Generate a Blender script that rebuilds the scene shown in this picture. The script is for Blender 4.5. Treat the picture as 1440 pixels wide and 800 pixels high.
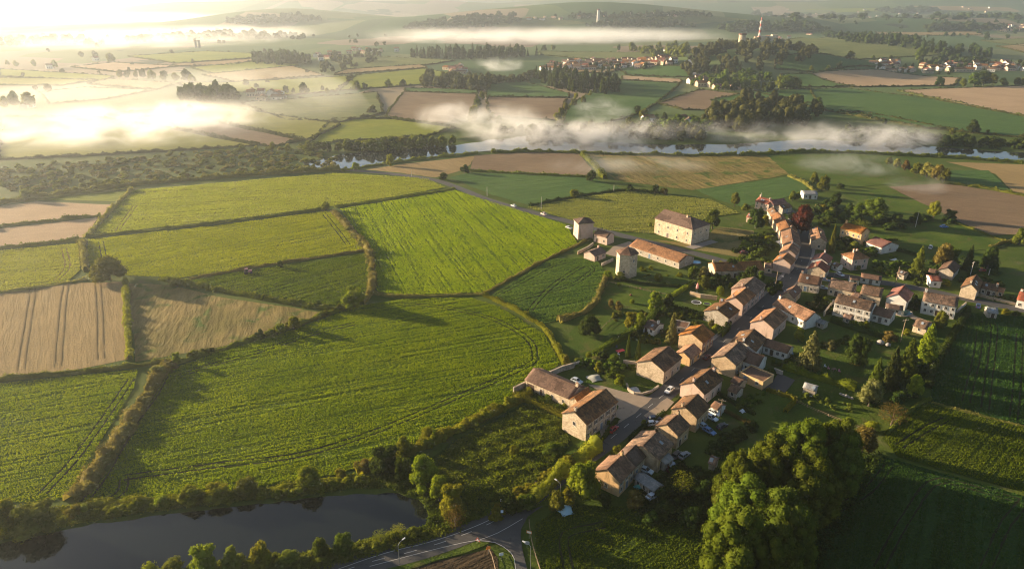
import bpy, math, random
import numpy as np
from mathutils import Vector, Matrix

R = math.radians
sc = bpy.context.scene
for _o in list(bpy.data.objects):
    bpy.data.objects.remove(_o)
col = sc.collection

# ------------------------------------------------------------------ camera
CAM_H = 110.0
FPX = 960.0                     # focal length in pixels of the 1440x800 photograph
PITCH = math.atan(410.0 / FPX)  # horizon about 10 px above the top edge
cam_data = bpy.data.cameras.new('camera')
cam_data.sensor_width = 36.0
cam_data.lens = 36.0 * FPX / 1440.0
cam_data.clip_start = 1.0
cam_data.clip_end = 60000.0
cam = bpy.data.objects.new('camera', cam_data)
cam.location = (0, 0, CAM_H)
cam.rotation_euler = (math.pi / 2 - PITCH, 0, 0)
col.objects.link(cam)
sc.camera = cam

# ------------------------------------------------------------------ sky, sun, exposure
SUN_EL = R(10.5)
SUN_AZ = R(-67.0)               # left of the view direction (+Y)
world = bpy.data.worlds.new('World')
sc.world = world
world.use_nodes = True
_nt = world.node_tree
_bg = _nt.nodes['Background']
_sky = _nt.nodes.new('ShaderNodeTexSky')
_sky.sky_type = 'NISHITA'
_sky.sun_disc = False
_sky.sun_elevation = SUN_EL
_sky.sun_rotation = SUN_AZ % (2 * math.pi)
_sky.air_density = 0.8
_sky.dust_density = 0.6
_nt.links.new(_sky.outputs[0], _bg.inputs[0])
_bg.inputs[1].default_value = 0.05
sun_data = bpy.data.lights.new('sun', 'SUN')
sun_data.energy = 5.0
sun_data.angle = R(0.5)
sun_data.color = (1.0, 0.78, 0.51)
sun = bpy.data.objects.new('sun', sun_data)
sun_vec = Vector((math.sin(SUN_AZ) * math.cos(SUN_EL), math.cos(SUN_AZ) * math.cos(SUN_EL), math.sin(SUN_EL)))
sun.rotation_euler = sun_vec.to_track_quat('Z', 'Y').to_euler()
sun.location = (-300, 200, 300)
col.objects.link(sun)
sc.view_settings.view_transform = 'Standard'
sc.view_settings.look = 'None'
sc.view_settings.gamma = 1.0
sc.view_settings.use_curve_mapping = False
sc.view_settings.exposure = 1.88
cy = sc.cycles
cy.use_denoising = True
cy.use_adaptive_sampling = True
cy.adaptive_threshold = 0.01
cy.pixel_filter_type = 'BLACKMAN_HARRIS'
cy.filter_width = 1.1
cy.max_bounces = 5
cy.diffuse_bounces = 2
cy.glossy_bounces = 2
cy.transmission_bounces = 3
cy.volume_bounces = 1
cy.transparent_max_bounces = 6
cy.sample_clamp_indirect = 5.0

# ------------------------------------------------------------------ terrain and pixel -> place
HILLS = [  # x, y, radius x, radius y, height, rotation (radians)
    (395, 1130, 150, 130, 27, 0.0),        # wooded hill with the mast
    (620, 1500, 330, 260, 16, 0.1),        # meadow slope right of it
    (60, 2500, 560, 240, 62, 0.0),         # long ridge with the pale tower
    (640, 2350, 420, 180, 50, -0.15),
    (-800, 2750, 420, 220, 52, 0.2),       # dark wooded rise on the left
    (1500, 2500, 600, 220, 34, -0.1),
    (-1400, 4300, 900, 400, 75, 0.0),
    (700, 4600, 1500, 500, 70, 0.05),
    (2600, 4200, 900, 450, 80, -0.1),
    (-200, 6500, 2500, 700, 110, 0.0),
    (3800, 6800, 2400, 700, 150, 0.0),
    (-4500, 7000, 2500, 700, 120, 0.0),
    (1200, 9500, 4000, 900, 150, 0.05),
    (6500, 10500, 4500, 1000, 180, 0.0),
    (-5500, 10800, 4500, 1000, 170, 0.0),
]


def hz(x, y):
    """terrain height, arrays or numbers"""
    x = np.asarray(x, float)
    y = np.asarray(y, float)
    z = np.zeros(np.broadcast(x, y).shape)
    for cx, cy_, rx, ry, h, a in HILLS:
        dx, dy = x - cx, y - cy_
        u = (dx * math.cos(a) + dy * math.sin(a)) / rx
        v = (-dx * math.sin(a) + dy * math.cos(a)) / ry
        d2 = u * u + v * v
        z = z + h * np.clip(1 - d2 / 2.6, 0, 1) ** 2
    return np.where((y < 700) & (y > -300), 0.0, z * (1 + 0.12 * np.sin(x / 143.0 + y / 191.0)))


_HC = [(a, b, c, d, e, math.cos(f), math.sin(f)) for a, b, c, d, e, f in HILLS]


def hzf(x, y):
    if y < 700 and y > -300:
        return 0.0
    z = 0.0
    for cx, cy_, rx, ry, h, ca, sa in _HC:
        dx, dy = x - cx, y - cy_
        u = (dx * ca + dy * sa) / rx
        v = (dy * ca - dx * sa) / ry
        d2 = u * u + v * v
        if d2 < 2.6:
            z += h * (1 - d2 / 2.6) ** 2
    return z * (1 + 0.12 * math.sin(x / 143.0 + y / 191.0)) if z else 0.0


def ray(px, py):
    cx = (px - 720.0) / FPX
    cyy = -(py - 400.0) / FPX
    return Vector((cx, math.cos(PITCH) + cyy * math.sin(PITCH), -math.sin(PITCH) + cyy * math.cos(PITCH)))


def G(px, py, z=0.0):
    """the place on the terrain (plus z) seen at a pixel of the photograph"""
    d = ray(px, py)
    if d.z > -0.0035:
        d.z = -0.0035
    t = (z - CAM_H) / d.z
    if d.y * t < 750:
        return Vector((d.x * t, d.y * t, z))
    tt = 700.0
    while tt < t:
        if CAM_H + d.z * tt < hzf(d.x * tt, d.y * tt) + z:
            break
        tt += 6.0
    tt = min(tt, t)
    return Vector((d.x * tt, d.y * tt, hzf(d.x * tt, d.y * tt) + z))


def px_height(base, ytop):
    """height in metres of an upright thing standing at base whose top shows at row ytop"""
    # solve for z: projected row of base + z
    lo, hi = 0.05, 120.0
    for _ in range(40):
        mid = (lo + hi) / 2
        v = Vector((base.x, base.y, base.z + mid - CAM_H))
        fwd = v.y * math.cos(PITCH) - v.z * math.sin(PITCH)
        up = v.y * math.sin(PITCH) + v.z * math.cos(PITCH)
        row = 400 - FPX * up / fwd
        if row > ytop:
            lo = mid
        else:
            hi = mid
    return lo


def depth(p):
    return p.y * math.cos(PITCH) - (p.z - CAM_H) * math.sin(PITCH)


# ------------------------------------------------------------------ tags and mesh helpers
def tag(o, label=None, cat=None, group=None, kind=None):
    if label:
        o['label'] = label
    if cat:
        o['category'] = cat
    if group:
        o['group'] = group
    if kind:
        o['kind'] = kind
    return o


def empty(name, loc, rz=0.0):
    o = bpy.data.objects.new(name, None)
    o.empty_display_size = 0.5
    o.location = loc
    o.rotation_euler = (0, 0, rz)
    col.objects.link(o)
    return o


def link(name, me, mat=None, parent=None, loc=(0, 0, 0), rz=0.0, scale=None):
    o = bpy.data.objects.new(name, me)
    o.location = loc
    o.rotation_euler = (0, 0, rz)
    if scale is not None:
        o.scale = scale
    col.objects.link(o)
    if parent is not None:
        o.parent = parent
    if mat is not None:
        if len(me.materials) == 0:
            me.materials.append(mat)
        if me.materials[0] is not mat:
            o.material_slots[0].link = 'OBJECT'
            o.material_slots[0].material = mat
    return o


class MB:
    """collects shapes into one mesh"""
    def __init__(self):
        self.v = []
        self.f = []
        self.m = []

    def add(self, vs, fs, mi=0):
        b = len(self.v)
        self.v += [tuple(x) for x in vs]
        self.f += [tuple(b + i for i in f) for f in fs]
        self.m += [mi] * len(fs)
        return self

    def box(self, x0, x1, y0, y1, z0, z1, mi=0):
        vs = [(x0, y0, z0), (x1, y0, z0), (x1, y1, z0), (x0, y1, z0), (x0, y0, z1), (x1, y0, z1), (x1, y1, z1), (x0, y1, z1)]
        return self.add(vs, [(3, 2, 1, 0), (4, 5, 6, 7), (0, 1, 5, 4), (1, 2, 6, 5), (2, 3, 7, 6), (3, 0, 4, 7)], mi)

    def tube(self, pts, rads, n=8, mi=0):
        vs, fs = [], []
        for k, (p, r) in enumerate(zip(pts, rads)):
            p = Vector(p)
            a = Vector(pts[max(0, k - 1)])
            b = Vector(pts[min(len(pts) - 1, k + 1)])
            d = (b - a).normalized()
            s = d.cross(Vector((0, 0, 1)) if abs(d.z) < 0.9 else Vector((1, 0, 0))).normalized()
            t = d.cross(s)
            for i in range(n):
                an = 2 * math.pi * i / n
                vs.append(p + s * (math.cos(an) * r) + t * (math.sin(an) * r))
        for k in range(len(pts) - 1):
            for i in range(n):
                j = (i + 1) % n
                fs.append((k * n + i, k * n + j, (k + 1) * n + j, (k + 1) * n + i))
        fs.append(tuple(range(n))[::-1])
        fs.append(tuple((len(pts) - 1) * n + i for i in range(n)))
        return self.add(vs, fs, mi)

    def mesh(self, name, mats=None, smooth=False):
        me = bpy.data.meshes.new(name)
        me.from_pydata(self.v, [], self.f)
        if mats:
            for m in (mats if isinstance(mats, (list, tuple)) else [mats]):
                me.materials.append(m)
            if isinstance(mats, (list, tuple)) and len(mats) > 1:
                me.polygons.foreach_set('material_index', self.m)
        if smooth:
            me.polygons.foreach_set('use_smooth', [True] * len(me.polygons))
        me.update()
        return me

    def build(self, name, mat, parent=None, loc=(0, 0, 0), rz=0.0, smooth=False):
        return link(name, self.mesh(name, mat, smooth), None, parent, loc, rz)


def np_mesh(name, verts, faces, mat=None):
    """verts (N,3), faces list of arrays (M,k)"""
    me = bpy.data.meshes.new(name)
    loops = np.concatenate([f.ravel() for f in faces]).astype(np.int32)
    starts, tot, off = [], [], 0
    for f in faces:
        n, k = f.shape
        starts.append(off + np.arange(n) * k)
        tot.append(np.full(n, k))
        off += n * k
    starts = np.concatenate(starts).astype(np.int32)
    me.vertices.add(len(verts))
    me.vertices.foreach_set('co', np.asarray(verts, np.float32).ravel())
    me.loops.add(len(loops))
    me.loops.foreach_set('vertex_index', loops)
    me.polygons.add(len(starts))
    me.polygons.foreach_set('loop_start', starts)
    me.update(calc_edges=True)
    me.validate()
    if mat is not None:
        me.materials.append(mat)
    return me


rng = np.random.default_rng(7)
random.seed(7)


def unit(v):
    return v / np.maximum(np.linalg.norm(v, axis=1, keepdims=True), 1e-9)


def leaf_quads(c, nrm, size, rg, aspect=0.62):
    """leaf-shaped four-sided faces centred on c facing nrm"""
    n = len(c)
    r = unit(rg.normal(size=(n, 3)))
    a = unit(np.cross(nrm, r))
    b = np.cross(nrm, a)
    s = np.asarray(size).reshape(-1, 1) * 0.5
    bend = nrm * s * 0.25
    v = np.stack([c + a * s - bend, c + b * s * aspect, c - a * s - bend, c - b * s * aspect], 1).reshape(-1, 3)
    f = np.arange(n * 4).reshape(n, 4)
    return v, f


ICO_V = []
ICO_F = []


def _ico():
    t = (1 + 5 ** 0.5) / 2
    v = np.array([(-1, t, 0), (1, t, 0), (-1, -t, 0), (1, -t, 0), (0, -1, t), (0, 1, t), (0, -1, -t), (0, 1, -t), (t, 0, -1), (t, 0, 1), (-t, 0, -1), (-t, 0, 1)], float)
    v = unit(v)
    f = np.array([(0, 11, 5), (0, 5, 1), (0, 1, 7), (0, 7, 10), (0, 10, 11), (1, 5, 9), (5, 11, 4), (11, 10, 2), (10, 7, 6), (7, 1, 8), (3, 9, 4), (3, 4, 2), (3, 2, 6), (3, 6, 8), (3, 8, 9), (4, 9, 5), (2, 4, 11), (6, 2, 10), (8, 6, 7), (9, 8, 1)])
    return v, f


ICO_V, ICO_F = _ico()


def icos(centers, radii, jitter, rg):
    n = len(centers)
    j = 1 + jitter * rg.uniform(-1, 1, size=(n, 12, 1))
    v = centers[:, None, :] + ICO_V[None] * np.asarray(radii).reshape(n, 1, -1) * j
    f = ICO_F[None] + (np.arange(n) * 12)[:, None, None]
    return v.reshape(-1, 3), f.reshape(-1, 3)


# ------------------------------------------------------------------ materials
def new_mat(name):
    m = bpy.data.materials.new(name)
    m.use_nodes = True
    nt = m.node_tree
    nt.nodes.clear()
    out = nt.nodes.new('ShaderNodeOutputMaterial')
    return m, nt, out


def N(nt, kind, **kw):
    n = nt.nodes.new(kind)
    for k, v in kw.items():
        if k.startswith('i_'):
            key = k[2:]
            key = int(key) if key.isdigit() else key.replace('_', ' ')
            n.inputs[key].default_value = v
        else:
            setattr(n, k, v)
    return n


def mixc(nt, a, b, fac, mode='MIX'):
    n = nt.nodes.new('ShaderNodeMix')
    n.data_type = 'RGBA'
    n.blend_type = mode
    for idx, val in ((6, a), (7, b)):
        if hasattr(val, 'links'):
            nt.links.new(val, n.inputs[idx])
        else:
            n.inputs[idx].default_value = (*val, 1)
    if hasattr(fac, 'links'):
        nt.links.new(fac, n.inputs[0])
    else:
        n.inputs[0].default_value = fac
    return n.outputs[2]


def math_n(nt, op, a, b=None, c=None, clamp=False):
    n = nt.nodes.new('ShaderNodeMath')
    n.operation = op
    n.use_clamp = clamp
    for i, v in enumerate((a, b, c)):
        if v is None:
            continue
        if hasattr(v, 'links'):
            nt.links.new(v, n.inputs[i])
        else:
            n.inputs[i].default_value = v
    return n.outputs[0]


def ramp(nt, src, lo, hi):
    n = nt.nodes.new('ShaderNodeMapRange')
    n.interpolation_type = 'SMOOTHSTEP'
    nt.links.new(src, n.inputs[0])
    n.inputs[1].default_value = lo
    n.inputs[2].default_value = hi
    return n.outputs[0]


def noise(nt, vec, scale, detail=3.0, rough=0.55, dist=0.0):
    n = nt.nodes.new('ShaderNodeTexNoise')
    n.inputs['Scale'].default_value = scale
    n.inputs['Detail'].default_value = detail
    n.inputs['Roughness'].default_value = rough
    n.inputs['Distortion'].default_value = dist
    if vec is not None:
        nt.links.new(vec, n.inputs['Vector'])
    return n.outputs['Fac']


def position(nt):
    return nt.nodes.new('ShaderNodeNewGeometry').outputs['Position']


def mapping(nt, vec, rot=(0, 0, 0), scale=(1, 1, 1), loc=(0, 0, 0)):
    n = nt.nodes.new('ShaderNodeMapping')
    nt.links.new(vec, n.inputs[0])
    n.inputs['Rotation'].default_value = rot
    n.inputs['Scale'].default_value = scale
    n.inputs['Location'].default_value = loc
    return n.outputs[0]


def bump(nt, height, strength=1.0, dist=0.3, nrm=None):
    n = nt.nodes.new('ShaderNodeBump')
    n.inputs['Strength'].default_value = strength
    n.inputs['Distance'].default_value = dist
    nt.links.new(height, n.inputs['Height'])
    if nrm is not None:
        nt.links.new(nrm, n.inputs['Normal'])
    return n.outputs[0]


def principled(nt, out, color, rough=0.8, nrm=None, spec=0.3, metal=0.0):
    b = nt.nodes.new('ShaderNodeBsdfPrincipled')
    if hasattr(color, 'links'):
        nt.links.new(color, b.inputs['Base Color'])
    else:
        b.inputs['Base Color'].default_value = (*color, 1)
    if hasattr(rough, 'links'):
        nt.links.new(rough, b.inputs['Roughness'])
    else:
        b.inputs['Roughness'].default_value = rough
    b.inputs['Specular IOR Level'].default_value = spec
    b.inputs['Metallic'].default_value = metal
    if nrm is not None:
        nt.links.new(nrm, b.inputs['Normal'])
    nt.links.new(b.outputs[0], out.inputs[0])
    return b


_plain = {}


def plain(color, rough=0.6, spec=0.3, metal=0.0, var=0.12):
    key = (color, rough, spec, metal)
    if key in _plain:
        return _plain[key]
    m, nt, out = new_mat('paint')
    p = position(nt)
    f = noise(nt, p, 2.3, 4.0)
    c = mixc(nt, tuple(x * (1 - var) for x in color), tuple(min(1, x * (1 + var)) for x in color), f)
    principled(nt, out, c, rough, None, spec, metal)
    _plain[key] = m
    return m


def foliage_mat(name, dark, light, trans=0.35, patch=0.22, tint=(1.0, 0.95, 0.35)):
    m, nt, out = new_mat(name)
    geo = nt.nodes.new('ShaderNodeNewGeometry')
    oi = nt.nodes.new('ShaderNodeObjectInfo')
    f1 = noise(nt, geo.outputs['Position'], patch, 3.0)
    f1 = ramp(nt, f1, 0.3, 0.7)
    k = math_n(nt, 'MULTIPLY', geo.outputs['Random Per Island'], 0.55)
    k = math_n(nt, 'MULTIPLY_ADD', f1, 0.45, k)
    c = mixc(nt, dark, light, k)
    hs = N(nt, 'ShaderNodeHueSaturation')
    nt.links.new(c, hs.inputs['Color'])
    nt.links.new(math_n(nt, 'MULTIPLY_ADD', oi.outputs['Random'], 0.035, 0.482), hs.inputs['Hue'])
    nt.links.new(math_n(nt, 'MULTIPLY_ADD', oi.outputs['Random'], 0.4, 0.8), hs.inputs['Value'])
    d = N(nt, 'ShaderNodeBsdfDiffuse')
    t = N(nt, 'ShaderNodeBsdfTranslucent')
    nt.links.new(hs.outputs[0], d.inputs[0])
    tc = mixc(nt, hs.outputs[0], tint, 1.0, 'MULTIPLY')
    nt.links.new(tc, t.inputs[0])
    mx = N(nt, 'ShaderNodeMixShader')
    mx.inputs[0].default_value = trans
    nt.links.new(d.outputs[0], mx.inputs[1])
    nt.links.new(t.outputs[0], mx.inputs[2])
    nt.links.new(mx.outputs[0], out.inputs[0])
    return m


LEAF = {
    'green': foliage_mat('leaf_green', (0.045, 0.072, 0.008), (0.125, 0.165, 0.020), 0.45),
    'grove': foliage_mat('leaf_grove', (0.050, 0.078, 0.007), (0.140, 0.170, 0.018), 0.42),
    'bright': foliage_mat('leaf_bright', (0.100, 0.135, 0.008), (0.250, 0.275, 0.022), 0.5),
    'yellow': foliage_mat('leaf_yellow', (0.130, 0.140, 0.010), (0.290, 0.280, 0.028), 0.5),
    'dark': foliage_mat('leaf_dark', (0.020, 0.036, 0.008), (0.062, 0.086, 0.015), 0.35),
    'olive': foliage_mat('leaf_olive', (0.082, 0.098, 0.013), (0.200, 0.215, 0.034), 0.48),
    'brown': foliage_mat('leaf_brown', (0.085, 0.064, 0.018), (0.190, 0.140, 0.036), 0.4),
    'copper': foliage_mat('leaf_copper', (0.040, 0.012, 0.010), (0.110, 0.032, 0.022), 0.3),
    'conifer': foliage_mat('leaf_conifer', (0.020, 0.034, 0.010), (0.070, 0.086, 0.018), 0.3),
    'pale': foliage_mat('leaf_pale', (0.100, 0.105, 0.035), (0.220, 0.205, 0.070), 0.4),
    'straw': foliage_mat('leaf_straw', (0.135, 0.130, 0.028), (0.300, 0.270, 0.080), 0.45, 0.22, (1.0, 0.97, 0.5)),
    'wood': foliage_mat('leaf_wood', (0.038, 0.046, 0.014), (0.110, 0.112, 0.034), 0.35),
    'weed': foliage_mat('leaf_weed', (0.080, 0.120, 0.016), (0.180, 0.220, 0.040), 0.5),
}
CROP = {
    'bright': foliage_mat('crop_leaf_bright', (0.135, 0.205, 0.005), (0.300, 0.355, 0.012), 0.55, 0.05),
    'bright2': foliage_mat('crop_leaf_lime', (0.205, 0.285, 0.006), (0.380, 0.430, 0.015), 0.55, 0.05),
    'pale': foliage_mat('crop_leaf_pale', (0.26, 0.32, 0.055), (0.40, 0.44, 0.095), 0.55, 0.05),  # whitish look of the haze put into the leaf colour
    'lime': foliage_mat('crop_leaf_yellow', (0.225, 0.285, 0.008), (0.365, 0.41, 0.018), 0.55, 0.05),
    'grey': foliage_mat('crop_leaf_grey', (0.22, 0.26, 0.075), (0.36, 0.37, 0.120), 0.5, 0.05),
    'teal': foliage_mat('crop_leaf_teal', (0.085, 0.160, 0.034), (0.165, 0.245, 0.058), 0.5, 0.05),
    'dark': foliage_mat('crop_leaf_dark', (0.070, 0.120, 0.006), (0.165, 0.205, 0.018), 0.5, 0.05),
    'deep_green': foliage_mat('crop_leaf_deep_green', (0.030, 0.078, 0.014), (0.062, 0.115, 0.024), 0.4, 0.05),  # darkest green of the crop leaves
}
_m, _nt2, _o2 = new_mat('bark')
_c = mixc(_nt2, (0.05, 0.036, 0.025), (0.13, 0.10, 0.075), noise(_nt2, position(_nt2), 3.0, 5.0))
principled(_nt2, _o2, _c, 0.9)
BARK = _m


def field_mat(name, c1, c2, ang=0.0, row=1.6, rows=0.35, bumpd=0.35, patch=0.018, c3=None, fine=1.6):
    """a crop or soil: broad patches, drilled rows along ang, fine tufts as relief"""
    m, nt, out = new_mat(name)
    p = position(nt)
    r = mapping(nt, p, (0, 0, -ang), (1, 1, 1))
    big = ramp(nt, noise(nt, p, patch, 4.0, 0.6, 0.4), 0.3, 0.7)
    st = mapping(nt, r, (0, 0, 0), (0.10, 1.0 / row, 1.0))
    rown = noise(nt, st, 1.0, 2.5, 0.6)
    rown = ramp(nt, rown, 0.32, 0.68)
    st2 = mapping(nt, r, (0, 0, 0), (0.03, 0.35 / row, 1.0))
    row2 = ramp(nt, noise(nt, st2, 1.0, 2.0), 0.3, 0.7)
    fin = noise(nt, p, fine, 4.0, 0.7)
    c = mixc(nt, c1, c2, big)
    if c3 is not None:
        sel = ramp(nt, noise(nt, p, patch * 2.6, 4.0, 0.6, 0.8), 0.5, 0.68)
        c = mixc(nt, c, c3, sel)
    dark = mixc(nt, c, (0.55, 0.55, 0.5), 1.0, 'MULTIPLY')
    c = mixc(nt, c, dark, math_n(nt, 'MULTIPLY', rown, rows))
    c = mixc(nt, c, dark, math_n(nt, 'MULTIPLY', row2, rows * 0.6))
    lightc = mixc(nt, c, (1.5, 1.45, 1.3), 1.0, 'MULTIPLY')
    c = mixc(nt, c, lightc, ramp(nt, fin, 0.45, 0.75))
    hgt = math_n(nt, 'MULTIPLY_ADD', rown, -0.7 * rows * 2, math_n(nt, 'MULTIPLY', fin, 1.6))
    hgt = math_n(nt, 'MULTIPLY_ADD', row2, -0.8 * rows * 2, hgt)
    nrm = bump(nt, hgt, 1.0, bumpd * 1.5)
    principled(nt, out, c, 0.95, nrm, 0.1)
    return m


# ================================================================== THE SETTING
# ------------------------------------------------------------------ ground sheet
def ground_material():
    m, nt, out = new_mat('ground')
    p = position(nt)
    big = ramp(nt, noise(nt, p, 0.03, 4.0), 0.3, 0.7)
    fin = noise(nt, p, 0.9, 5.0, 0.7)
    near = mixc(nt, (0.042, 0.074, 0.007), (0.080, 0.105, 0.014), big)
    near = mixc(nt, near, (0.11, 0.10, 0.04), ramp(nt, noise(nt, p, 0.09, 4.0, 0.6), 0.55, 0.75))
    # far patchwork of fields the eye cannot tell apart any more
    mp = mapping(nt, p, (0, 0, 0.25), (0.0042, 0.0030, 0.0))
    v1 = N(nt, 'ShaderNodeTexVoronoi', distance='CHEBYCHEV', i_Scale=1.0, i_Randomness=0.85)
    nt.links.new(mp, v1.inputs['Vector'])
    sep = N(nt, 'ShaderNodeSeparateColor')
    nt.links.new(v1.outputs['Color'], sep.inputs[0])
    cr = N(nt, 'ShaderNodeValToRGB')
    cr.color_ramp.interpolation = 'CONSTANT'
    e = cr.color_ramp.elements
    e[0].position, e[0].color = 0.0, (0.055, 0.10, 0.03, 1)
    e[1].position, e[1].color = 0.2, (0.09, 0.13, 0.04, 1)
    for pos, c in ((0.4, (0.20, 0.155, 0.10)), (0.52, (0.07, 0.115, 0.035)), (0.68, (0.13, 0.15, 0.06)), (0.82, (0.24, 0.19, 0.12)), (0.92, (0.05, 0.085, 0.03))):
        x = e.new(pos)
        x.color = (*c, 1)
    nt.links.new(sep.outputs[0], cr.inputs[0])
    v2 = N(nt, 'ShaderNodeTexVoronoi', feature='DISTANCE_TO_EDGE', i_Scale=1.0, i_Randomness=0.85)
    nt.links.new(mp, v2.inputs['Vector'])
    wood = ramp(nt, noise(nt, p, 0.0021, 5.0, 0.62), 0.60, 0.63)
    far = mixc(nt, cr.outputs[0], (0.022, 0.036, 0.014), wood)
    sx = N(nt, 'ShaderNodeSeparateXYZ')
    nt.links.new(p, sx.inputs[0])
    isfar = ramp(nt, sx.outputs[1], 640.0, 720.0)
    c = mixc(nt, near, far, isfar)
    nrm = bump(nt, fin, 1.0, 0.45)
    principled(nt, out, c, 0.95, nrm, 0.1)
    return m


def build_ground():
    rr = np.concatenate([[0.0], np.geomspace(30, 16000, 190)])
    na = 240
    an = np.linspace(0, 2 * np.pi, na, endpoint=False)
    x = rr[1:, None] * np.sin(an)[None]
    y = rr[1:, None] * np.cos(an)[None]
    z = hz(x, y)
    v = np.concatenate([np.array([[0, 0, 0.0]]), np.stack([x, y, z], -1).reshape(-1, 3)])
    q = []
    i = np.arange(na)
    j = (i + 1) % na
    for k in range(len(rr) - 2):
        a = 1 + k * na
        b = a + na
        q.append(np.stack([a + j, a + i, b + i, b + j], 1))
    tri = np.stack([np.zeros(na, int), 1 + i, 1 + j], 1)[:, ::-1]
    me = np_mesh('ground', v, [np.concatenate(q), tri], ground_material())
    me.polygons.foreach_set('use_smooth', [True] * len(me.polygons))
    o = link('ground', me)
    tag(o, 'green and tan country ground reaching to the hazy horizon', 'ground', kind='structure')


build_ground()


# ------------------------------------------------------------------ sheets laid on the ground
def wiggle(pts, seg, amp, rg, closed=True):
    out = []
    n = len(pts)
    for k in range(n if closed else n - 1):
        a, b = pts[k], pts[(k + 1) % n]
        d = (b - a).length
        m = max(1, min(60, int(d / seg)))
        t = (b - a).normalized()
        nrm = Vector((-t.y, t.x, 0))
        for s in range(m):
            p = a.lerp(b, s / m)
            if s:
                p = p + nrm * float(rg.normal() * amp)
            out.append(p)
    if not closed:
        out.append(pts[-1])
    return out


_sheet_n = [0]


def sheet(name, pixels, mat, off=None, kind='structure', label=None, cat='field', seg=7.0, amp=0.35):
    import bmesh
    rg = np.random.default_rng(abs(len(pixels) * 31 + int(pixels[0][0]) * 7 + int(pixels[0][1])))
    pts = [G(x, y) for x, y in pixels]
    far = max(p.y for p in pts) > 720
    if off is None:
        _sheet_n[0] += 1
        off = 0.05 + 0.004 * (_sheet_n[0] % 30)
    if far:
        off = 0.9 + 0.02 * (_sheet_n[0] % 30)
        seg = max(seg, 22.0)
        amp = 1.0
    pts = wiggle(pts, seg, amp, rg)
    bm = bmesh.new()
    vs = [bm.verts.new((p.x, p.y, 0)) for p in pts]
    f = bm.faces.new(vs)
    f.normal_update()
    if f.normal.z < 0:
        f.normal_flip()
    bmesh.ops.triangulate(bm, faces=bm.faces[:])
    if far:
        for _ in range(6):
            es = [e for e in bm.edges if e.calc_length() > 30.0]
            if not es:
                break
            bmesh.ops.subdivide_edges(bm, edges=es, cuts=1)
            bmesh.ops.triangulate(bm, faces=bm.faces[:])
    for v in bm.verts:
        v.co.z = hzf(v.co.x, v.co.y) + off
    me = bpy.data.meshes.new(name)
    bm.to_mesh(me)
    bm.free()
    me.materials.append(mat)
    if far:
        me.polygons.foreach_set('use_smooth', [True] * len(me.polygons))
    o = link(name, me)
    return tag(o, label, cat, kind=kind)


def smooth_path(pts, step=3.0):
    """Catmull-Rom through the points, about one point every step metres"""
    P = [pts[0] * 2 - pts[1]] + list(pts) + [pts[-1] * 2 - pts[-2]]
    out = []
    for k in range(1, len(P) - 2):
        a, b, c, d = P[k - 1], P[k], P[k + 1], P[k + 2]
        m = max(2, int((c - b).length / step))
        for s in range(m):
            t = s / m
            out.append(0.5 * ((2 * b) + (c - a) * t + (2 * a - 5 * b + 4 * c - d) * t * t + (3 * b - a - 3 * c + d) * t ** 3))
    out.append(P[-2])
    return out


def path_normals(pts):
    ns = []
    for k in range(len(pts)):
        d = pts[min(k + 1, len(pts) - 1)] - pts[max(k - 1, 0)]
        d.z = 0
        d.normalize()
        ns.append(Vector((-d.y, d.x, 0)))
    return ns


def strip_mesh(name, pts, width, off, mat, shift=0.0, thick=0.0, rough=0.0, seed=1):
    rg = np.random.default_rng(seed)
    ns = path_normals(pts)
    mb = MB()
    for k, (p, n) in enumerate(zip(pts, ns)):
        w0 = width / 2 + (rg.normal() * rough if rough else 0)
        w1 = width / 2 + (rg.normal() * rough if rough else 0)
        a, b = p + n * (shift + w0), p + n * (shift - w1)
        za, zb = hzf(a.x, a.y) + off, hzf(b.x, b.y) + off
        mb.v += [(a.x, a.y, za), (b.x, b.y, zb)]
        if thick:
            mb.v += [(a.x, a.y, za - thick), (b.x, b.y, zb - thick)]
    s = 4 if thick else 2
    for k in range(len(pts) - 1):
        i, j = k * s, (k + 1) * s
        mb.f.append((i, i + 1, j + 1, j))
        if thick:
            mb.f += [(i, j, j + 2, i + 2), (i + 1, i + 3, j + 3, j + 1)]
    return mb.mesh(name, mat)


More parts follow.
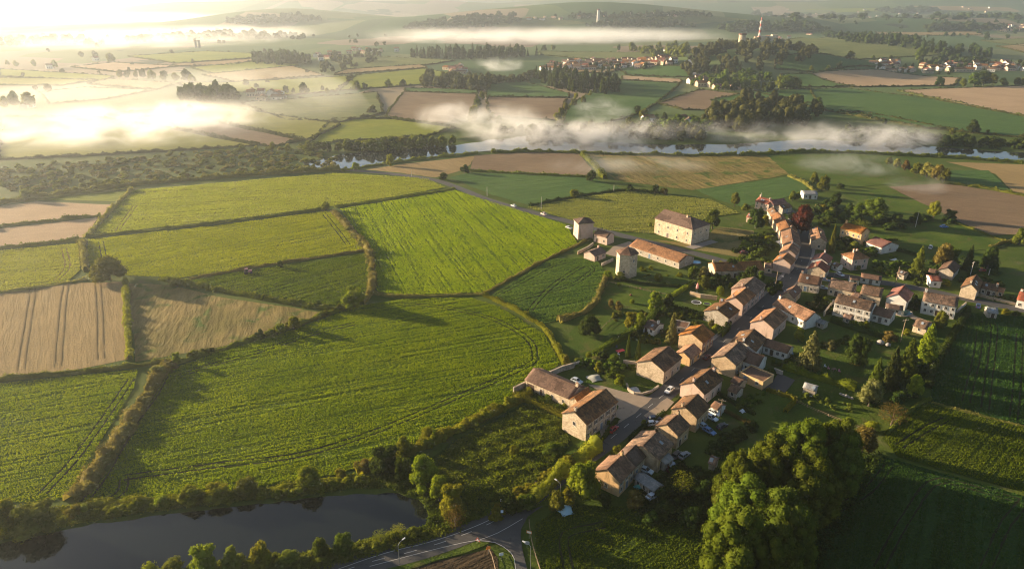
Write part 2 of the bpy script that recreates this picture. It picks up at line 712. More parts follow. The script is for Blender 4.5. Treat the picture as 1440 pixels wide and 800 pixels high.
# ------------------------------------------------------------------ field materials
GA = R(-18)
FM = {
    'bright': field_mat('crop_bright', (0.075, 0.135, 0.003), (0.115, 0.170, 0.005), R(20.5), 1.5, 0.6, 0.5),
    'bright2': field_mat('crop_bright_b', (0.090, 0.150, 0.003), (0.130, 0.180, 0.005), R(-70), 1.8, 0.5, 0.5),
    'pale': field_mat('crop_pale', (0.180, 0.190, 0.025), (0.230, 0.225, 0.040), R(14), 1.6, 0.4, 0.4),
    'lime': field_mat('crop_lime', (0.150, 0.185, 0.006), (0.195, 0.215, 0.012), R(32), 1.6, 0.4, 0.4),
    'grey': field_mat('crop_greygreen', (0.120, 0.150, 0.040), (0.170, 0.185, 0.055), R(9.7), 2.2, 0.6, 0.5),
    'teal': field_mat('crop_teal', (0.050, 0.110, 0.024), (0.074, 0.135, 0.030), R(20), 1.6, 0.4, 0.4),
    'dark': field_mat('crop_dark', (0.045, 0.080, 0.004), (0.085, 0.115, 0.010), R(40), 1.4, 0.4, 0.7),
    'soil': field_mat('soil_tan', (0.235, 0.165, 0.070), (0.295, 0.210, 0.095), R(120), 1.6, 0.3, 0.2),
    'pink': field_mat('soil_pink', (0.34, 0.235, 0.14), (0.40, 0.28, 0.17), R(10), 1.6, 0.15, 0.15),
    'stubble': field_mat('stubble', (0.15, 0.125, 0.030), (0.27, 0.20, 0.07), R(105), 2.6, 0.6, 0.35, 0.035, (0.075, 0.115, 0.012)),
    'brown': field_mat('soil_brown', (0.17, 0.115, 0.070), (0.22, 0.155, 0.095), R(-25), 1.6, 0.35, 0.25),
    'plough': field_mat('soil_ploughed', (0.055, 0.038, 0.022), (0.095, 0.066, 0.038), R(30), 1.2, 0.6, 0.5),
    'weed': field_mat('weeds', (0.034, 0.066, 0.008), (0.070, 0.100, 0.014), R(30), 1.3, 0.35, 0.6, 0.05, (0.05, 0.09, 0.03)),
    'lawn': field_mat('lawn', (0.042, 0.080, 0.006), (0.076, 0.112, 0.012), R(20), 2.0, 0.15, 0.3, 0.06, (0.085, 0.092, 0.020)),
    'dry': field_mat('dry_grass', (0.16, 0.13, 0.040), (0.22, 0.175, 0.065), R(-15), 2.4, 0.25, 0.2, 0.05, (0.085, 0.105, 0.020)),
    'deep_green': field_mat('crop_deep_green', (0.028, 0.074, 0.014), (0.044, 0.090, 0.018), R(55), 1.5, 0.3, 0.4),
}

FIELDS = [  # near fields: material, label, outline in photograph pixels
    ('bright', 'large bright green crop field above the dark pond', [(240, 520), (300, 498), (420, 462), (505, 430), (570, 421), (660, 419), (700, 431), (765, 470), (787, 510), (770, 532), (700, 575), (640, 605), (560, 640), (470, 668), (330, 690), (112, 712), (170, 640)]),
    ('bright', 'green crop field at the left edge beside the diagonal hedge', [(-60, 548), (0, 540), (90, 530), (195, 520), (188, 545), (92, 702), (0, 708), (-70, 712)]),
    ('soil', 'tan bare field with pairs of wheel tracks', [(-60, 405), (0, 403), (60, 401), (172, 396), (180, 505), (90, 523), (0, 533), (-60, 538)]),
    ('stubble', 'straw coloured stubble field with green streaks', [(182, 399), (240, 401), (300, 416), (460, 440), (420, 460), (300, 490), (190, 509)]),
    ('dark', 'small dark green wedge of field', [(258, 396), (380, 376), (520, 356), (522, 405), (480, 432), (330, 410)]),
    ('lime', 'yellow green field above the round dark bush', [(124, 337), (300, 318), (462, 297), (490, 325), (512, 351), (380, 371), (255, 391), (180, 388), (122, 372)]),
    ('pale', 'long pale green field under the road', [(187, 268), (470, 244), (600, 251), (626, 264), (560, 276), (470, 290), (300, 312), (128, 331)]),
    ('bright2', 'wide bright green field in the middle', [(478, 294), (560, 281), (640, 268), (700, 287), (795, 316), (812, 342), (750, 373), (680, 411), (570, 415), (530, 411), (526, 370), (505, 330)]),
    ('teal', 'blue green field with curved wheel tracks beside the towers', [(692, 415), (775, 365), (835, 362), (853, 384), (833, 430), (795, 449), (765, 455), (735, 440)]),
    ('pink', 'upper pale pink field at the left edge', [(-60, 296), (0, 290), (50, 284), (162, 288), (150, 302), (0, 316), (-60, 322)]),
    ('pink', 'lower pale pink field at the left edge', [(-60, 330), (0, 322), (140, 306), (116, 334), (0, 347), (-60, 354)]),
    ('pale', 'pale cream green field at the left edge', [(-60, 362), (0, 353), (110, 343), (113, 380), (95, 396), (0, 410), (-60, 418)]),
    ('lime', 'thin bright green strip of field', [(60, 281), (110, 274), (182, 268), (166, 284)]),
    ('soil', 'tan field between road and river', [(500, 241), (560, 232), (672, 219), (655, 238), (612, 250), (560, 246)]),
    ('brown', 'brown field half hidden by river mist', [(668, 219), (740, 214), (815, 216), (838, 247), (740, 244), (660, 241)]),
    ('teal', 'blue green field right of the bend in the road', [(632, 250), (660, 243), (830, 250), (880, 267), (810, 276), (745, 289), (690, 274)]),
    ('grey', 'pale grey green field with long drilled lines', [(742, 292), (810, 279), (880, 269), (1000, 281), (1040, 300), (1000, 306), (930, 330), (850, 324), (800, 309)]),
    ('stubble', 'hazy tan field south of the river', [(826, 216), (960, 217), (1088, 219), (1110, 246), (975, 268), (865, 254)]),
    ('teal', 'small green field behind the farmhouse', [(978, 267), (1108, 249), (1140, 262), (1120, 274), (1045, 292), (1010, 282)]),
    ('lawn', 'misty green meadow behind the village', [(1078, 219), (1160, 218), (1252, 215), (1308, 254), (1180, 266), (1120, 252)]),
    ('brown', 'brown bare field on the right', [(1250, 263), (1330, 258), (1440, 276), (1520, 290), (1520, 345), (1440, 330), (1392, 331), (1340, 308)]),
    ('lawn', 'narrow green field beside the brown one', [(1190, 271), (1250, 265), (1330, 302), (1290, 309), (1230, 300)]),
    ('lawn', 'green paddock with a blue car', [(1222, 318), (1300, 313), (1340, 310), (1432, 345), (1300, 362), (1240, 350)]),
    ('soil', 'narrow tan field along the river on the right', [(1330, 228), (1440, 232), (1530, 240), (1530, 285), (1425, 270), (1400, 245)]),
    ('teal', 'small green field by the river on the right', [(1322, 240), (1390, 240), (1424, 270), (1330, 254)]),
    ('deep_green', 'dark green crop field on the right edge', [(1310, 520), (1335, 480), (1360, 440), (1440, 446), (1540, 455), (1540, 625), (1440, 598), (1308, 563)]),
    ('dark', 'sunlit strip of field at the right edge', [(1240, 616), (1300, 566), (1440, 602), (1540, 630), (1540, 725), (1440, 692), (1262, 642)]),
    ('deep_green', 'dark shaded field in the lower right corner', [(1150, 735), (1242, 642), (1440, 698), (1560, 735), (1640, 860), (1110, 860)]),
    ('dark', 'dark green field at the bottom beside the big trees', [(752, 738), (790, 712), (870, 712), (985, 728), (1015, 800), (1040, 860), (768, 860), (756, 790)]),
    ('plough', 'ploughed brown corner by the junction', [(540, 815), (610, 790), (690, 771), (700, 785), (704, 840), (520, 850)]),
    ('weed', 'weedy green plot between the lane and the field', [(600, 650), (640, 618), (700, 586), (748, 562), (792, 590), (806, 625), (770, 668), (715, 715), (650, 728), (612, 700)]),
    ('dry', 'dry grass forecourt around the big stone building', [(905, 335), (980, 352), (1040, 362), (1068, 350), (1060, 325), (1010, 318), (980, 345), (930, 338)]),
    ('lawn', 'garden lawns below the round tower', [(800, 470), (850, 400), (900, 390), (960, 385), (980, 400), (925, 440), (905, 470), (835, 505), (798, 505)]),
    ('lawn', 'back gardens between the street and the tall hedge', [(1075, 545), (1110, 505), (1170, 460), (1260, 470), (1290, 500), (1200, 560), (1240, 600), (1180, 600), (1090, 590)]),
    ('lawn', 'lawn beside the barn and the lane', [(745, 545), (790, 515), (850, 515), (905, 525), (930, 545), (905, 555), (835, 543), (770, 560)]),
]
for mname, lab, pix in FIELDS:
    sheet('field', pix, FM[mname], label=lab)

FAR_FIELDS = [
    ('lime', [(0, 98), (160, 108), (145, 115), (0, 108)]), ('pale', [(-40, 110), (140, 113), (85, 121), (-40, 120)]),
    ('pink', [(55, 131), (120, 124), (215, 128), (150, 140), (70, 147)]), ('soil', [(125, 119), (150, 112), (250, 118), (220, 127)]),
    ('pink', [(100, 95), (160, 89), (250, 94), (165, 102)]), ('lime', [(180, 80), (290, 73), (355, 76), (355, 82), (250, 90)]),
    ('soil', [(245, 91), (372, 83), (330, 92), (240, 94)]), ('lime', [(270, 96), (375, 86), (420, 93), (300, 105)]),
    ('soil', [(285, 106), (412, 94), (455, 107), (330, 116)]), ('lime', [(250, 118), (330, 117), (498, 108), (472, 129), (400, 135), (270, 126)]),
    ('grey', [(340, 146), (480, 135), (530, 131), (540, 160), (480, 172), (400, 170)]), ('brown', [(230, 166), (300, 172), (425, 198), (380, 207), (250, 182)]),
    ('pale', [(140, 162), (300, 150), (478, 176), (430, 198), (300, 170)]), ('pale', [(0, 165), (130, 165), (240, 182), (360, 205), (200, 215), (0, 225)]),
    ('grey', [(462, 77), (640, 86), (600, 92), (488, 98)]), ('soil', [(488, 99), (590, 92), (600, 96), (470, 106)]),
    ('lime', [(502, 107), (595, 98), (640, 105), (590, 120), (478, 128)]), 
    ('brown', [(567, 131), (670, 134), (665, 165), (620, 177), (543, 165)]), ('teal', [(570, 125), (670, 128), (672, 133), (570, 130)]),
    ('teal', [(685, 118), (740, 117), (800, 133), (800, 138), (685, 137)]), ('brown', [(686, 139), (797, 140), (782, 170), (690, 166)]),
    ('lime', [(470, 168), (545, 167), (640, 180), (600, 192), (430, 204)]), ('teal', [(862, 114), (955, 119), (925, 145), (900, 160), (850, 175), (790, 176), (800, 150)]),
    ('pink', [(875, 108), (958, 113), (958, 118), (875, 113)]), ('soil', [(800, 97), (868, 99), (855, 104), (790, 102)]),
    ('teal', [(865, 93), (960, 95), (975, 110), (880, 106)]), ('grey', [(760, 73), (960, 75), (960, 80), (760, 78)]),
    ('brown', [(925, 146), (985, 127), (1042, 134), (1030, 157), (960, 155)]), ('teal', [(1000, 142), (1062, 129), (1140, 125), (1150, 145), (1010, 158)]),
    ('teal', [(1060, 129), (1190, 125), (1300, 139), (1440, 166), (1500, 178), (1500, 200), (1300, 181), (1160, 156)]), ('pink', [(1140, 106), (1240, 100), (1350, 111), (1340, 121), (1200, 123)]),
    ('teal', [(1098, 105), (1140, 106), (1200, 122), (1112, 124)]), ('pink', [(1262, 128), (1440, 122), (1520, 124), (1520, 182), (1440, 164), (1390, 155)]),
    ('soil', [(1180, 157), (1232, 162), (1345, 184), (1300, 181)]), ('grey', [(1090, 62), (1160, 53), (1280, 63), (1340, 78), (1200, 84), (1130, 76)]),
    ('teal', [(1090, 86), (1230, 86), (1260, 96), (1150, 103), (1090, 98)]), ('soil', [(1230, 46), (1380, 44), (1380, 50), (1240, 51)]),
    ('grey', [(640, 28), (760, 26), (830, 34), (700, 40)]), ('grey', [(870, 27), (1010, 24), (1060, 30), (960, 37)]),
    ('lime', [(1130, 14), (1300, 12), (1330, 17), (1160, 19)]),
    ('soil', [(1280, 9), (1420, 12), (1440, 18), (1300, 15)]), ('grey', [(1380, 58), (1440, 55), (1500, 60), (1440, 66)]),
    ('soil', [(1400, 66), (1440, 63), (1500, 66), (1440, 75)]),
]
for k, (mname, pix) in enumerate(FAR_FIELDS):
    sheet('far_field', pix, FM[mname], label='distant field in the patchwork beyond the river', cat='field')['group'] = 'distant fields beyond the river'

# ------------------------------------------------------------------ water
_m, nt, out = new_mat('pond_water')
p = position(nt)
nr = bump(nt, noise(nt, mapping(nt, p, (0, 0, 0.3), (1, 2.2, 1)), 1.2, 3.0), 0.06, 0.05)
principled(nt, out, (0.008, 0.011, 0.010), 0.02, nr, 0.5)
WATER = _m
_m, nt, out = new_mat('river_water')
p = position(nt)
nr = bump(nt, noise(nt, p, 0.5, 3.0), 0.05, 0.05)
principled(nt, out, (0.03, 0.035, 0.035), 0.04, nr, 1.0)
RIVER = _m
sheet('pond', [(-60, 778), (0, 764), (60, 752), (150, 735), (250, 721), (330, 712), (430, 700), (500, 694), (560, 693), (588, 702), (602, 722), (598, 739), (560, 748), (510, 758), (470, 772), (400, 778), (330, 785), (270, 796), (200, 812), (100, 835), (-80, 850)], WATER, 0.02, label='dark still pond reflecting the shrubs on its bank', cat='pond', seg=2.5, amp=0.35)
sheet('river', [(425, 229), (480, 217), (560, 209), (640, 205), (700, 196), (740, 191), (800, 195), (860, 201), (950, 204), (1030, 203), (1140, 196), (1250, 201), (1350, 209), (1440, 215), (1560, 222), (1560, 236), (1440, 226), (1350, 220), (1250, 215), (1140, 211), (1040, 217), (950, 217), (850, 214), (800, 212), (740, 211), (670, 214), (600, 221), (540, 229), (480, 238), (440, 242)], RIVER, 0.03, label='pale winding river under the mist', cat='river', seg=8, amp=1.2)

# ------------------------------------------------------------------ roads
_m, nt, out = new_mat('asphalt')
p = position(nt)
a = noise(nt, p, 0.35, 4.0)
b = noise(nt, p, 6.0, 3.0)
c = mixc(nt, (0.050, 0.047, 0.046), (0.085, 0.079, 0.074), a)
c = mixc(nt, c, (0.11, 0.10, 0.09), ramp(nt, b, 0.55, 0.8))
c = mixc(nt, c, (0.030, 0.029, 0.029), ramp(nt, noise(nt, p, 0.16, 5.0, 0.7, 1.0), 0.58, 0.64))
c = mixc(nt, c, (0.13, 0.105, 0.075), ramp(nt, noise(nt, p, 0.55, 5.0, 0.75), 0.62, 0.8))
principled(nt, out, c, 0.75, bump(nt, b, 0.4, 0.02), 0.35)
ASPHALT = _m
_m, nt, out = new_mat('gravel')
p = position(nt)
c = mixc(nt, (0.25, 0.19, 0.135), (0.38, 0.30, 0.22), noise(nt, p, 0.5, 5.0, 0.65))
c = mixc(nt, c, (0.16, 0.12, 0.085), ramp(nt, noise(nt, p, 0.22, 3.0), 0.58, 0.72))
principled(nt, out, c, 0.9, bump(nt, noise(nt, p, 4.0, 4.0), 0.6, 0.05), 0.2)
GRAVEL = _m
PAVE = plain((0.26, 0.22, 0.19), 0.85)
LINE = plain((0.52, 0.50, 0.47), 0.7)
TRACK = plain((0.030, 0.032, 0.014), 0.95, 0.05)
TRACK_SOIL = plain((0.20, 0.142, 0.066), 0.95, 0.05)
VERGE = FM['lawn']


def pxpath(pix, step=3.0):
    return smooth_path([G(x, y) for x, y in pix], step)


MAIN = [(440, 818), (520, 791), (580, 776), (640, 757), (690, 736), (730, 711), (770, 681), (810, 652), (850, 624), (880, 600), (911, 574), (946, 545), (985, 511), (1020, 479), (1055, 448), (1085, 420), (1103, 402), (1116, 386), (1126, 370), (1132, 352), (1133, 337), (1128, 322), (1118, 306), (1108, 296), (1098, 288)]
ROADS = {
    'main': (MAIN, 6.0, 'grey asphalt village street running up from the junction'),
    'east': ([(1112, 390), (1140, 386), (1180, 388), (1230, 396), (1290, 406), (1350, 419), (1400, 429), (1460, 441), (1540, 458)], 5.5, 'asphalt road leaving the village towards the right edge'),
    'west': ([(1106, 391), (1060, 381), (1010, 366), (950, 350), (900, 338), (860, 328), (800, 312), (740, 297), (685, 281), (645, 265), (612, 254), (575, 248), (540, 244), (490, 240), (440, 238)], 5.5, 'asphalt road crossing the fields past the big stone building'),
}
road_obj = {}
road_pts = {}
for k, (pix, w, lab) in enumerate(ROADS.values()):
    key = list(ROADS)[k]
    pts = pxpath(pix)
    road_pts[key] = pts
    v = link('verge', strip_mesh('verge', pts, w + 3.2, 0.20 - 0.004 * k, VERGE, rough=0.35, seed=k))
    tag(v, 'grass verge along the ' + ('village street', 'road to the right', 'field road')[k], 'verge', kind='structure')
    o = link('road', strip_mesh('road', pts, w, 0.224 + 0.005 * k, ASPHALT))
    tag(o, lab, 'road', kind='structure')
    road_obj[key] = o
jn = sheet('road', [(640, 757), (671, 761), (696, 764), (715, 774), (724, 786), (726, 805), (728, 845), (748, 845), (741, 800), (735, 775), (732, 754), (733, 744), (742, 727), (765, 711), (700, 734)], ASPHALT, 0.216, label='mouth of the side road at the junction', cat='road', seg=50, amp=0)


def marks(key, t0, t1, dash, gap, width, parent, shift=0.0):
    pts = road_pts[key]
    ns = path_normals(pts)
    acc, on, cur = 0.0, True, []
    for k in range(int(t0 * len(pts)), int(t1 * len(pts)) - 1):
        a, b = pts[k], pts[k + 1]
        n = max(1, int((b - a).length / 0.5))
        for s in range(n):
            q = a.lerp(b, s / n)
            if on:
                cur.append(q)
            acc += (b - a).length / n
            if on and acc > dash:
                if len(cur) > 1:
                    link('lane_mark', strip_mesh('lane_mark', cur, width, 0.245, LINE, shift), None, parent)
                cur, on, acc = [], False, 0.0
            elif not on and acc > gap:
                on, acc = True, 0.0


marks('main', 0.0, 0.36, 3.0, 3.0, 0.13, road_obj['main'])
marks('main', 0.36, 0.75, 2.5, 9.0, 0.11, road_obj['main'])
for nm, pix in (('edge_line', [(671, 761), (700, 750), (728, 734), (735, 730)]), ('edge_line', [(671, 760.5), (696, 763.5), (714, 774), (723, 786), (725, 805)]),
                ('edge_line', [(455, 808), (540, 779), (600, 764), (650, 748), (700, 726), (745, 697), (790, 664), (830, 634)]),
                ('edge_line', [(520, 797), (600, 776), (650, 764), (671, 760.5)])):
    link(nm, strip_mesh(nm, pxpath(pix, 2.0), 0.12, 0.249, LINE), None, road_obj['main'])
# raised pavements with kerbs along the village street
for side, a0, a1, lab in ((1, 0.40, 0.93, 'left'), (-1, 0.44, 0.93, 'right')):
    pts = road_pts['main']
    seg = pts[int(a0 * len(pts)):int(a1 * len(pts))]
    o = link('pavement', strip_mesh('pavement', seg, 1.3, 0.345, PAVE, side * 3.66, 0.2))
    tag(o, 'narrow raised pavement on the %s side of the village street' % lab, 'pavement', kind='structure')
sheet('forecourt', [(826, 541), (846, 543), (875, 551), (917, 560), (893, 582), (868, 597), (846, 616), (843, 606), (862, 590), (870, 572), (848, 555)], GRAVEL, 0.235, label='pale gravel forecourt beside the long two storey house', cat='forecourt', seg=3, amp=0.2)
sheet('forecourt', [(905, 585), (938, 560), (948, 566), (930, 585), (915, 592)], GRAVEL, 0.233, label='gravel patch across the street from the long house', cat='forecourt', seg=3, amp=0.2)
sheet('farm_yard', [(850, 357), (862, 347), (885, 340), (896, 345), (882, 352), (868, 362)], GRAVEL, 0.2, label='pale yard between the small house and the polygonal tower', cat='yard', seg=3, amp=0.3)
sheet('yard', [(1075, 547), (1095, 525), (1118, 535), (1103, 553)], plain((0.10, 0.085, 0.075), 0.9), 0.2, label='grey paved yard behind the flat roofed garage', cat='yard', seg=3, amp=0.1)
sheet('path', [(1276, 440), (1290, 446), (1305, 452), (1300, 455), (1284, 450), (1270, 441)], GRAVEL, 0.2, label='curved gravel path by the garden pool', cat='path', seg=3, amp=0.1)
sheet('terrace', [(963, 348), (1000, 338), (1010, 341), (975, 351)], PAVE, 0.22, label='stone terrace in front of the big building', cat='terrace', seg=4, amp=0.05)

# ------------------------------------------------------------------ wheel tracks in the crops
TRACKS = [
    ([(120, 705), (150, 662), (185, 600), (215, 560), (232, 530)], 'g'), ([(175, 672), (300, 655), (420, 640), (520, 610), (640, 560), (740, 515), (752, 500), (740, 475), (690, 448), (620, 432), (560, 428)], 'g'),
    ([(175, 672), (172, 690), (160, 700)], 'g'), ([(60, 695), (110, 640), (160, 570), (185, 533)], 'g'), ([(250, 530), (290, 516), (360, 496), (440, 470), (500, 455)], 'g'),
    ([(720, 425), (800, 402), (828, 385), (833, 378), (820, 375), (780, 400), (755, 425), (745, 438)], 'g'), ([(700, 415), (780, 373), (800, 369)], 'g'),
    ([(28, 520), (34, 480), (42, 430), (46, 405)], 's'), ([(80, 515), (84, 470), (88, 425), (92, 402)], 's'), ([(140, 505), (140, 460), (137, 400)], 's'),
    ([(455, 300), (475, 325), (490, 345)], 'g'), ([(147, 365), (142, 340)], 'g'), ([(80, 395), (95, 375), (90, 350)], 's'), ([(190, 290), (165, 325)], 's'),
    ([(1385, 575), (1392, 520), (1398, 470), (1395, 456), (1380, 455)], 'g'), ([(1358, 565), (1372, 510), (1378, 470)], 'g'), ([(1425, 590), (1430, 540), (1434, 470)], 'g'),
    ([(1235, 800), (1270, 735), (1300, 690), (1320, 677), (1345, 680), (1440, 706)], 'g'), ([(1380, 815), (1410, 745), (1440, 705)], 'g'), ([(1170, 720), (1220, 690), (1250, 655)], 'g'),
    ([(1265, 628), (1300, 605), (1330, 590)], 'g'), ([(800, 800), (792, 760), (805, 748), (850, 738)], 'g'),
    ([(1400, 350), (1425, 340)], 'g'),
]
for pix, kind in TRACKS:
    pts = pxpath(pix, 2.5)
    mats = TRACK if kind == 'g' else TRACK_SOIL
    me = MB()
    for sh in (-0.95, 0.95):
        m_ = strip_mesh('t', pts, 0.42, 0.178, mats, sh, rough=0.08, seed=int(pix[0][0]))
        me.add([v.co[:] for v in m_.vertices], [tuple(f.vertices) for f in m_.polygons])
        bpy.data.meshes.remove(m_)
    o = me.build('wheel_track', mats)
    tag(o, 'pair of wheel tracks pressed into the crop', 'wheel track', 'tractor wheel tracks in the fields', 'structure')


# ------------------------------------------------------------------ the standing crops of the nearer fields
TRACK_CELLS = set()
for pix, kind in TRACKS:
    pts = pxpath(pix, 0.3)
    for p_, n_ in zip(pts, path_normals(pts)):
        for sh in (-1.1, -0.95, -0.8, 0.8, 0.95, 1.1):
            q_ = p_ + n_ * sh
            TRACK_CELLS.add((int(math.floor(q_.x * 3)) << 20) + int(math.floor(q_.y * 3)) + (1 << 19))
TRACK_CELLS = np.array(sorted(TRACK_CELLS))


def inside_np(poly, x, y):
    c = np.zeros(len(x), bool)
    j = len(poly) - 1
    for i in range(len(poly)):
        xi, yi = poly[i]
        xj, yj = poly[j]
        t = ((yi > y) != (yj > y)) & (x < (xj - xi) * (y - yi) / ((yj - yi) if yj != yi else 1e-9) + xi)
        c ^= t
        j = i
    return c


def crop(pix, mname, label, seed):
    ang = {'bright': 20.5, 'bright2': -70, 'pale': 14, 'lime': 32, 'grey': 9.7, 'teal': 20, 'dark': 40, 'deep_green': 55}[mname]
    hgt = {'bright': 0.28, 'bright2': 0.30, 'pale': 0.32, 'lime': 0.30, 'grey': 0.34, 'teal': 0.34, 'dark': 0.32, 'deep_green': 0.32}[mname]
    pl = [(G(x, y).x, G(x, y).y) for x, y in pix]
    cy_ = sum(p[1] for p in pl) / len(pl)
    d = math.hypot(cy_, CAM_H)
    size = max(0.29, d * 0.0015)
    dens = 1.45 / (size * hgt)
    x0, x1 = min(p[0] for p in pl), max(p[0] for p in pl)
    y0, y1 = min(p[1] for p in pl), max(p[1] for p in pl)
    rg = np.random.default_rng(seed)
    n = int(min((x1 - x0) * (y1 - y0) * dens, 400000))
    x, y = rg.uniform(x0, x1, n), rg.uniform(y0, y1, n)
    a = math.radians(ang)
    u = x * math.cos(a) + y * math.sin(a)
    v = -x * math.sin(a) + y * math.cos(a)
    # pull the plants together into drilled rows
    sp = 0.75
    v2 = np.round(v / sp) * sp + rg.normal(size=n) * 0.14
    mixr = rg.random(n) < 0.6
    v = np.where(mixr, v2, v)
    x = u * math.cos(a) - v * math.sin(a)
    y = u * math.sin(a) + v * math.cos(a)
    keep = inside_np(pl, x, y)
    cells = (np.floor(x * 3).astype(np.int64) << 20) + np.floor(y * 3).astype(np.int64) + (1 << 19)
    keep &= ~np.isin(cells, TRACK_CELLS)
    # streaks of thinner growth along the rows, and hollows
    tab = rg.random(4096)
    r1 = tab[(np.floor(v / 1.8).astype(int) * 7 + np.floor(u / 26 + tab[np.floor(v / 1.8).astype(int) % 4096] * 9).astype(int) * 131) % 4096]
    r2 = tab[(np.floor(v / 4.7).astype(int) * 17 + np.floor(u / 70).astype(int) * 71) % 4096]
    w = 0.5 + 0.5 * np.sin(x * 0.11 + 1.7 * np.sin(y * 0.07 + seed)) * np.sin(y * 0.13 + 1.3 * np.sin(x * 0.05))
    vig = 0.45 * r1 + 0.3 * r2 + 0.25 * w
    ri = np.floor(v / sp + 0.5).astype(int)
    thin = tab[(ri * 29 + np.floor(u / 38 + tab[ri % 4096] * 5).astype(int) * 57) % 4096]
    keep &= rg.random(n) < np.where(thin < 0.20, 0.30, np.where(thin > 0.85, 1.0, 0.60 + 0.45 * vig))
    vig = vig * np.where(thin < 0.20, 0.5, np.where(thin > 0.85, 1.2, 1.0))
    x, y, vig = x[keep], y[keep], vig[keep]
    n = len(x)
    h = hgt * (0.55 + 0.75 * vig) * rg.uniform(0.7, 1.25, n)
    az = rg.uniform(0, 2 * np.pi, n)
    lean = rg.normal(size=(n, 2)) * 0.16
    wx, wy = np.cos(az) * size * 0.5, np.sin(az) * size * 0.5
    z0 = np.full(n, 0.12)
    k = rg.uniform(0.35, 0.8, n)
    vv = np.stack([np.stack([x - wx, y - wy, z0], 1), np.stack([x + wx, y + wy, z0], 1),
                   np.stack([x + wx * k + lean[:, 0], y + wy * k + lean[:, 1], z0 + h * rg.uniform(0.7, 1.0, n)], 1), np.stack([x - wx * k + lean[:, 0], y - wy * k + lean[:, 1], z0 + h], 1)], 1).reshape(-1, 3)
    o = link('crop', np_mesh('crop', vv, [np.arange(n * 4).reshape(n, 4)], CROP[mname]))
    return tag(o, 'standing crop of the ' + label, 'crop', kind='stuff')


for k_, (mname, lab, pix) in enumerate(FIELDS):
    if mname in CROP and min(G(x, y).y for x, y in pix) < 330:
        crop(pix, mname, lab, 40 + k_)


# ================================================================== BUILDINGS
def wall_mat(name, c1, c2, stone=0.5):
    m, nt, out = new_mat(name)
    tc = N(nt, 'ShaderNodeTexCoord')
    p = position(nt)
    v = N(nt, 'ShaderNodeTexVoronoi', i_Scale=1.9)
    nt.links.new(mapping(nt, p, (0, 0, 0), (1, 1, 1.5)), v.inputs['Vector'])
    sp = N(nt, 'ShaderNodeSeparateColor')
    nt.links.new(v.outputs['Color'], sp.inputs[0])
    big = ramp(nt, noise(nt, p, 0.45, 4.0, 0.65), 0.3, 0.7)
    c = mixc(nt, c1, c2, big)
    st = mixc(nt, (0.72, 0.68, 0.62), (1.22, 1.2, 1.15), sp.outputs[0])
    cs = mixc(nt, c, st, 1.0, 'MULTIPLY')
    c = mixc(nt, c, cs, stone)
    c = mixc(nt, c, mixc(nt, c, (0.5, 0.47, 0.42), 1.0, 'MULTIPLY'), ramp(nt, noise(nt, mapping(nt, p, (0, 0, 0), (0.6, 0.6, 0.15)), 1.0, 4.0, 0.7), 0.52, 0.75))
    hgt = math_n(nt, 'ADD', math_n(nt, 'MULTIPLY', v.outputs['Distance'], -0.6 * stone), noise(nt, p, 5.0, 4.0))
    principled(nt, out, c, 0.92, bump(nt, hgt, 0.7, 0.06), 0.15)
    return m


WALL = {
    'stone': wall_mat('stone_cream', (0.46, 0.37, 0.27), (0.57, 0.47, 0.35), 0.75),
    'ochre': wall_mat('stone_ochre', (0.44, 0.32, 0.20), (0.53, 0.40, 0.26), 0.6),
    'pink': wall_mat('render_pink', (0.50, 0.36, 0.29), (0.58, 0.43, 0.35), 0.15),
    'white': wall_mat('render_white', (0.58, 0.55, 0.50), (0.68, 0.65, 0.60), 0.12),
    'grey': wall_mat('stone_grey', (0.33, 0.29, 0.24), (0.45, 0.40, 0.34), 0.7),
    'orange': wall_mat('render_orange', (0.55, 0.36, 0.18), (0.62, 0.42, 0.22), 0.2),
}


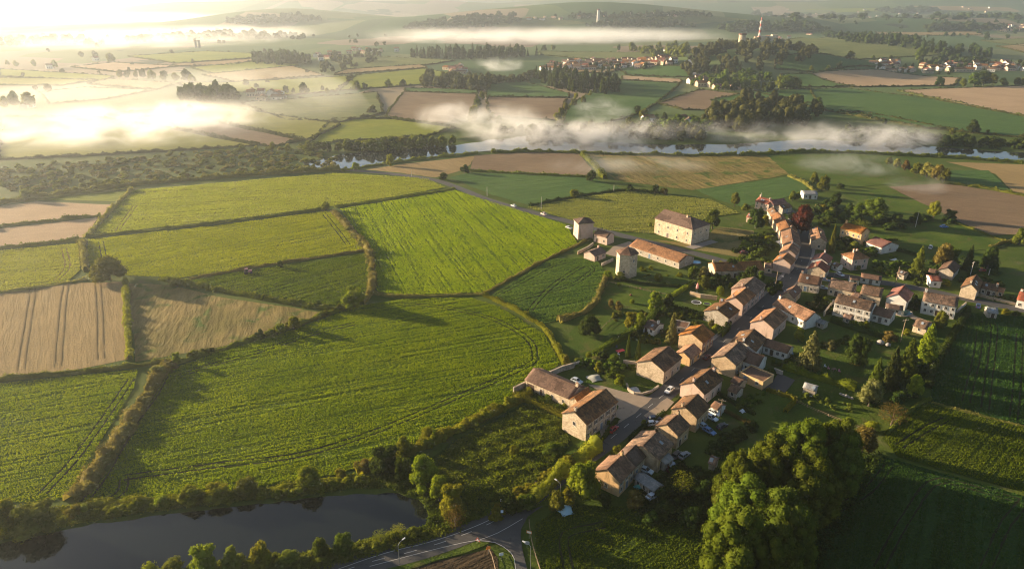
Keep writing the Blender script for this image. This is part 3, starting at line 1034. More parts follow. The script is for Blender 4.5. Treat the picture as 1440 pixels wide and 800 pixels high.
def roof_mat(name, cols):
    m, nt, out = new_mat(name)
    tc = N(nt, 'ShaderNodeTexCoord')
    v = N(nt, 'ShaderNodeTexVoronoi', i_Scale=1.0)
    nt.links.new(mapping(nt, tc.outputs['Object'], (0, 0, 0), (2.6, 1.9, 1.0)), v.inputs['Vector'])
    sp = N(nt, 'ShaderNodeSeparateColor')
    nt.links.new(v.outputs['Color'], sp.inputs[0])
    cr = N(nt, 'ShaderNodeValToRGB')
    e = cr.color_ramp.elements
    e[0].position, e[0].color = 0.0, (*cols[0], 1)
    e[1].position, e[1].color = 1.0, (*cols[2], 1)
    x = e.new(0.5)
    x.color = (*cols[1], 1)
    p = position(nt)
    patch = noise(nt, p, 0.35, 5.0, 0.7)
    k = math_n(nt, 'MULTIPLY_ADD', sp.outputs[0], 0.6, math_n(nt, 'MULTIPLY_ADD', patch, 0.9, -0.25))
    nt.links.new(k, cr.inputs[0])
    c = mixc(nt, cr.outputs[0], (0.10, 0.085, 0.06), ramp(nt, noise(nt, p, 0.8, 5.0, 0.75), 0.60, 0.72))
    lich = ramp(nt, noise(nt, p, 2.2, 3.0, 0.7), 0.66, 0.76)
    c = mixc(nt, c, (0.36, 0.32, 0.24), math_n(nt, 'MULTIPLY', lich, 0.55))
    oi = nt.nodes.new('ShaderNodeObjectInfo')
    hs = N(nt, 'ShaderNodeHueSaturation')
    nt.links.new(c, hs.inputs['Color'])
    nt.links.new(math_n(nt, 'MULTIPLY_ADD', oi.outputs['Random'], 0.5, 0.8), hs.inputs['Value'])
    nt.links.new(math_n(nt, 'MULTIPLY_ADD', math_n(nt, 'FRACT', math_n(nt, 'MULTIPLY', oi.outputs['Random'], 7.3)), 0.4, 0.8), hs.inputs['Saturation'])
    c = hs.outputs[0]
    # newer or older patches of tiles
    vp = N(nt, 'ShaderNodeTexVoronoi', distance='CHEBYCHEV', i_Scale=0.32)
    nt.links.new(tc.outputs['Object'], vp.inputs['Vector'])
    sp2 = N(nt, 'ShaderNodeSeparateColor')
    nt.links.new(vp.outputs['Color'], sp2.inputs[0])
    c = mixc(nt, c, mixc(nt, c, (0.62, 0.6, 0.6), 1.0, 'MULTIPLY'), ramp(nt, sp2.outputs[0], 0.6, 0.9))
    w = N(nt, 'ShaderNodeTexWave', wave_type='BANDS', bands_direction='X', i_Scale=0.8, i_Distortion=0.6)
    nt.links.new(tc.outputs['Object'], w.inputs['Vector'])
    hgt = math_n(nt, 'MULTIPLY_ADD', w.outputs['Fac'], 0.5, sp.outputs[1])
    principled(nt, out, c, 0.9, bump(nt, hgt, 0.5, 0.05), 0.15)
    return m


ROOF = {
    'tile': roof_mat('clay_tiles', [(0.12, 0.062, 0.034), (0.24, 0.115, 0.052), (0.36, 0.175, 0.075)]),
    'old': roof_mat('old_clay_tiles', [(0.060, 0.042, 0.032), (0.145, 0.086, 0.052), (0.29, 0.160, 0.082)]),
    'red': roof_mat('red_tiles', [(0.13, 0.045, 0.032), (0.19, 0.068, 0.046), (0.25, 0.105, 0.070)]),
    'brown': roof_mat('brown_tiles', [(0.09, 0.055, 0.04), (0.14, 0.085, 0.06), (0.19, 0.12, 0.085)]),
    'grey': roof_mat('grey_sheet', [(0.16, 0.16, 0.16), (0.22, 0.22, 0.215), (0.30, 0.29, 0.28)]),
}
GLASS = plain((0.020, 0.022, 0.026), 0.12, 0.5)
FRAME = plain((0.55, 0.50, 0.43), 0.7)
FRAME_W = plain((0.72, 0.70, 0.66), 0.6)
DOORM = plain((0.075, 0.045, 0.03), 0.7)
SHUT = [plain((0.16, 0.13, 0.11), 0.7), plain((0.30, 0.07, 0.05), 0.6), plain((0.14, 0.20, 0.28), 0.6), plain((0.36, 0.33, 0.29), 0.7)]
SKYL = plain((0.30, 0.34, 0.38), 0.1, 0.6)
POT = plain((0.36, 0.16, 0.09), 0.85)

_b = MB()
for q in ((-0.5, -0.38, 0, 1.3), (0.38, 0.5, 0, 1.3), (-0.38, 0.38, 0, 0.12), (-0.38, 0.38, 1.16, 1.3)):
    _b.box(q[0], q[1], -0.07, 0.02, q[2], q[3])
_b.box(-0.6, 0.6, -0.12, 0.02, -0.1, 0.0)
_b.box(-0.03, 0.03, -0.05, 0.0, 0.12, 1.16)
ME_WIN = _b.mesh('window', FRAME)
ME_PANE = MB().box(-0.38, 0.38, -0.03, 0.0, 0.12, 1.16).mesh('pane', GLASS)
_b = MB().box(-0.225, 0.225, -0.06, 0.0, 0.0, 1.3)
for zz in (0.12, 0.62, 1.1):
    _b.box(-0.2, 0.2, -0.09, -0.06, zz, zz + 0.08)
ME_SHUT = _b.mesh('shutter', SHUT[0])
_b = MB().box(-0.55, 0.55, -0.04, 0.0, 0.0, 2.15)
ME_DOOR = _b.mesh('door', DOORM)
_b = MB().box(-0.7, -0.55, -0.09, 0.01, 0, 2.3).box(0.55, 0.7, -0.09, 0.01, 0, 2.3).box(-0.55, 0.55, -0.09, 0.01, 2.15, 2.3)
ME_DFRAME = _b.mesh('door_frame', FRAME)
ME_HANDLE = MB().box(0.38, 0.46, -0.09, -0.04, 1.0, 1.05).mesh('handle', plain((0.3, 0.28, 0.25), 0.4, 0.5, 0.8))
_b = MB().box(-0.38, 0.38, -0.3, 0.3, -1.2, 0.95).box(-0.46, 0.46, -0.38, 0.38, 0.95, 1.08)
ME_CHIM = _b.mesh('chimney', WALL['ochre'])
_b = MB()
for sx in (-0.17, 0.17):
    _b.tube([(sx, 0, 1.06), (sx, 0, 1.45)], [0.12, 0.10], 8)
ME_POTS = _b.mesh('chimney_pots', POT)
_b = MB().box(-1.3, 1.3, -0.05, 0.0, 0, 2.3)
ME_BARN = _b.mesh('barn_door', DOORM)


def opening(root, kind, x, y, z, rz, rs, shut=None):
    """a window, a door or a barn door on a wall; the wall's outside is local -y turned by rz"""
    if kind == 'w':
        o = link('window', ME_WIN, None, root, (x, y, z), rz)
        link('pane', ME_PANE, None, o)
        if shut is not None:
            for sx in (-0.76, 0.76):
                link('shutter', ME_SHUT, shut, o, (sx, 0, 0))
    elif kind == 'd':
        o = link('door', ME_DOOR, rs.choice([DOORM, SHUT[0], SHUT[2]]), root, (x, y, z), rz)
        link('door_frame', ME_DFRAME, None, o)
        link('handle', ME_HANDLE, None, o)
    else:
        o = link('barn_door', ME_BARN, None, root, (x, y, z), rz)
    return o


def roof_gable(L, W, h, rise, rg, over=0.35, end=0.22, sag=0.10):
    """both slopes as one sagging slab, uneven like old tiles"""
    nx = max(4, int(L / 1.1))
    xs = np.linspace(-end, L + end, nx + 1)
    half = W / 2
    ys = np.concatenate([np.linspace(-over, half, 6), np.linspace(half, W + over, 6)[1:]])
    X, Y = np.meshgrid(xs, ys, indexing='ij')
    Z = h + rise * (1 - np.abs(Y / half - 1)) + 0.06
    t = np.clip(X / max(L, 0.1), 0, 1)
    Z = Z - sag * np.sin(np.pi * t) * (0.4 + 0.6 * (1 - np.abs(Y / half - 1)))
    Z = Z + rg.normal(size=Z.shape) * 0.022 + rg.normal(size=(len(xs), 1)) * 0.02
    n, m = X.shape
    top = np.stack([X, Y, Z + 0.12], -1).reshape(-1, 3)
    bot = np.stack([X, Y, Z - 0.03], -1).reshape(-1, 3)
    idx = np.arange(n * m).reshape(n, m)
    q = np.stack([idx[:-1, :-1], idx[1:, :-1], idx[1:, 1:], idx[:-1, 1:]], -1).reshape(-1, 4)
    qb = q[:, ::-1] + n * m
    rim = []
    loop = list(idx[:, 0]) + list(idx[-1, 1:]) + list(idx[-2::-1, -1]) + list(idx[0, -2:0:-1])
    for a, b in zip(loop, loop[1:] + loop[:1]):
        rim.append((b, a, a + n * m, b + n * m))
    return np_mesh('roof', np.concatenate([top, bot]), [np.concatenate([q, qb, np.array(rim)])])


def roof_hip(L, W, h, rise, hips, over=0.35):
    """hips: bit 1 = end at x 0, bit 2 = end at x L"""
    o = over
    s = rise / (W / 2)
    z0 = h - o * s + 0.06
    x0, x1 = -o, L + o
    rx0 = (W / 2) if hips & 1 else -0.2
    rx1 = L - (W / 2) if hips & 2 else L + 0.2
    if rx1 < rx0:
        rx0 = rx1 = L / 2
    zr = h + rise + 0.06
    v = [(x0, -o, z0), (x1, -o, z0), (x1, W + o, z0), (x0, W + o, z0), (rx0, W / 2, zr), (rx1, W / 2, zr)]
    mb = MB()
    up = [(a, b, c + 0.12) for a, b, c in v]
    mb.add(up, [(0, 1, 5, 4), (2, 3, 4, 5), (1, 2, 5), (3, 0, 4)])
    mb.add(v, [(4, 5, 1, 0), (5, 4, 3, 2), (5, 2, 1), (4, 0, 3)])
    for a, b in ((0, 1), (1, 2), (2, 3), (3, 0)):
        mb.add([v[a], v[b], up[b], up[a]], [(0, 1, 2, 3)])
    return mb.mesh('roof'), rx0, rx1


house_count = [0]


def house(label, p, q, wref, h, rise, wall='stone', roof='old', win=3, gwin=1, floors=1, hip=0, chim=1, doors=1, shut=None, barn=0, name='house', cat='house', group=None, flat=False, plus=0.0):
    house_count[0] += 1
    rs = random.Random(house_count[0] * 13 + 5)
    rg = np.random.default_rng(house_count[0])
    P, Q = G(p[0], p[1], h), G(q[0], q[1], h)
    u = Q - P
    u.z = 0
    L = u.length
    u.normalize()
    n = Vector((-u.y, u.x, 0))
    if isinstance(wref, tuple):
        d = (G(wref[0], wref[1], h) - P).dot(n)
        W = abs(d)
        if d < 0:
            n = -n
    else:
        W = wref
        if n.dot(Vector((P.x, P.y, 0))) < 0:
            n = -n
    if u.cross(n).z < 0:
        P, u = Q, -u
        if hip in (1, 2):
            hip = 3 - hip
    z0 = hzf(P.x, P.y)
    root = empty(name, (P.x, P.y, z0 + 0.2), math.atan2(u.y, u.x))
    h = h - 0.2
    tag(root, label, cat, group)
    wm = WALL[wall]
    half = W / 2
    mb = MB()
    zb = -0.4
    if flat:
        mb.box(0, L, 0, W, zb, h)
        mb.build('wall', wm, root)
        m2 = MB().box(0.3, L - 0.3, 0.3, W - 0.3, h - 0.3, h + 0.003)
        m2.build('roof', ROOF['brown'], root)
        pb = MB().box(-0.05, L + 0.05, -0.05, 0.25, h, h + 0.35).box(-0.05, L + 0.05, W - 0.25, W + 0.05, h, h + 0.35).box(-0.05, 0.25, 0.25, W - 0.25, h, h + 0.35).box(L - 0.25, L + 0.05, 0.25, W - 0.25, h, h + 0.35)
        pb.build('parapet', wm, root)
    else:
        if hip == 3:
            mb.box(0, L, 0, W, zb, h)
        else:
            a0 = h if hip & 1 else h + rise
            a1 = h if hip & 2 else h + rise
            v = [(0, 0, zb), (L, 0, zb), (L, W, zb), (0, W, zb), (0, 0, h), (L, 0, h), (L, W, h), (0, W, h), (0, half, a0), (L, half, a1)]
            mb.add(v, [(3, 2, 1, 0), (0, 1, 5, 4), (2, 3, 7, 6), (1, 2, 6, 9, 5), (3, 0, 4, 8, 7)])
        mb.build('wall', wm, root)
        if hip:
            rme, rx0, rx1 = roof_hip(L, W, h, rise, hip)
        else:
            rme, rx0, rx1 = roof_gable(L, W, h, rise, rg), -0.2, L + 0.2
        ro = link('roof', rme, ROOF[roof], root)
        if rx1 - rx0 > 0.5:
            rb = MB()
            nseg = max(3, int((rx1 - rx0) / 1.2))
            pts = []
            for k in range(nseg + 1):
                t = k / nseg
                xx = rx0 + (rx1 - rx0) * t
                sg = 0.10 * math.sin(math.pi * min(1, max(0, xx / L))) if not hip else 0
                pts.append((xx, half, h + rise + 0.17 - sg + rs.uniform(-0.015, 0.015)))
            rb.tube(pts, [0.13] * len(pts), 6)
            rb.build('ridge_tiles', ROOF[roof], ro)
        if hip:
            for e_, bit, cx in ((rx0, 1, -0.35), (rx1, 2, L + 0.35)):
                if hip & bit:
                    for yy in (-0.35, W + 0.35):
                        hb = MB().tube([(e_, half, h + rise + 0.17), (cx, yy, h - 0.35 * rise / half + 0.2)], [0.11, 0.11], 6)
                        hb.build('hip_tiles', ROOF[roof], ro)
        if not hip and rs.random() < 0.5:
            for k in range(rs.choice([1, 1, 2])):
                sx, sy = L * rs.uniform(0.2, 0.8), half * rs.choice([0.45, 0.55, 1.5])
                tilt = math.atan2(rise, half) * (1 if sy < half else -1)
                g_ = MB().box(-0.4, 0.4, -0.55, 0.55, 0.0, 0.10).build('skylight', SKYL, ro, (sx, sy, h + rise * (1 - abs(sy / half - 1)) + 0.14))
                g_.rotation_euler = (tilt, 0, 0)
        for k in range(chim):
            cx = (0.4, L - 0.4, L * 0.55)[k] if not hip else (L * 0.35, L * 0.65, L * 0.5)[k]
            if rs.random() < 0.4:
                cx = L - cx
            off = rs.choice([0.0, 0.0, 0.9, -0.9])
            link('chimney', ME_CHIM, wm, ro, (cx, half + off, h + rise + 0.1 - abs(off) * rise / half))
            link('chimney_pots', ME_POTS, None, ro, (cx, half + off, h + rise + 0.1 - abs(off) * rise / half))
    # openings
    shm = SHUT[shut] if shut is not None else None
    fz = [0.75] if floors == 1 else [0.8, 0.8 + (h - 0.5) / 2]
    for face in range(4):
        if face == 0:
            ln, nw, pos = L, win, lambda t: (t, 0.0, 0.0)
        elif face == 1:
            ln, nw, pos = L, max(0, win - 1), lambda t: (t, W, math.pi)
        elif face == 2:
            ln, nw, pos = W, gwin, lambda t: (0.0, t, -math.pi / 2)
        else:
            ln, nw, pos = W, gwin, lambda t: (L, t, math.pi / 2)
        if nw == 0 or ln < 1.8:
            continue
        slots = [(k + 0.5) / nw * ln for k in range(nw)]
        dset = set()
        if face in (0,) and doors:
            dset = {min(nw - 1, int(nw * 0.4))}
        for fi, z in enumerate(fz):
            if z + 1.3 > h - 0.1:
                z = max(0.3, h - 1.55)
            for k, t in enumerate(slots):
                t = min(max(t + rs.uniform(-0.25, 0.25), 0.75), ln - 0.75)
                x, y, rz = pos(t)
                if fi == 0 and k in dset:
                    opening(root, 'd', x, y, -0.02, rz, rs)
                    continue
                if face == 0 and barn and fi == 0 and k < barn:
                    opening(root, 'b', min(max(t, 1.5), ln - 1.5), y, -0.02, rz, rs)
                    continue
                if face in (2, 3) and rs.random() < 0.3:
                    continue
                opening(root, 'w', x, y, z, rz, rs, shm if (face == 0 and ln / nw > 2.3) else None)
    return root


# ---- the street, from the junction upwards: eave line p -> q, a pixel on the other eave (or a width), eave height, roof rise
H = house
H('long two storey stone house with a bare sunlit gable beside the gravel forecourt', (824.5, 596.4), (867.9, 564.0), (790, 581.5), 5.6, 2.2, 'stone', 'old', 5, 1, 2, chim=1, doors=1, shut=0)
H('low tiled link building between the long house and the barn', (812.8, 565.8), (832, 551.8), (802.3, 560.9), 3.4, 1.2, 'stone', 'tile', 2, 0, 1, chim=0)
H('long low barn with a brown tiled roof behind the clipped hedge', (739.3, 533.4), (801.4, 560.5), 8.0, 3.4, 2.0, 'stone', 'brown', 4, 0, 1, chim=1, barn=1, name='barn', cat='barn')
H('stone house with a broad pale gable across the street from the white car', (933.8, 522.5), (958.1, 502.5), (896.3, 508.8), 4.6, 2.3, 'stone', 'old', 3, 0, 1, chim=0, doors=1)
H('small low house with an orange gable squeezed between two taller ones', (970.6, 504.4), (985.6, 493.1), (951, 495.6), 3.0, 1.5, 'orange', 'tile', 2, 0, 1, chim=0)
H('pink fronted house with red shutters on the left of the street', (988.1, 481.9), (1003.8, 469.4), (953.8, 471.9), 4.8, 2.1, 'ochre', 'tile', 3, 0, 2, chim=0, shut=1)
H('pink gabled house with two chimneys right of the white car', (990, 553.8), (1016, 533), (955.6, 541.9), 4.2, 2.3, 'pink', 'old', 3, 0, 1, chim=2)
H('large street house whose ochre gable rises above the flat garage', (1035, 513.8), (1055.6, 493.8), (1003, 501), 4.6, 2.1, 'ochre', 'old', 3, 0, 1, chim=2)
H('rear wing at right angles behind the ochre gable', (1045, 507), (1067, 514), 7.0, 3.6, 1.8, 'white', 'brown', 2, 0, 1, chim=0, doors=0)
H('flat roofed garage with an orange sunlit wall', (1040, 524), (1073, 538), 6.5, 2.6, 0, 'orange', 'brown', 2, 1, 1, flat=True, chim=0, name='garage', cat='garage')
H('dark roofed house in the middle of the right hand row', (1062.5, 493.8), (1076.9, 475.6), (1030, 478.8), 4.3, 2.1, 'white', 'old', 3, 0, 1, chim=1)
H('long low rear annexe with glazed doors beside the pale tree', (1073.8, 485.6), (1107, 496.3), 5.5, 2.9, 1.3, 'white', 'brown', 4, 1, 1, chim=0)
H('house with a plain cream gable and a lit orange slope mid street', (1088.1, 462.5), (1106.9, 445), (1055, 453.8), 4.6, 2.2, 'pink', 'tile', 3, 0, 1, chim=1)
H('long tiled house lying across the row with white back wall', (1133.8, 451.3), (1087, 428), (1142.5, 440), 3.3, 2.5, 'white', 'tile', 4, 1, 1, hip=0, chim=1, doors=1)
H('small stone house with a pale gable near the crossroads', (1116, 419), (1127, 408), (1103, 412), 3.2, 1.6, 'ochre', 'brown', 2, 0, 1, chim=0)
H('pink terrace house facing the street above the low house', (1045, 428.8), (1062.5, 413.8), (1021.3, 421.3), 4.7, 2.1, 'pink', 'tile', 3, 0, 2, chim=1, shut=0)
H('upper terrace house at the far end of the pink row', (1062.5, 413.8), (1076.3, 400.6), (1031.9, 403.1), 5.0, 2.2, 'pink', 'old', 3, 0, 2, chim=1, shut=0)
H('low house with a grey rendered gable at the near end of the pink row', (1024.4, 447.5), (1039.4, 436.3), (986.3, 440), 3.8, 1.9, 'grey', 'old', 2, 0, 1, chim=1)
H('house with an orange sunlit gable beside the parked cars', (980, 588.1), (997.5, 570), (944.4, 575), 4.6, 2.1, 'ochre', 'old', 3, 0, 1, chim=1)
H('middle house of the dark roofed trio below the parked cars', (953, 612.5), (969.4, 597.5), (918, 601), 4.3, 2.0, 'ochre', 'old', 2, 0, 1, chim=1)
H('dark roofed house with lit ragged left slope and twin chimneys', (926, 645.6), (946, 623.8), (886, 623), 4.1, 2.0, 'ochre', 'old', 2, 0, 1, chim=2)
H('lowest house of the street with an ochre gable beside the bright round tree', (871.3, 677.5), (892, 656), (840, 658), 4.4, 2.0, 'orange', 'tile', 3, 1, 2, chim=1, shut=3)
H('narrow rear house between the lowest house and its neighbour', (893, 655), (907, 641), (868, 640), 4.0, 1.9, 'grey', 'brown', 2, 0, 1, chim=0)
# ---- right hand group
H('stone house with two chimneys at the crossroads corner', (1122.5, 395.6), (1152.5, 401.3), 8.0, 3.8, 2.0, 'grey', 'brown', 4, 1, 1, chim=2)
H('long cream house beside the parked blue cars', (1165, 402.5), (1199.4, 410), 8.0, 3.6, 2.0, 'stone', 'old', 4, 1, 1, chim=0)
H('square stone house with a patched roof east of the cream house', (1210.6, 411.9), (1238.8, 417.5), 8.0, 3.9, 2.0, 'stone', 'old', 2, 1, 1, chim=0)
H('tall white backed house with a long tiled roof above the garden hedge', (1173.8, 425), (1225, 437.5), 8.0, 5.2, 1.9, 'white', 'old', 5, 1, 2, chim=0, shut=3)
H('lower white extension with a dark roof at the end of the long house', (1226.9, 440.6), (1251.9, 447.5), 7.0, 3.0, 1.6, 'white', 'brown', 3, 1, 1, chim=0)
H('white gabled house with a red tiled roof and lean-to porch', (1275, 424.4), (1284, 412.0), (1246.3, 418.8), 4.0, 2.2, 'white', 'red', 3, 0, 1, chim=0)
H('brown roofed porch in front of the white gabled house', (1246, 432), (1269, 436), 3.6, 2.3, 0.8, 'white', 'brown', 2, 0, 1, chim=0, name='porch', cat='porch', doors=0)
H('white two storey house standing alone with a brown red roof', (1298.1, 422.5), (1345.6, 431.3), 8.0, 5.2, 2.0, 'white', 'old', 5, 1, 2, chim=2)
H('small tiled garden shed with a stone wall under the tall yellow tree', (1284.4, 457.5), (1303, 463), 6.5, 2.4, 1.6, 'stone', 'old', 1, 0, 1, chim=0, doors=0, name='shed', cat='shed')
H('stone cottage with a round gable window on the road to the right', (1373.8, 408.8), (1382, 396), (1351.3, 404.4), 4.2, 2.2, 'stone', 'old', 3, 1, 1, chim=1)
H('low rear wing of the stone cottage on the right', (1380, 404.5), (1402, 409), 6.0, 3.0, 1.4, 'grey', 'old', 3, 1, 1, chim=1)
H('grey cottage with a lit left slope under the dark conifers', (1341, 384), (1350, 374), (1319.4, 380), 3.4, 1.7, 'grey', 'brown', 2, 0, 1, chim=0)
H('white outhouse with a red roof beside the yellow climber', (1309.4, 394.4), (1324.4, 395.6), 6.0, 3.0, 0.9, 'white', 'red', 1, 0, 1, chim=0, doors=0, name='outhouse', cat='outhouse')
H('small wooden shed with a white door in the right hand field', (1389.4, 438.8), (1403, 440.6), 4.5, 2.4, 1.2, 'grey', 'grey', 1, 0, 1, chim=0, doors=1, name='shed', cat='shed')
H('red roofed house cut by the right edge', (1430.6, 421), (1462, 428), 8.0, 3.4, 1.8, 'white', 'red', 3, 1, 1, chim=1)
# ---- upper street
H('pink house with a gable at the street corner', (1111.9, 372.5), (1118.8, 364.5), (1085.6, 369.4), 4.4, 2.2, 'pink', 'tile', 2, 1, 1, chim=0)
H('pink house behind the corner house', (1118.8, 358.8), (1124, 350), (1096, 355.6), 4.6, 2.1, 'pink', 'tile', 2, 0, 1, chim=1)
H('long roofed house on the left of the upper street', (1126, 346), (1122.5, 328.8), (1101, 342.5), 5.0, 2.0, 'grey', 'tile', 4, 0, 1, chim=0)
H('next house up the left side with a patched roof', (1121, 326), (1113.5, 313), (1097.5, 325), 4.8, 1.9, 'stone', 'tile', 3, 0, 1, chim=1)
H('fourth house up the left side of the upper street', (1109, 313.5), (1102, 304), (1090, 311.3), 4.6, 1.8, 'stone', 'tile', 2, 0, 1, chim=1)
H('small narrow house at the top of the left row', (1099, 305), (1093, 296), (1086, 306), 4.4, 1.6, 'grey', 'old', 2, 0, 1, chim=0)
H('farmhouse with a sunlit pale front at the top of the village', (1062.5, 282.8), (1081.3, 287.5), 7.5, 4.2, 1.8, 'pink', 'red', 3, 1, 2, chim=1)
H('dark red roofed farm building behind the sunlit farmhouse', (1088, 289), (1108, 287), 8.0, 4.0, 1.9, 'grey', 'red', 3, 1, 1, chim=1)
H('small stone outbuilding beside the copper tree', (1101, 294), (1114, 291), 5.0, 3.0, 1.4, 'grey', 'old', 1, 1, 1, chim=0, name='outbuilding', cat='outbuilding')
H('nearer tiled house of the pair under the copper tree', (1162.8, 340.3), (1160.6, 333), (1143.5, 343), 4.2, 1.7, 'stone', 'tile', 2, 1, 1, chim=1)
H('farther tiled house of the pair under the copper tree', (1160, 332.5), (1157.5, 323.8), (1141.3, 333.8), 4.2, 1.7, 'stone', 'tile', 2, 1, 1, chim=0)
H('low house with orange ridge above the cream gabled one', (1164, 370.5), (1170.6, 362.5), (1142.5, 363.8), 3.2, 1.7, 'white', 'red', 2, 0, 1, chim=1)
H('cream gabled house at the crossroads opposite the pink one', (1161, 383), (1166.9, 375), (1136, 378), 3.6, 1.9, 'stone', 'red', 2, 1, 1, chim=1)
H('two storey house with an orange sunlit front behind the shrubs', (1182.5, 320.6), (1211.9, 328.8), (1227.5, 326.3), 6.2, 2.0, 'orange', 'tile', 4, 1, 2, chim=1)
H('low white barn with a red roof beside the orange house', (1218.8, 340.6), (1240.6, 348.8), (1258, 342.5), 3.0, 1.9, 'white', 'red', 0, 1, 1, chim=0, name='barn', cat='barn')
H('square hip roofed house with a pink sunlit wall', (1199.4, 365), (1221.9, 362.5), (1182.5, 357.5), 5.2, 2.0, 'pink', 'tile', 2, 1, 2, hip=3, chim=2)
H('row of low white garages behind the crossroads', (1211, 390), (1238.8, 394.4), 5.0, 2.5, 0.9, 'white', 'brown', 3, 0, 1, chim=0, name='garage', cat='garage')
H('small brown roofed lean-to beside the white garages', (1196, 392.8), (1208.8, 394.2), 4.0, 2.2, 0.7, 'white', 'brown', 1, 0, 1, chim=0, doors=0, name='lean_to', cat='shed')
H('long white shed at the meadow edge above the village', (1130.6, 273), (1150, 273.8), 8.0, 3.0, 0.8, 'white', 'grey', 3, 1, 1, chim=0, name='shed', cat='shed')
H('wide farmhouse half hidden by garden trees left of the crossroads', (1006, 381), (1074, 379), 8.5, 3.6, 2.0, 'stone', 'tile', 6, 1, 1, chim=1)
# ---- around the big stone building
H('big square stone building with tall doors and a slate hipped end', (921.3, 307.1), (973.8, 322.9), (1002.7, 315.9), 7.8, 3.2, 'stone', 'brown', 4, 3, 2, hip=2, chim=1, name='hall', cat='hall')
H('small pale house with a brown roof beside the square tower', (835.2, 329), (853.9, 334.3), (865.3, 330.8), 3.8, 1.7, 'pink', 'brown', 2, 1, 1, chim=0)
H('tiny stone barn below the square tower', (836.4, 360.5), (852, 354.4), (819.8, 356.1), 2.8, 1.4, 'pink', 'brown', 2, 0, 1, chim=1, name='barn', cat='barn')
H('very long low barn with a brown roof across the road from the big hall', (885.4, 345.6), (955.4, 369.3), (973, 360.5), 3.0, 2.0, 'grey', 'tile', 6, 1, 1, chim=0, barn=1, name='barn', cat='barn')
H('dark roofed garden house among the shrubs left of the street', (905, 458.5), (920, 464), 6.0, 2.4, 1.2, 'white', 'brown', 2, 1, 1, chim=1)
H('flat brown roofed workshop above the stone house', (945, 459), (966, 463), 5.5, 2.2, 0, 'grey', 'brown', 1, 0, 1, flat=True, chim=0, doors=0, name='workshop', cat='workshop')
H('grey garden shed on the lawn beside the tall hedge', (1130, 544), (1147, 549), 3.0, 2.0, 0.7, 'grey', 'grey', 0, 1, 1, chim=0, name='shed', cat='shed')
H('little brick shed against the edge of the big grove', (997, 650), (1006, 653), 3.0, 2.0, 0.8, 'grey', 'brown', 0, 1, 1, chim=0, name='shed', cat='shed')
H('dark lean-to workshop with glass behind the lowest house', (893, 672), (920, 690), 3.0, 2.2, 0.5, 'grey', 'grey', 3, 0, 1, chim=0, name='lean_to', cat='shed', doors=0)


def tower(label, base, ytop, ybase, wpx, sides, rot, wall, roof, roof_h):
    b = G(base[0], base[1])
    r = wpx / FPX * depth(b) / 2
    hh = px_height(b, ytop) - roof_h
    t = empty('tower', b, rot)
    tag(t, label, 'tower')
    n = sides
    ring = lambda rad, z: [(math.cos(2 * math.pi * (k + 0.5) / n) * rad, math.sin(2 * math.pi * (k + 0.5) / n) * rad, z) for k in range(n)]
    k_ = 1 / math.cos(math.pi / n)
    mb = MB()
    v = ring(r * k_, -0.3) + ring(r * k_ * 0.97, hh)
    mb.add(v, [(i, (i + 1) % n, n + (i + 1) % n, n + i) for i in range(n)])
    mb.build('wall', WALL[wall], t)
    mb = MB()
    v = ring(r * k_ * 1.08, hh) + ring(r * k_ * 1.12, hh + 0.3)
    mb.add(v, [(i, (i + 1) % n, n + (i + 1) % n, n + i) for i in range(n)] + [tuple(range(n))[::-1]])
    mb.build('cornice', WALL['stone'], t)
    mb = MB()
    v = ring(r * k_ * 1.12, hh + 0.302) + [(0, 0, hh + roof_h)]
    mb.add(v, [(i, (i + 1) % n, n) for i in range(n)])
    ro = mb.build('roof', ROOF[roof], t)
    MB().tube([(0, 0, hh + roof_h - 0.2), (0, 0, hh + roof_h + 0.9)], [0.14, 0.05], 6).build('finial', POT, ro)
    for k in range(n):
        a = 2 * math.pi * (k + 1) / n
        rs = random.Random(k)
        for z in (hh * 0.2, hh * 0.68):
            if (k + int(z)) % 2 == 0:
                o = opening(t, 'w', math.cos(a) * r * 0.985, math.sin(a) * r * 0.985, z, a + math.pi / 2, rs)
    return t


tower('square stone tower with a pyramid roof beside the field road', (820, 333), 305, 0, 22, 4, R(12), 'pink', 'brown', 2.4)
tower('polygonal stone dovecote tower with a pointed tiled roof', (880, 386), 347, 0, 26, 6, R(8), 'stone', 'brown', 2.6)


def wall_run(label, pix, h, thick=0.4, mat=None, name='garden_wall', cat='wall'):
    pts = [G(x, y) for x, y in pix]
    mb = MB()
    for a, b in zip(pts, pts[1:]):
        d = (b - a)
        d.z = 0
        L = d.length
        d.normalize()
        n = Vector((-d.y, d.x, 0)) * thick / 2
        a2, b2 = a - d * 0.0, b + d * 0.0
        c = [a2 + n, a2 - n, b2 - n, b2 + n]
        mb.add([(p.x, p.y, 0.0) for p in c] + [(p.x, p.y, h) for p in c], [(4, 5, 6, 7), (0, 1, 5, 4), (1, 2, 6, 5), (2, 3, 7, 6), (3, 0, 4, 7)])
    o = mb.build(name, mat or WALL['grey'])
    tag(o, label, cat)
    cb = MB()
    for a, b in zip(pts, pts[1:]):
        d = (b - a)
        d.z = 0
        d.normalize()
        n = Vector((-d.y, d.x, 0)) * (thick / 2 + 0.06)
        c = [a + n, a - n, b - n, b + n]
        cb.add([(p.x, p.y, h + 0.003) for p in c] + [(p.x, p.y, h + 0.12) for p in c], [(4, 5, 6, 7), (0, 1, 5, 4), (1, 2, 6, 5), (2, 3, 7, 6), (3, 0, 4, 7)])
    cb.build('coping', WALL['stone'], o)
    return o


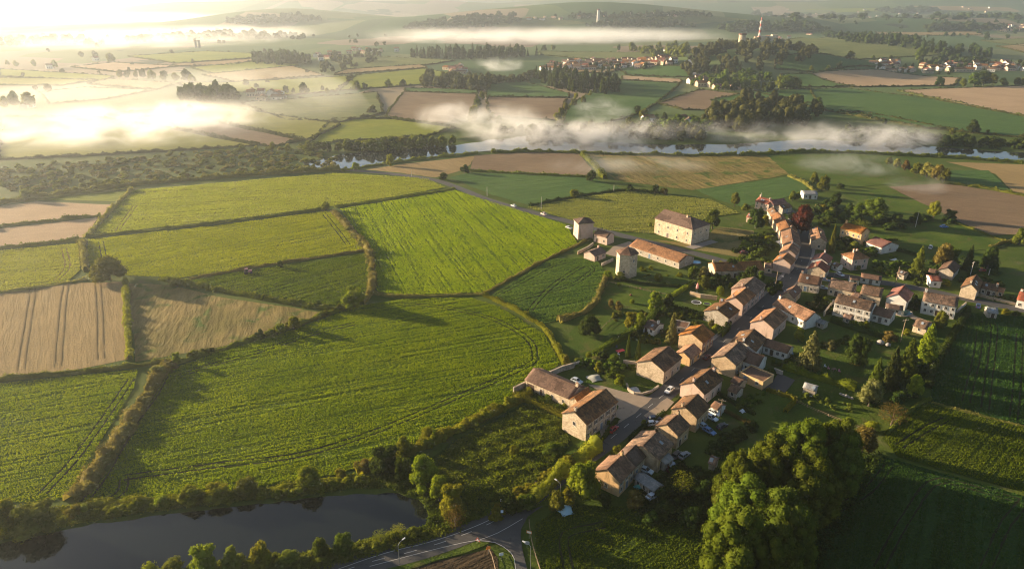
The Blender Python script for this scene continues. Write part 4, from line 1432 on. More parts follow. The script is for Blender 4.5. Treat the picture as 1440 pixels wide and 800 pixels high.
wall_run('dark stone wall at the end of the long barn', [(722, 553), (740, 544), (745, 541)], 2.0)
wall_run('stone garden wall behind the barn lawn', [(772, 530), (790, 522), (815, 515)], 1.8)
wall_run('stone wall joining the broad gabled house to its garden', [(876, 514), (896, 517)], 2.0)
wall_run('curved stone wall around the little round garden', [(881, 542), (884, 550), (892, 555), (903, 556), (916, 552), (926, 545)], 0.8)
wall_run('sunlit garden wall along the road to the right', [(1374, 416), (1395, 422), (1420, 428), (1440, 433)], 1.1, mat=WALL['ochre'])
wall_run('stone wall between the lawns behind the crossroads house', [(1158, 445), (1168, 432), (1172, 428)], 1.8)
wall_run('low wall beside the white two storey house', [(1345, 440), (1352, 433), (1358, 428)], 0.9, mat=WALL['white'])
wall_run('orange stone wall with trailing roof in the upper garden', [(970, 415), (985, 419), (1008, 422)], 1.6, mat=WALL['ochre'])
wall_run('curved retaining wall behind the lowest house', [(893, 672), (905, 677), (920, 684), (930, 692)], 1.4)
wall_run('stone boundary wall below the house row', [(1088, 523), (1100, 528)], 1.4)
wall_run('farm wall running down from the square tower', [(834, 345), (828, 350), (812, 358)], 1.4, mat=WALL['ochre'])
wall_run('rubble wall beside the tiny barn', [(846, 374), (862, 367)], 1.2)


# ---- small sheds, lean-tos and garden buildings between the houses
SMALL = [
    ('low grey shed behind the pink gabled house', (1024, 548), (1036, 553), 4.0, 2.4, 0.8, 'grey', 'old'),
    ('narrow outbuilding behind the orange gable', (1000, 571), (1010, 576), 3.6, 2.2, 0.8, 'white', 'brown'),
    ('small shed in the garden behind the middle row house', (1090, 492), (1100, 496), 3.0, 2.2, 0.7, 'white', 'brown'),
    ('stone outhouse below the long tiled house', (1148, 452), (1158, 456), 3.0, 2.0, 0.7, 'grey', 'grey'),
    ('lean-to against the tall white backed house', (1186, 446), (1198, 449), 3.0, 2.3, 0.7, 'grey', 'brown'),
    ('brown roofed outhouse between the two right hand houses', (1198, 416), (1208, 419), 5.0, 2.6, 0.8, 'stone', 'brown'),
    ('little shed beside the hip roofed house', (1170, 372), (1178, 375), 3.5, 2.2, 0.8, 'white', 'old'),
    ('garden shed among shrubs above the white garages', (1262, 384), (1272, 387), 3.5, 2.2, 0.8, 'grey', 'brown'),
    ('small grey shed behind the cedar', (1306, 382), (1316, 384), 3.5, 2.2, 0.8, 'grey', 'brown'),
    ('annexe at the end of the stone cottage wing', (1402, 409), (1411, 411), 4.0, 2.6, 0.9, 'ochre', 'tile'),
    ('low extension beside the pale corner house', (1076, 376), (1086, 377), 6.0, 2.8, 1.0, 'stone', 'old'),
    ('small barn beside the sunlit farmhouse', (1050, 305), (1060, 307), 5.0, 2.8, 1.2, 'pink', 'red'),
    ('small outhouse behind the copper tree', (1146, 292), (1154, 293), 4.0, 2.4, 0.9, 'stone', 'old'),
    ('shed at the end of the upper garden wall', (1012, 424), (1022, 426), 3.0, 2.2, 0.7, 'grey', 'brown'),
    ('glass roofed lean-to behind the lowest houses', (935, 652), (946, 645), 3.0, 2.3, 0.6, 'grey', 'grey'),
    ('low garage in the yard of the dark roofed house', (1028, 536), (1040, 541), 4.0, 2.3, 0.7, 'ochre', 'brown'),
]
for lab, p_, q_, w_, h_, r_, wl, rf in SMALL:
    H(lab, p_, q_, w_, h_, r_, wl, rf, 1, 0, 1, chim=0, doors=0, name='outbuilding', cat='outbuilding')


# ================================================================== TREES, HEDGES, SCRUB
def crown_round(seed, nl, per, leaf, zlo=0.18, flat=1.0, spread=0.33, lob=(0.15, 0.25), core=0.8):
    rg = np.random.default_rng(seed)
    d = unit(rg.normal(size=(nl, 3)))
    d[:, 2] = np.abs(d[:, 2]) * 1.2 - 0.35
    rad = rg.uniform(lob[0], lob[1], nl)
    rr = rg.uniform(0.55, 1.0, nl)
    rr[: nl // 5] *= 0.4
    c = d * spread * rr[:, None]
    # between the lowest and the highest lobe, following the dome
    lo, hi = c[:, 2].min(), c[:, 2].max()
    top = 1.0 - rad.mean() * 1.02
    c[:, 2] = zlo + rad.mean() * 0.9 + (c[:, 2] - lo) / (hi - lo) * (top - zlo - rad.mean() * 0.9)
    pts, nr = [], []
    for k in range(nl):
        u_ = unit(rg.normal(size=(per, 3)))
        u_[:, 2] = np.where(rg.random(per) < 0.35, np.abs(u_[:, 2]), u_[:, 2])
        p_ = c[k] + u_ * rad[k] * rg.uniform(0.80, 1.08, (per, 1))
        pts.append(p_)
        nr.append(unit(u_ * 0.9 + rg.normal(size=(per, 3)) * 0.55))
    pts = np.concatenate(pts)
    nr = np.concatenate(nr)
    v, f = leaf_quads(pts, nr, rg.uniform(0.65, 1.35, len(pts)) * leaf, rg)
    iv, if_ = icos(c, rad * core, 0.15, rg)
    return np_mesh('crown', np.concatenate([v, iv]), [f, if_ + len(v)], LEAF['green'])


def crown_cone(seed, n, leaf, power=0.72, z0=0.04, ragged=0.6):
    rg = np.random.default_rng(seed)
    z = z0 + (1 - z0) * (1 - np.sqrt(rg.random(n))) * 0.98
    an = rg.random(n) * 2 * np.pi
    lay = np.sin(z * 38 + np.sin(an * 2 + seed) * 1.6) * 0.5 + 0.5
    arm = np.sin(an * 5 + np.floor(z * 9) * 2.1 + seed) * 0.5 + 0.5
    r = 0.5 * (1 - (z - z0) / (1 - z0)) ** power * (1 - ragged + ragged * (0.5 * lay + 0.5 * arm)) * rg.uniform(0.75, 1.05, n)
    p_ = np.stack([np.cos(an) * r, np.sin(an) * r, z - 0.03 * (r / 0.5)], 1)
    nr = unit(np.stack([np.cos(an), np.sin(an), np.full(n, 0.7)], 1) + rg.normal(size=(n, 3)) * 0.5)
    v, f = leaf_quads(p_, nr, rg.uniform(0.6, 1.4, n) * leaf, rg)
    m = 10
    ring = [np.stack([np.cos(np.arange(m) / m * 6.283) * 0.20 * (1 - t) ** power, np.sin(np.arange(m) / m * 6.283) * 0.20 * (1 - t) ** power, np.full(m, z0 + (1 - z0) * t)], 1) for t in (0.02, 0.3, 0.6, 0.9)]
    iv = np.concatenate(ring)
    q = []
    for k in range(3):
        for i in range(m):
            q.append((k * m + i, k * m + (i + 1) % m, (k + 1) * m + (i + 1) % m, (k + 1) * m + i))
    return np_mesh('crown', np.concatenate([v, iv]), [np.concatenate([f, np.array(q) + len(v)])], LEAF['conifer'])


def crown_column(seed, n, leaf):
    rg = np.random.default_rng(seed)
    u_ = unit(rg.normal(size=(n, 3)))
    bumpy = 1 + 0.12 * np.sin(u_[:, 0] * 9 + seed) * np.sin(u_[:, 2] * 11)
    p_ = u_ * 0.5 * bumpy[:, None] * rg.uniform(0.88, 1.04, (n, 1))
    p_[:, 2] += 0.5
    nr = unit(u_ + rg.normal(size=(n, 3)) * 0.6)
    v, f = leaf_quads(p_, nr, rg.uniform(0.6, 1.4, n) * leaf, rg)
    iv, if_ = icos(np.array([[0, 0, 0.5]]), np.array([0.44]), 0.05, rg)
    return np_mesh('crown', np.concatenate([v, iv]), [f, if_ + len(v)], LEAF['green'])


def crown_open(seed, n, leaf):
    """thin see-through crown of twigs"""
    rg = np.random.default_rng(seed)
    u_ = unit(rg.normal(size=(n, 3)))
    p_ = u_ * 0.5 * rg.random((n, 1)) ** 0.45
    p_[:, 2] = p_[:, 2] * 0.85 + 0.57
    nr = unit(rg.normal(size=(n, 3)))
    v, f = leaf_quads(p_, nr, rg.uniform(0.5, 1.3, n) * leaf, rg, 0.4)
    return np_mesh('crown', v, [f], LEAF['olive'])


def trunk_mesh(seed, limbs=5, top=0.62):
    rg = random.Random(seed)
    mb = MB()
    mb.tube([(0, 0, -0.03), (0.005, 0, 0.12), (0.012, 0.01, 0.3), (0, 0, top)], [0.05, 0.036, 0.028, 0.01], 7)
    for k in range(limbs):
        a = 6.283 * k / limbs + rg.uniform(-0.4, 0.4)
        z = rg.uniform(0.2, 0.42)
        r = rg.uniform(0.22, 0.34)
        mb.tube([(0.008, 0.005, z), (math.cos(a) * r * 0.5, math.sin(a) * r * 0.5, z + 0.14), (math.cos(a) * r, math.sin(a) * r, z + rg.uniform(0.22, 0.36))], [0.02, 0.014, 0.005], 5)
    return mb.mesh('trunk', BARK)


T_BIG = [crown_round(100 + k, 130, 130, 0.030, 0.06, 1.0, 0.40, (0.085, 0.125), 0.9) for k in range(3)]
T_NEAR = [crown_round(200 + k, 46, 90, 0.050, 0.08, 1.0, 0.36, (0.12, 0.19)) for k in range(4)]
T_MID = [crown_round(300 + k, 22, 55, 0.085, 0.06, 1.0, 0.34, (0.15, 0.24)) for k in range(4)]
T_FAR = [crown_round(400 + k, 12, 24, 0.14, 0.03, 1.0, 0.32, (0.18, 0.27), 0.9) for k in range(4)]
T_BUSH = [crown_round(500 + k, 20, 75, 0.075, 0.0, 0.9, 0.36, (0.16, 0.24)) for k in range(3)]
T_CONE = [crown_cone(600 + k, 3000, 0.065) for k in range(2)]
T_CONE_FAR = [crown_cone(620 + k, 420, 0.12) for k in range(2)]
T_COL = [crown_column(700 + k, 1500, 0.07) for k in range(2)]
T_OPEN = [crown_open(800 + k, 900, 0.06) for k in range(2)]
TRUNK = [trunk_mesh(900 + k) for k in range(3)]
TRUNK_C = trunk_mesh(950, 0, 0.9)
KINDS = {'big': T_BIG, 'near': T_NEAR, 'mid': T_MID, 'far': T_FAR, 'bush': T_BUSH, 'cone': T_CONE, 'conefar': T_CONE_FAR, 'col': T_COL, 'open': T_OPEN}
_tk = [0]


def tree_at(base, height, width, kind, leaf, label, group=None, name=None, cat='tree', depth_ratio=1.0):
    _tk[0] += 1
    k = _tk[0]
    rs = random.Random(k * 7 + 1)
    nm = name or {'bush': 'shrub', 'cone': 'conifer_tree', 'conefar': 'conifer_tree', 'col': 'clipped_shrub', 'open': 'open_shrub'}.get(kind, 'tree')
    root = empty(nm, base, rs.uniform(0, 6.28))
    tag(root, label, cat, group)
    tmpl = KINDS[kind]
    s = (width * rs.uniform(0.95, 1.05), width * depth_ratio * rs.uniform(0.95, 1.05), height)
    link('crown', tmpl[k % len(tmpl)], LEAF[leaf], root, scale=s)
    tr = TRUNK_C if kind in ('cone', 'conefar', 'col') else TRUNK[k % 3]
    link('trunk', tr, None, root, scale=(width * 0.9, width * 0.9, height))
    return root


def tree(x, yb, yt, wpx, kind, leaf, label, group=None, cat=None, name=None):
    """a crown that shows between rows yt and yb, wpx wide: solve the height of the rounded crown seen from above"""
    yc = (yb + yt) / 2
    phi = math.atan((yc - 400) / FPX)
    th = PITCH + phi
    c = 4.0
    for _ in range(6):
        ctr = G(x, yc, c)
        k = depth(ctr) / FPX
        a = wpx * k / 2
        e = (yb - yt) * k * math.cos(phi) / 2
        c = math.sqrt(max(e * e - (a * math.sin(th)) ** 2, 0.0)) / math.cos(th)
        lim = {'cone': 4.5, 'conefar': 4.0, 'col': 2.6, 'big': 1.35, 'bush': 1.05}.get(kind, 1.25)
        c = min(max(c, 0.62 * a), lim * a)
        ee = math.sqrt((a * math.sin(th)) ** 2 + (c * math.cos(th)) ** 2)
        yc = yt + ee / (k * math.cos(phi))
    b = Vector((ctr.x, ctr.y, hzf(ctr.x, ctr.y)))
    return tree_at(b, 2 * c, 2 * a, kind, leaf, label, group, name, cat or ('shrub' if kind in ('bush', 'col', 'open') else 'tree'))


def leafy_strip(name, pix, h, w, leaf, label, cat='hedge', dens=None, size=None, clipped=False, group=None, lump=0.45, pts=None):
    """a hedge: leaf faces over a lumpy core along a line"""
    if pts is None:
        pts = smooth_path([G(x, y) for x, y in pix], 2.0)
    rg = np.random.default_rng(int(abs(pts[0].x) * 13 + abs(pts[-1].y) * 7) % 100000)
    ns = path_normals(pts)
    d0 = min(depth(p) for p in pts)
    if size is None:
        size = max(0.42, d0 * 0.0024)
    P = np.array([(p.x, p.y) for p in pts])
    seg = np.linalg.norm(np.diff(P, axis=0), axis=1)
    cum = np.concatenate([[0], np.cumsum(seg)])
    L = cum[-1]
    if dens is None:
        dens = (w + 2 * h) / (size * size) * 1.5
    n = int(min(L * dens, 60000))
    t = rg.random(n) * L
    x = np.interp(t, cum, P[:, 0])
    y = np.interp(t, cum, P[:, 1])
    nx = np.interp(t, cum, [q.x for q in ns])
    ny = np.interp(t, cum, [q.y for q in ns])
    ph = rg.uniform(0, 6.28, 4)
    lm = 0.0 if clipped else lump
    hh = h * (1 + lm * (0.5 * np.sin(t / 3.1 + ph[0]) + 0.5 * np.sin(t / 1.37 + ph[1]) + 0.35 * np.sin(t / 7.9 + ph[2])))
    ww = w * (1 + lm * 0.6 * (np.sin(t / 4.3 + ph[3]) * 0.5 + np.sin(t / 2.1 + ph[1]) * 0.5))
    nb = int(L / 1.6) + 3
    fb = rg.uniform(0.55, 1.5, nb) if not clipped else np.ones(nb)
    wb = rg.uniform(0.65, 1.4, nb) if not clipped else np.ones(nb)
    tb = np.linspace(0, L, nb)
    hh = np.maximum(hh, h * 0.3) * np.interp(t, tb, fb)
    ww = ww * np.interp(t, tb, wb)
    a = rg.uniform(0, math.pi, n)
    if clipped:
        e = 0.35
    else:
        e = 0.85
    ca, sa = np.cos(a), np.sin(a)
    cx = np.sign(ca) * np.abs(ca) ** e
    sz = np.abs(sa) ** e
    jit = rg.uniform(0.82, 1.08, n)
    off = cx * ww / 2 * jit
    z = sz * hh * jit
    c = np.stack([x + nx * off, y + ny * off, z + hz(x, y)], 1)
    nr = np.stack([nx * ca, ny * ca, sa + 0.15], 1)
    nr = unit(unit(nr) + rg.normal(size=(n, 3)) * (0.35 if clipped else 0.6))
    v, f = leaf_quads(c, nr, rg.uniform(0.6, 1.4, n) * size, rg)
    # core
    m = max(2, int(L / 2.0))
    tt = np.linspace(0, L, m + 1)
    cv = []
    for q in tt:
        xx, yy = np.interp(q, cum, P[:, 0]), np.interp(q, cum, P[:, 1])
        ux, uy = np.interp(q, cum, [k.x for k in ns]), np.interp(q, cum, [k.y for k in ns])
        h_ = h * (1 + lm * (0.5 * math.sin(q / 3.1 + ph[0]) + 0.5 * math.sin(q / 1.37 + ph[1]) + 0.35 * math.sin(q / 7.9 + ph[2])))
        h_ = max(h_, h * 0.3) * 0.84 * float(np.interp(q, tb, fb))
        w_ = w * 0.40 * float(np.interp(q, tb, wb))
        zz = hzf(xx, yy)
        for o_, z_ in ((-w_, -0.1), (-w_ * 0.85, h_ * 0.75), (0, h_), (w_ * 0.85, h_ * 0.75), (w_, -0.1)):
            cv.append((xx + ux * o_, yy + uy * o_, zz + z_))
    q4 = []
    for k in range(m):
        for i in range(4):
            q4.append((k * 5 + i, k * 5 + i + 1, k * 5 + 6 + i, k * 5 + 5 + i))
    q4.append((0, 1, 2, 3))
    me = np_mesh(name, np.concatenate([v, np.array(cv)]), [np.concatenate([f, np.array(q4) + len(v)])], LEAF[leaf])
    o = link(name, me)
    tag(o, label, cat, group)
    return o


def HD(pix, h, w, leaf, label, **kw):
    return leafy_strip('hedge', pix, h, w, leaf, label, **kw)


HD([(-40, 540), (0, 535), (60, 529), (130, 522), (200, 514), (240, 510)], 1.5, 2.0, 'olive', 'low hedge under the tan field with wheel tracks')
HD([(236, 513), (222, 535), (205, 562), (170, 612), (125, 680), (98, 706)], 2.4, 4.2, 'straw', 'broad golden hedge running diagonally between the two green fields')
HD([(177, 396), (179, 440), (183, 507)], 1.9, 2.4, 'yellow', 'upright hedge between the tan field and the stubble')
HD([(246, 512), (330, 486), (400, 463), (440, 449), (500, 429)], 1.3, 2.0, 'olive', 'hedge along the lower edge of the stubble field')
HD([(225, 393), (260, 399), (330, 413), (400, 426), (470, 437)], 1.6, 2.4, 'olive', 'hedge between the stubble and the small dark field')
HD([(266, 393), (380, 373), (515, 353)], 1.0, 1.6, 'straw', 'thin pale hedge above the small dark field')
HD([(468, 298), (490, 321), (515, 348), (524, 380), (521, 412), (507, 428)], 2.0, 3.4, 'straw', 'curving golden hedge left of the wide bright field')
HD([(122, 334), (300, 315), (462, 294)], 1.2, 1.8, 'olive', 'long thin hedge between the pale and yellow green fields')
HD([(122, 334), (150, 303), (186, 267)], 1.6, 2.6, 'straw', 'short pale hedge at the end of the pink fields')
HD([(-40, 288), (0, 284), (50, 282), (110, 274), (186, 266)], 1.6, 2.2, 'olive', 'hedge above the pink fields')
HD([(-40, 325), (0, 319), (142, 304)], 1.6, 2.2, 'olive', 'hedge between the two pink fields')
HD([(-40, 356), (0, 350), (112, 338)], 1.6, 2.2, 'olive', 'hedge under the lower pink field')
HD([(115, 339), (118, 360), (121, 382)], 2.0, 3.0, 'straw', 'short thick hedge left of the round dark bush')
HD([(-40, 418), (0, 412), (70, 402), (122, 393)], 1.0, 1.8, 'straw', 'hedge above the tan field with wheel tracks')
HD([(470, 292), (560, 279), (640, 266)], 1.1, 2.0, 'olive', 'hedge between the long pale field and the wide bright one')
HD([(526, 413), (570, 418), (680, 414)], 0.9, 2.0, 'straw', 'pale hedge under the wide bright field')
HD([(682, 413), (750, 375), (813, 344), (832, 336)], 0.9, 1.8, 'straw', 'straight pale hedge leading up to the square tower')
HD([(682, 416), (720, 434), (765, 462), (788, 500), (794, 514)], 1.3, 2.2, 'yellow', 'hedge curving round the right end of the large field')
HD([(785, 453), (820, 440), (836, 428), (848, 400), (854, 386)], 1.7, 2.4, 'straw', 'golden hedge below the polygonal tower')
HD([(500, 664), (560, 642), (605, 624), (650, 601), (720, 569), (745, 553)], 1.9, 3.0, 'yellow', 'thick yellow hedge along the weedy plot')
HD([(108, 712), (200, 707), (330, 696), (420, 686), (500, 672)], 1.2, 3.0, 'bright', 'grassy hedge along the north bank of the pond')
HD([(748, 704), (775, 681), (800, 660), (838, 630)], 2.8, 4.0, 'yellow', 'tall yellow green hedge on the left of the lane')
HD([(722, 557), (760, 573), (797, 588)], 1.8, 1.6, 'yellow', 'clipped hedge in front of the long barn', clipped=True)
HD([(836, 502), (870, 480), (905, 460), (926, 437)], 2.2, 2.2, 'green', 'long clipped hedge dividing the meadow from the gardens', clipped=True)
HD([(938, 421), (955, 412), (974, 399)], 1.5, 1.8, 'bright', 'bright clipped hedge beside the folded parasol', clipped=True)
HD([(926, 428), (960, 440), (1000, 452), (1024, 460), (1012, 474)], 2.4, 2.2, 'dark', 'dark clipped hedge behind the low grey gable', clipped=True)
HD([(1101, 517), (1130, 526), (1165, 537), (1203, 549)], 2.2, 2.8, 'bright', 'tall leafy hedge crossing the back gardens')
HD([(1078, 549), (1095, 555), (1118, 562), (1104, 580)], 1.2, 1.4, 'yellow', 'low hedge turning a corner round the small lawn', clipped=True)
HD([(1000, 548), (1035, 570), (1062, 584)], 1.2, 1.2, 'dark', 'thin dark hedge behind the parked cars', clipped=True)
HD([(1012, 575), (1040, 590), (1060, 598)], 1.1, 1.0, 'brown', 'brown hedge beyond the parked cars', clipped=True)
HD([(1168, 452), (1196, 462), (1230, 472), (1262, 480)], 2.0, 2.2, 'dark', 'dark hedge below the tall white backed house')
HD([(1216, 318), (1250, 312), (1290, 312), (1310, 308)], 2.0, 3.0, 'dark', 'dark hedge behind the paddock')
HD([(1238, 348), (1262, 353), (1290, 360)], 1.6, 2.2, 'dark', 'clipped dark hedge in front of the paddock', clipped=True)
HD([(1392, 348), (1440, 334), (1500, 320)], 1.2, 1.6, 'straw', 'pale hedge at the corner of the paddock')
HD([(1330, 310), (1360, 320), (1400, 335), (1430, 345)], 0.8, 1.2, 'olive', 'thin hedge between paddock and brown field')
HD([(480, 241), (540, 231), (600, 223), (672, 216)], 1.6, 3.5, 'olive', 'low scrub along the near bank of the river on the left')
HD([(690, 215), (760, 214), (850, 217), (950, 219), (1035, 218)], 2.0, 4.0, 'olive', 'scrub along the near bank of the river in the middle')
HD([(1040, 219), (1140, 214), (1250, 218), (1350, 223), (1440, 230)], 2.2, 4.0, 'olive', 'scrub along the near bank of the river on the right')
HD([(-40, 292), (40, 281), (100, 272), (180, 261), (300, 251), (400, 244), (478, 239)], 2.6, 5.0, 'olive', 'long thick hedge under the scrubland on the left')
HD([(818, 218), (835, 232), (850, 252)], 2.4, 4.0, 'olive', 'short thick hedge right of the misty brown field')
HD([(655, 240), (740, 245), (835, 250)], 1.4, 2.4, 'olive', 'hedge under the misty brown field')
HD([(745, 290), (810, 277), (880, 268), (930, 272)], 1.2, 2.2, 'dark', 'hedge above the grey green field with drilled lines')
HD([(1108, 248), (1130, 258), (1146, 270)], 1.6, 2.4, 'straw', 'straight straw coloured hedge behind the far white shed')
HD([(1322, 258), (1380, 264), (1420, 272), (1500, 288)], 1.4, 3.0, 'olive', 'hedge above the brown field on the right')
HD([(1245, 612), (1262, 595), (1290, 570), (1308, 562)], 0.8, 1.2, 'olive', 'low hedge at the top of the sunlit strip')
HD([(1360, 440), (1335, 480), (1312, 520), (1304, 545)], 1.8, 2.4, 'dark', 'hedge between the gardens and the right hand field')
HD([(868, 590), (862, 600), (848, 618), (838, 630)], 1.4, 1.4, 'green', 'small hedge beside the gable of the long house')
HD([(905, 602), (885, 622), (893, 612), (935, 582)], 1.4, 1.2, 'dark', 'dark hedge between the street and the parked cars', clipped=True)
HD([(1225, 340), (1262, 338)], 1.0, 1.2, 'dark', 'short hedge behind the low white barn', clipped=True)
HD([(1440, 600), (1380, 585), (1310, 566)], 0.5, 0.8, 'straw', 'dry grass margin between the two right hand fields')
HD([(1030, 355), (1070, 350), (1088, 345)], 1.8, 2.5, 'dark', 'dark garden hedge left of the upper street', clipped=True)
HD([(1040, 338), (1065, 335), (1090, 330)], 1.8, 2.6, 'green', 'green garden hedge above the dark one left of the upper street', clipped=True)
HD([(875, 395), (905, 400), (935, 402), (962, 405)], 1.2, 1.4, 'dark', 'dark clipped hedge across the meadow below the long barn', clipped=True)

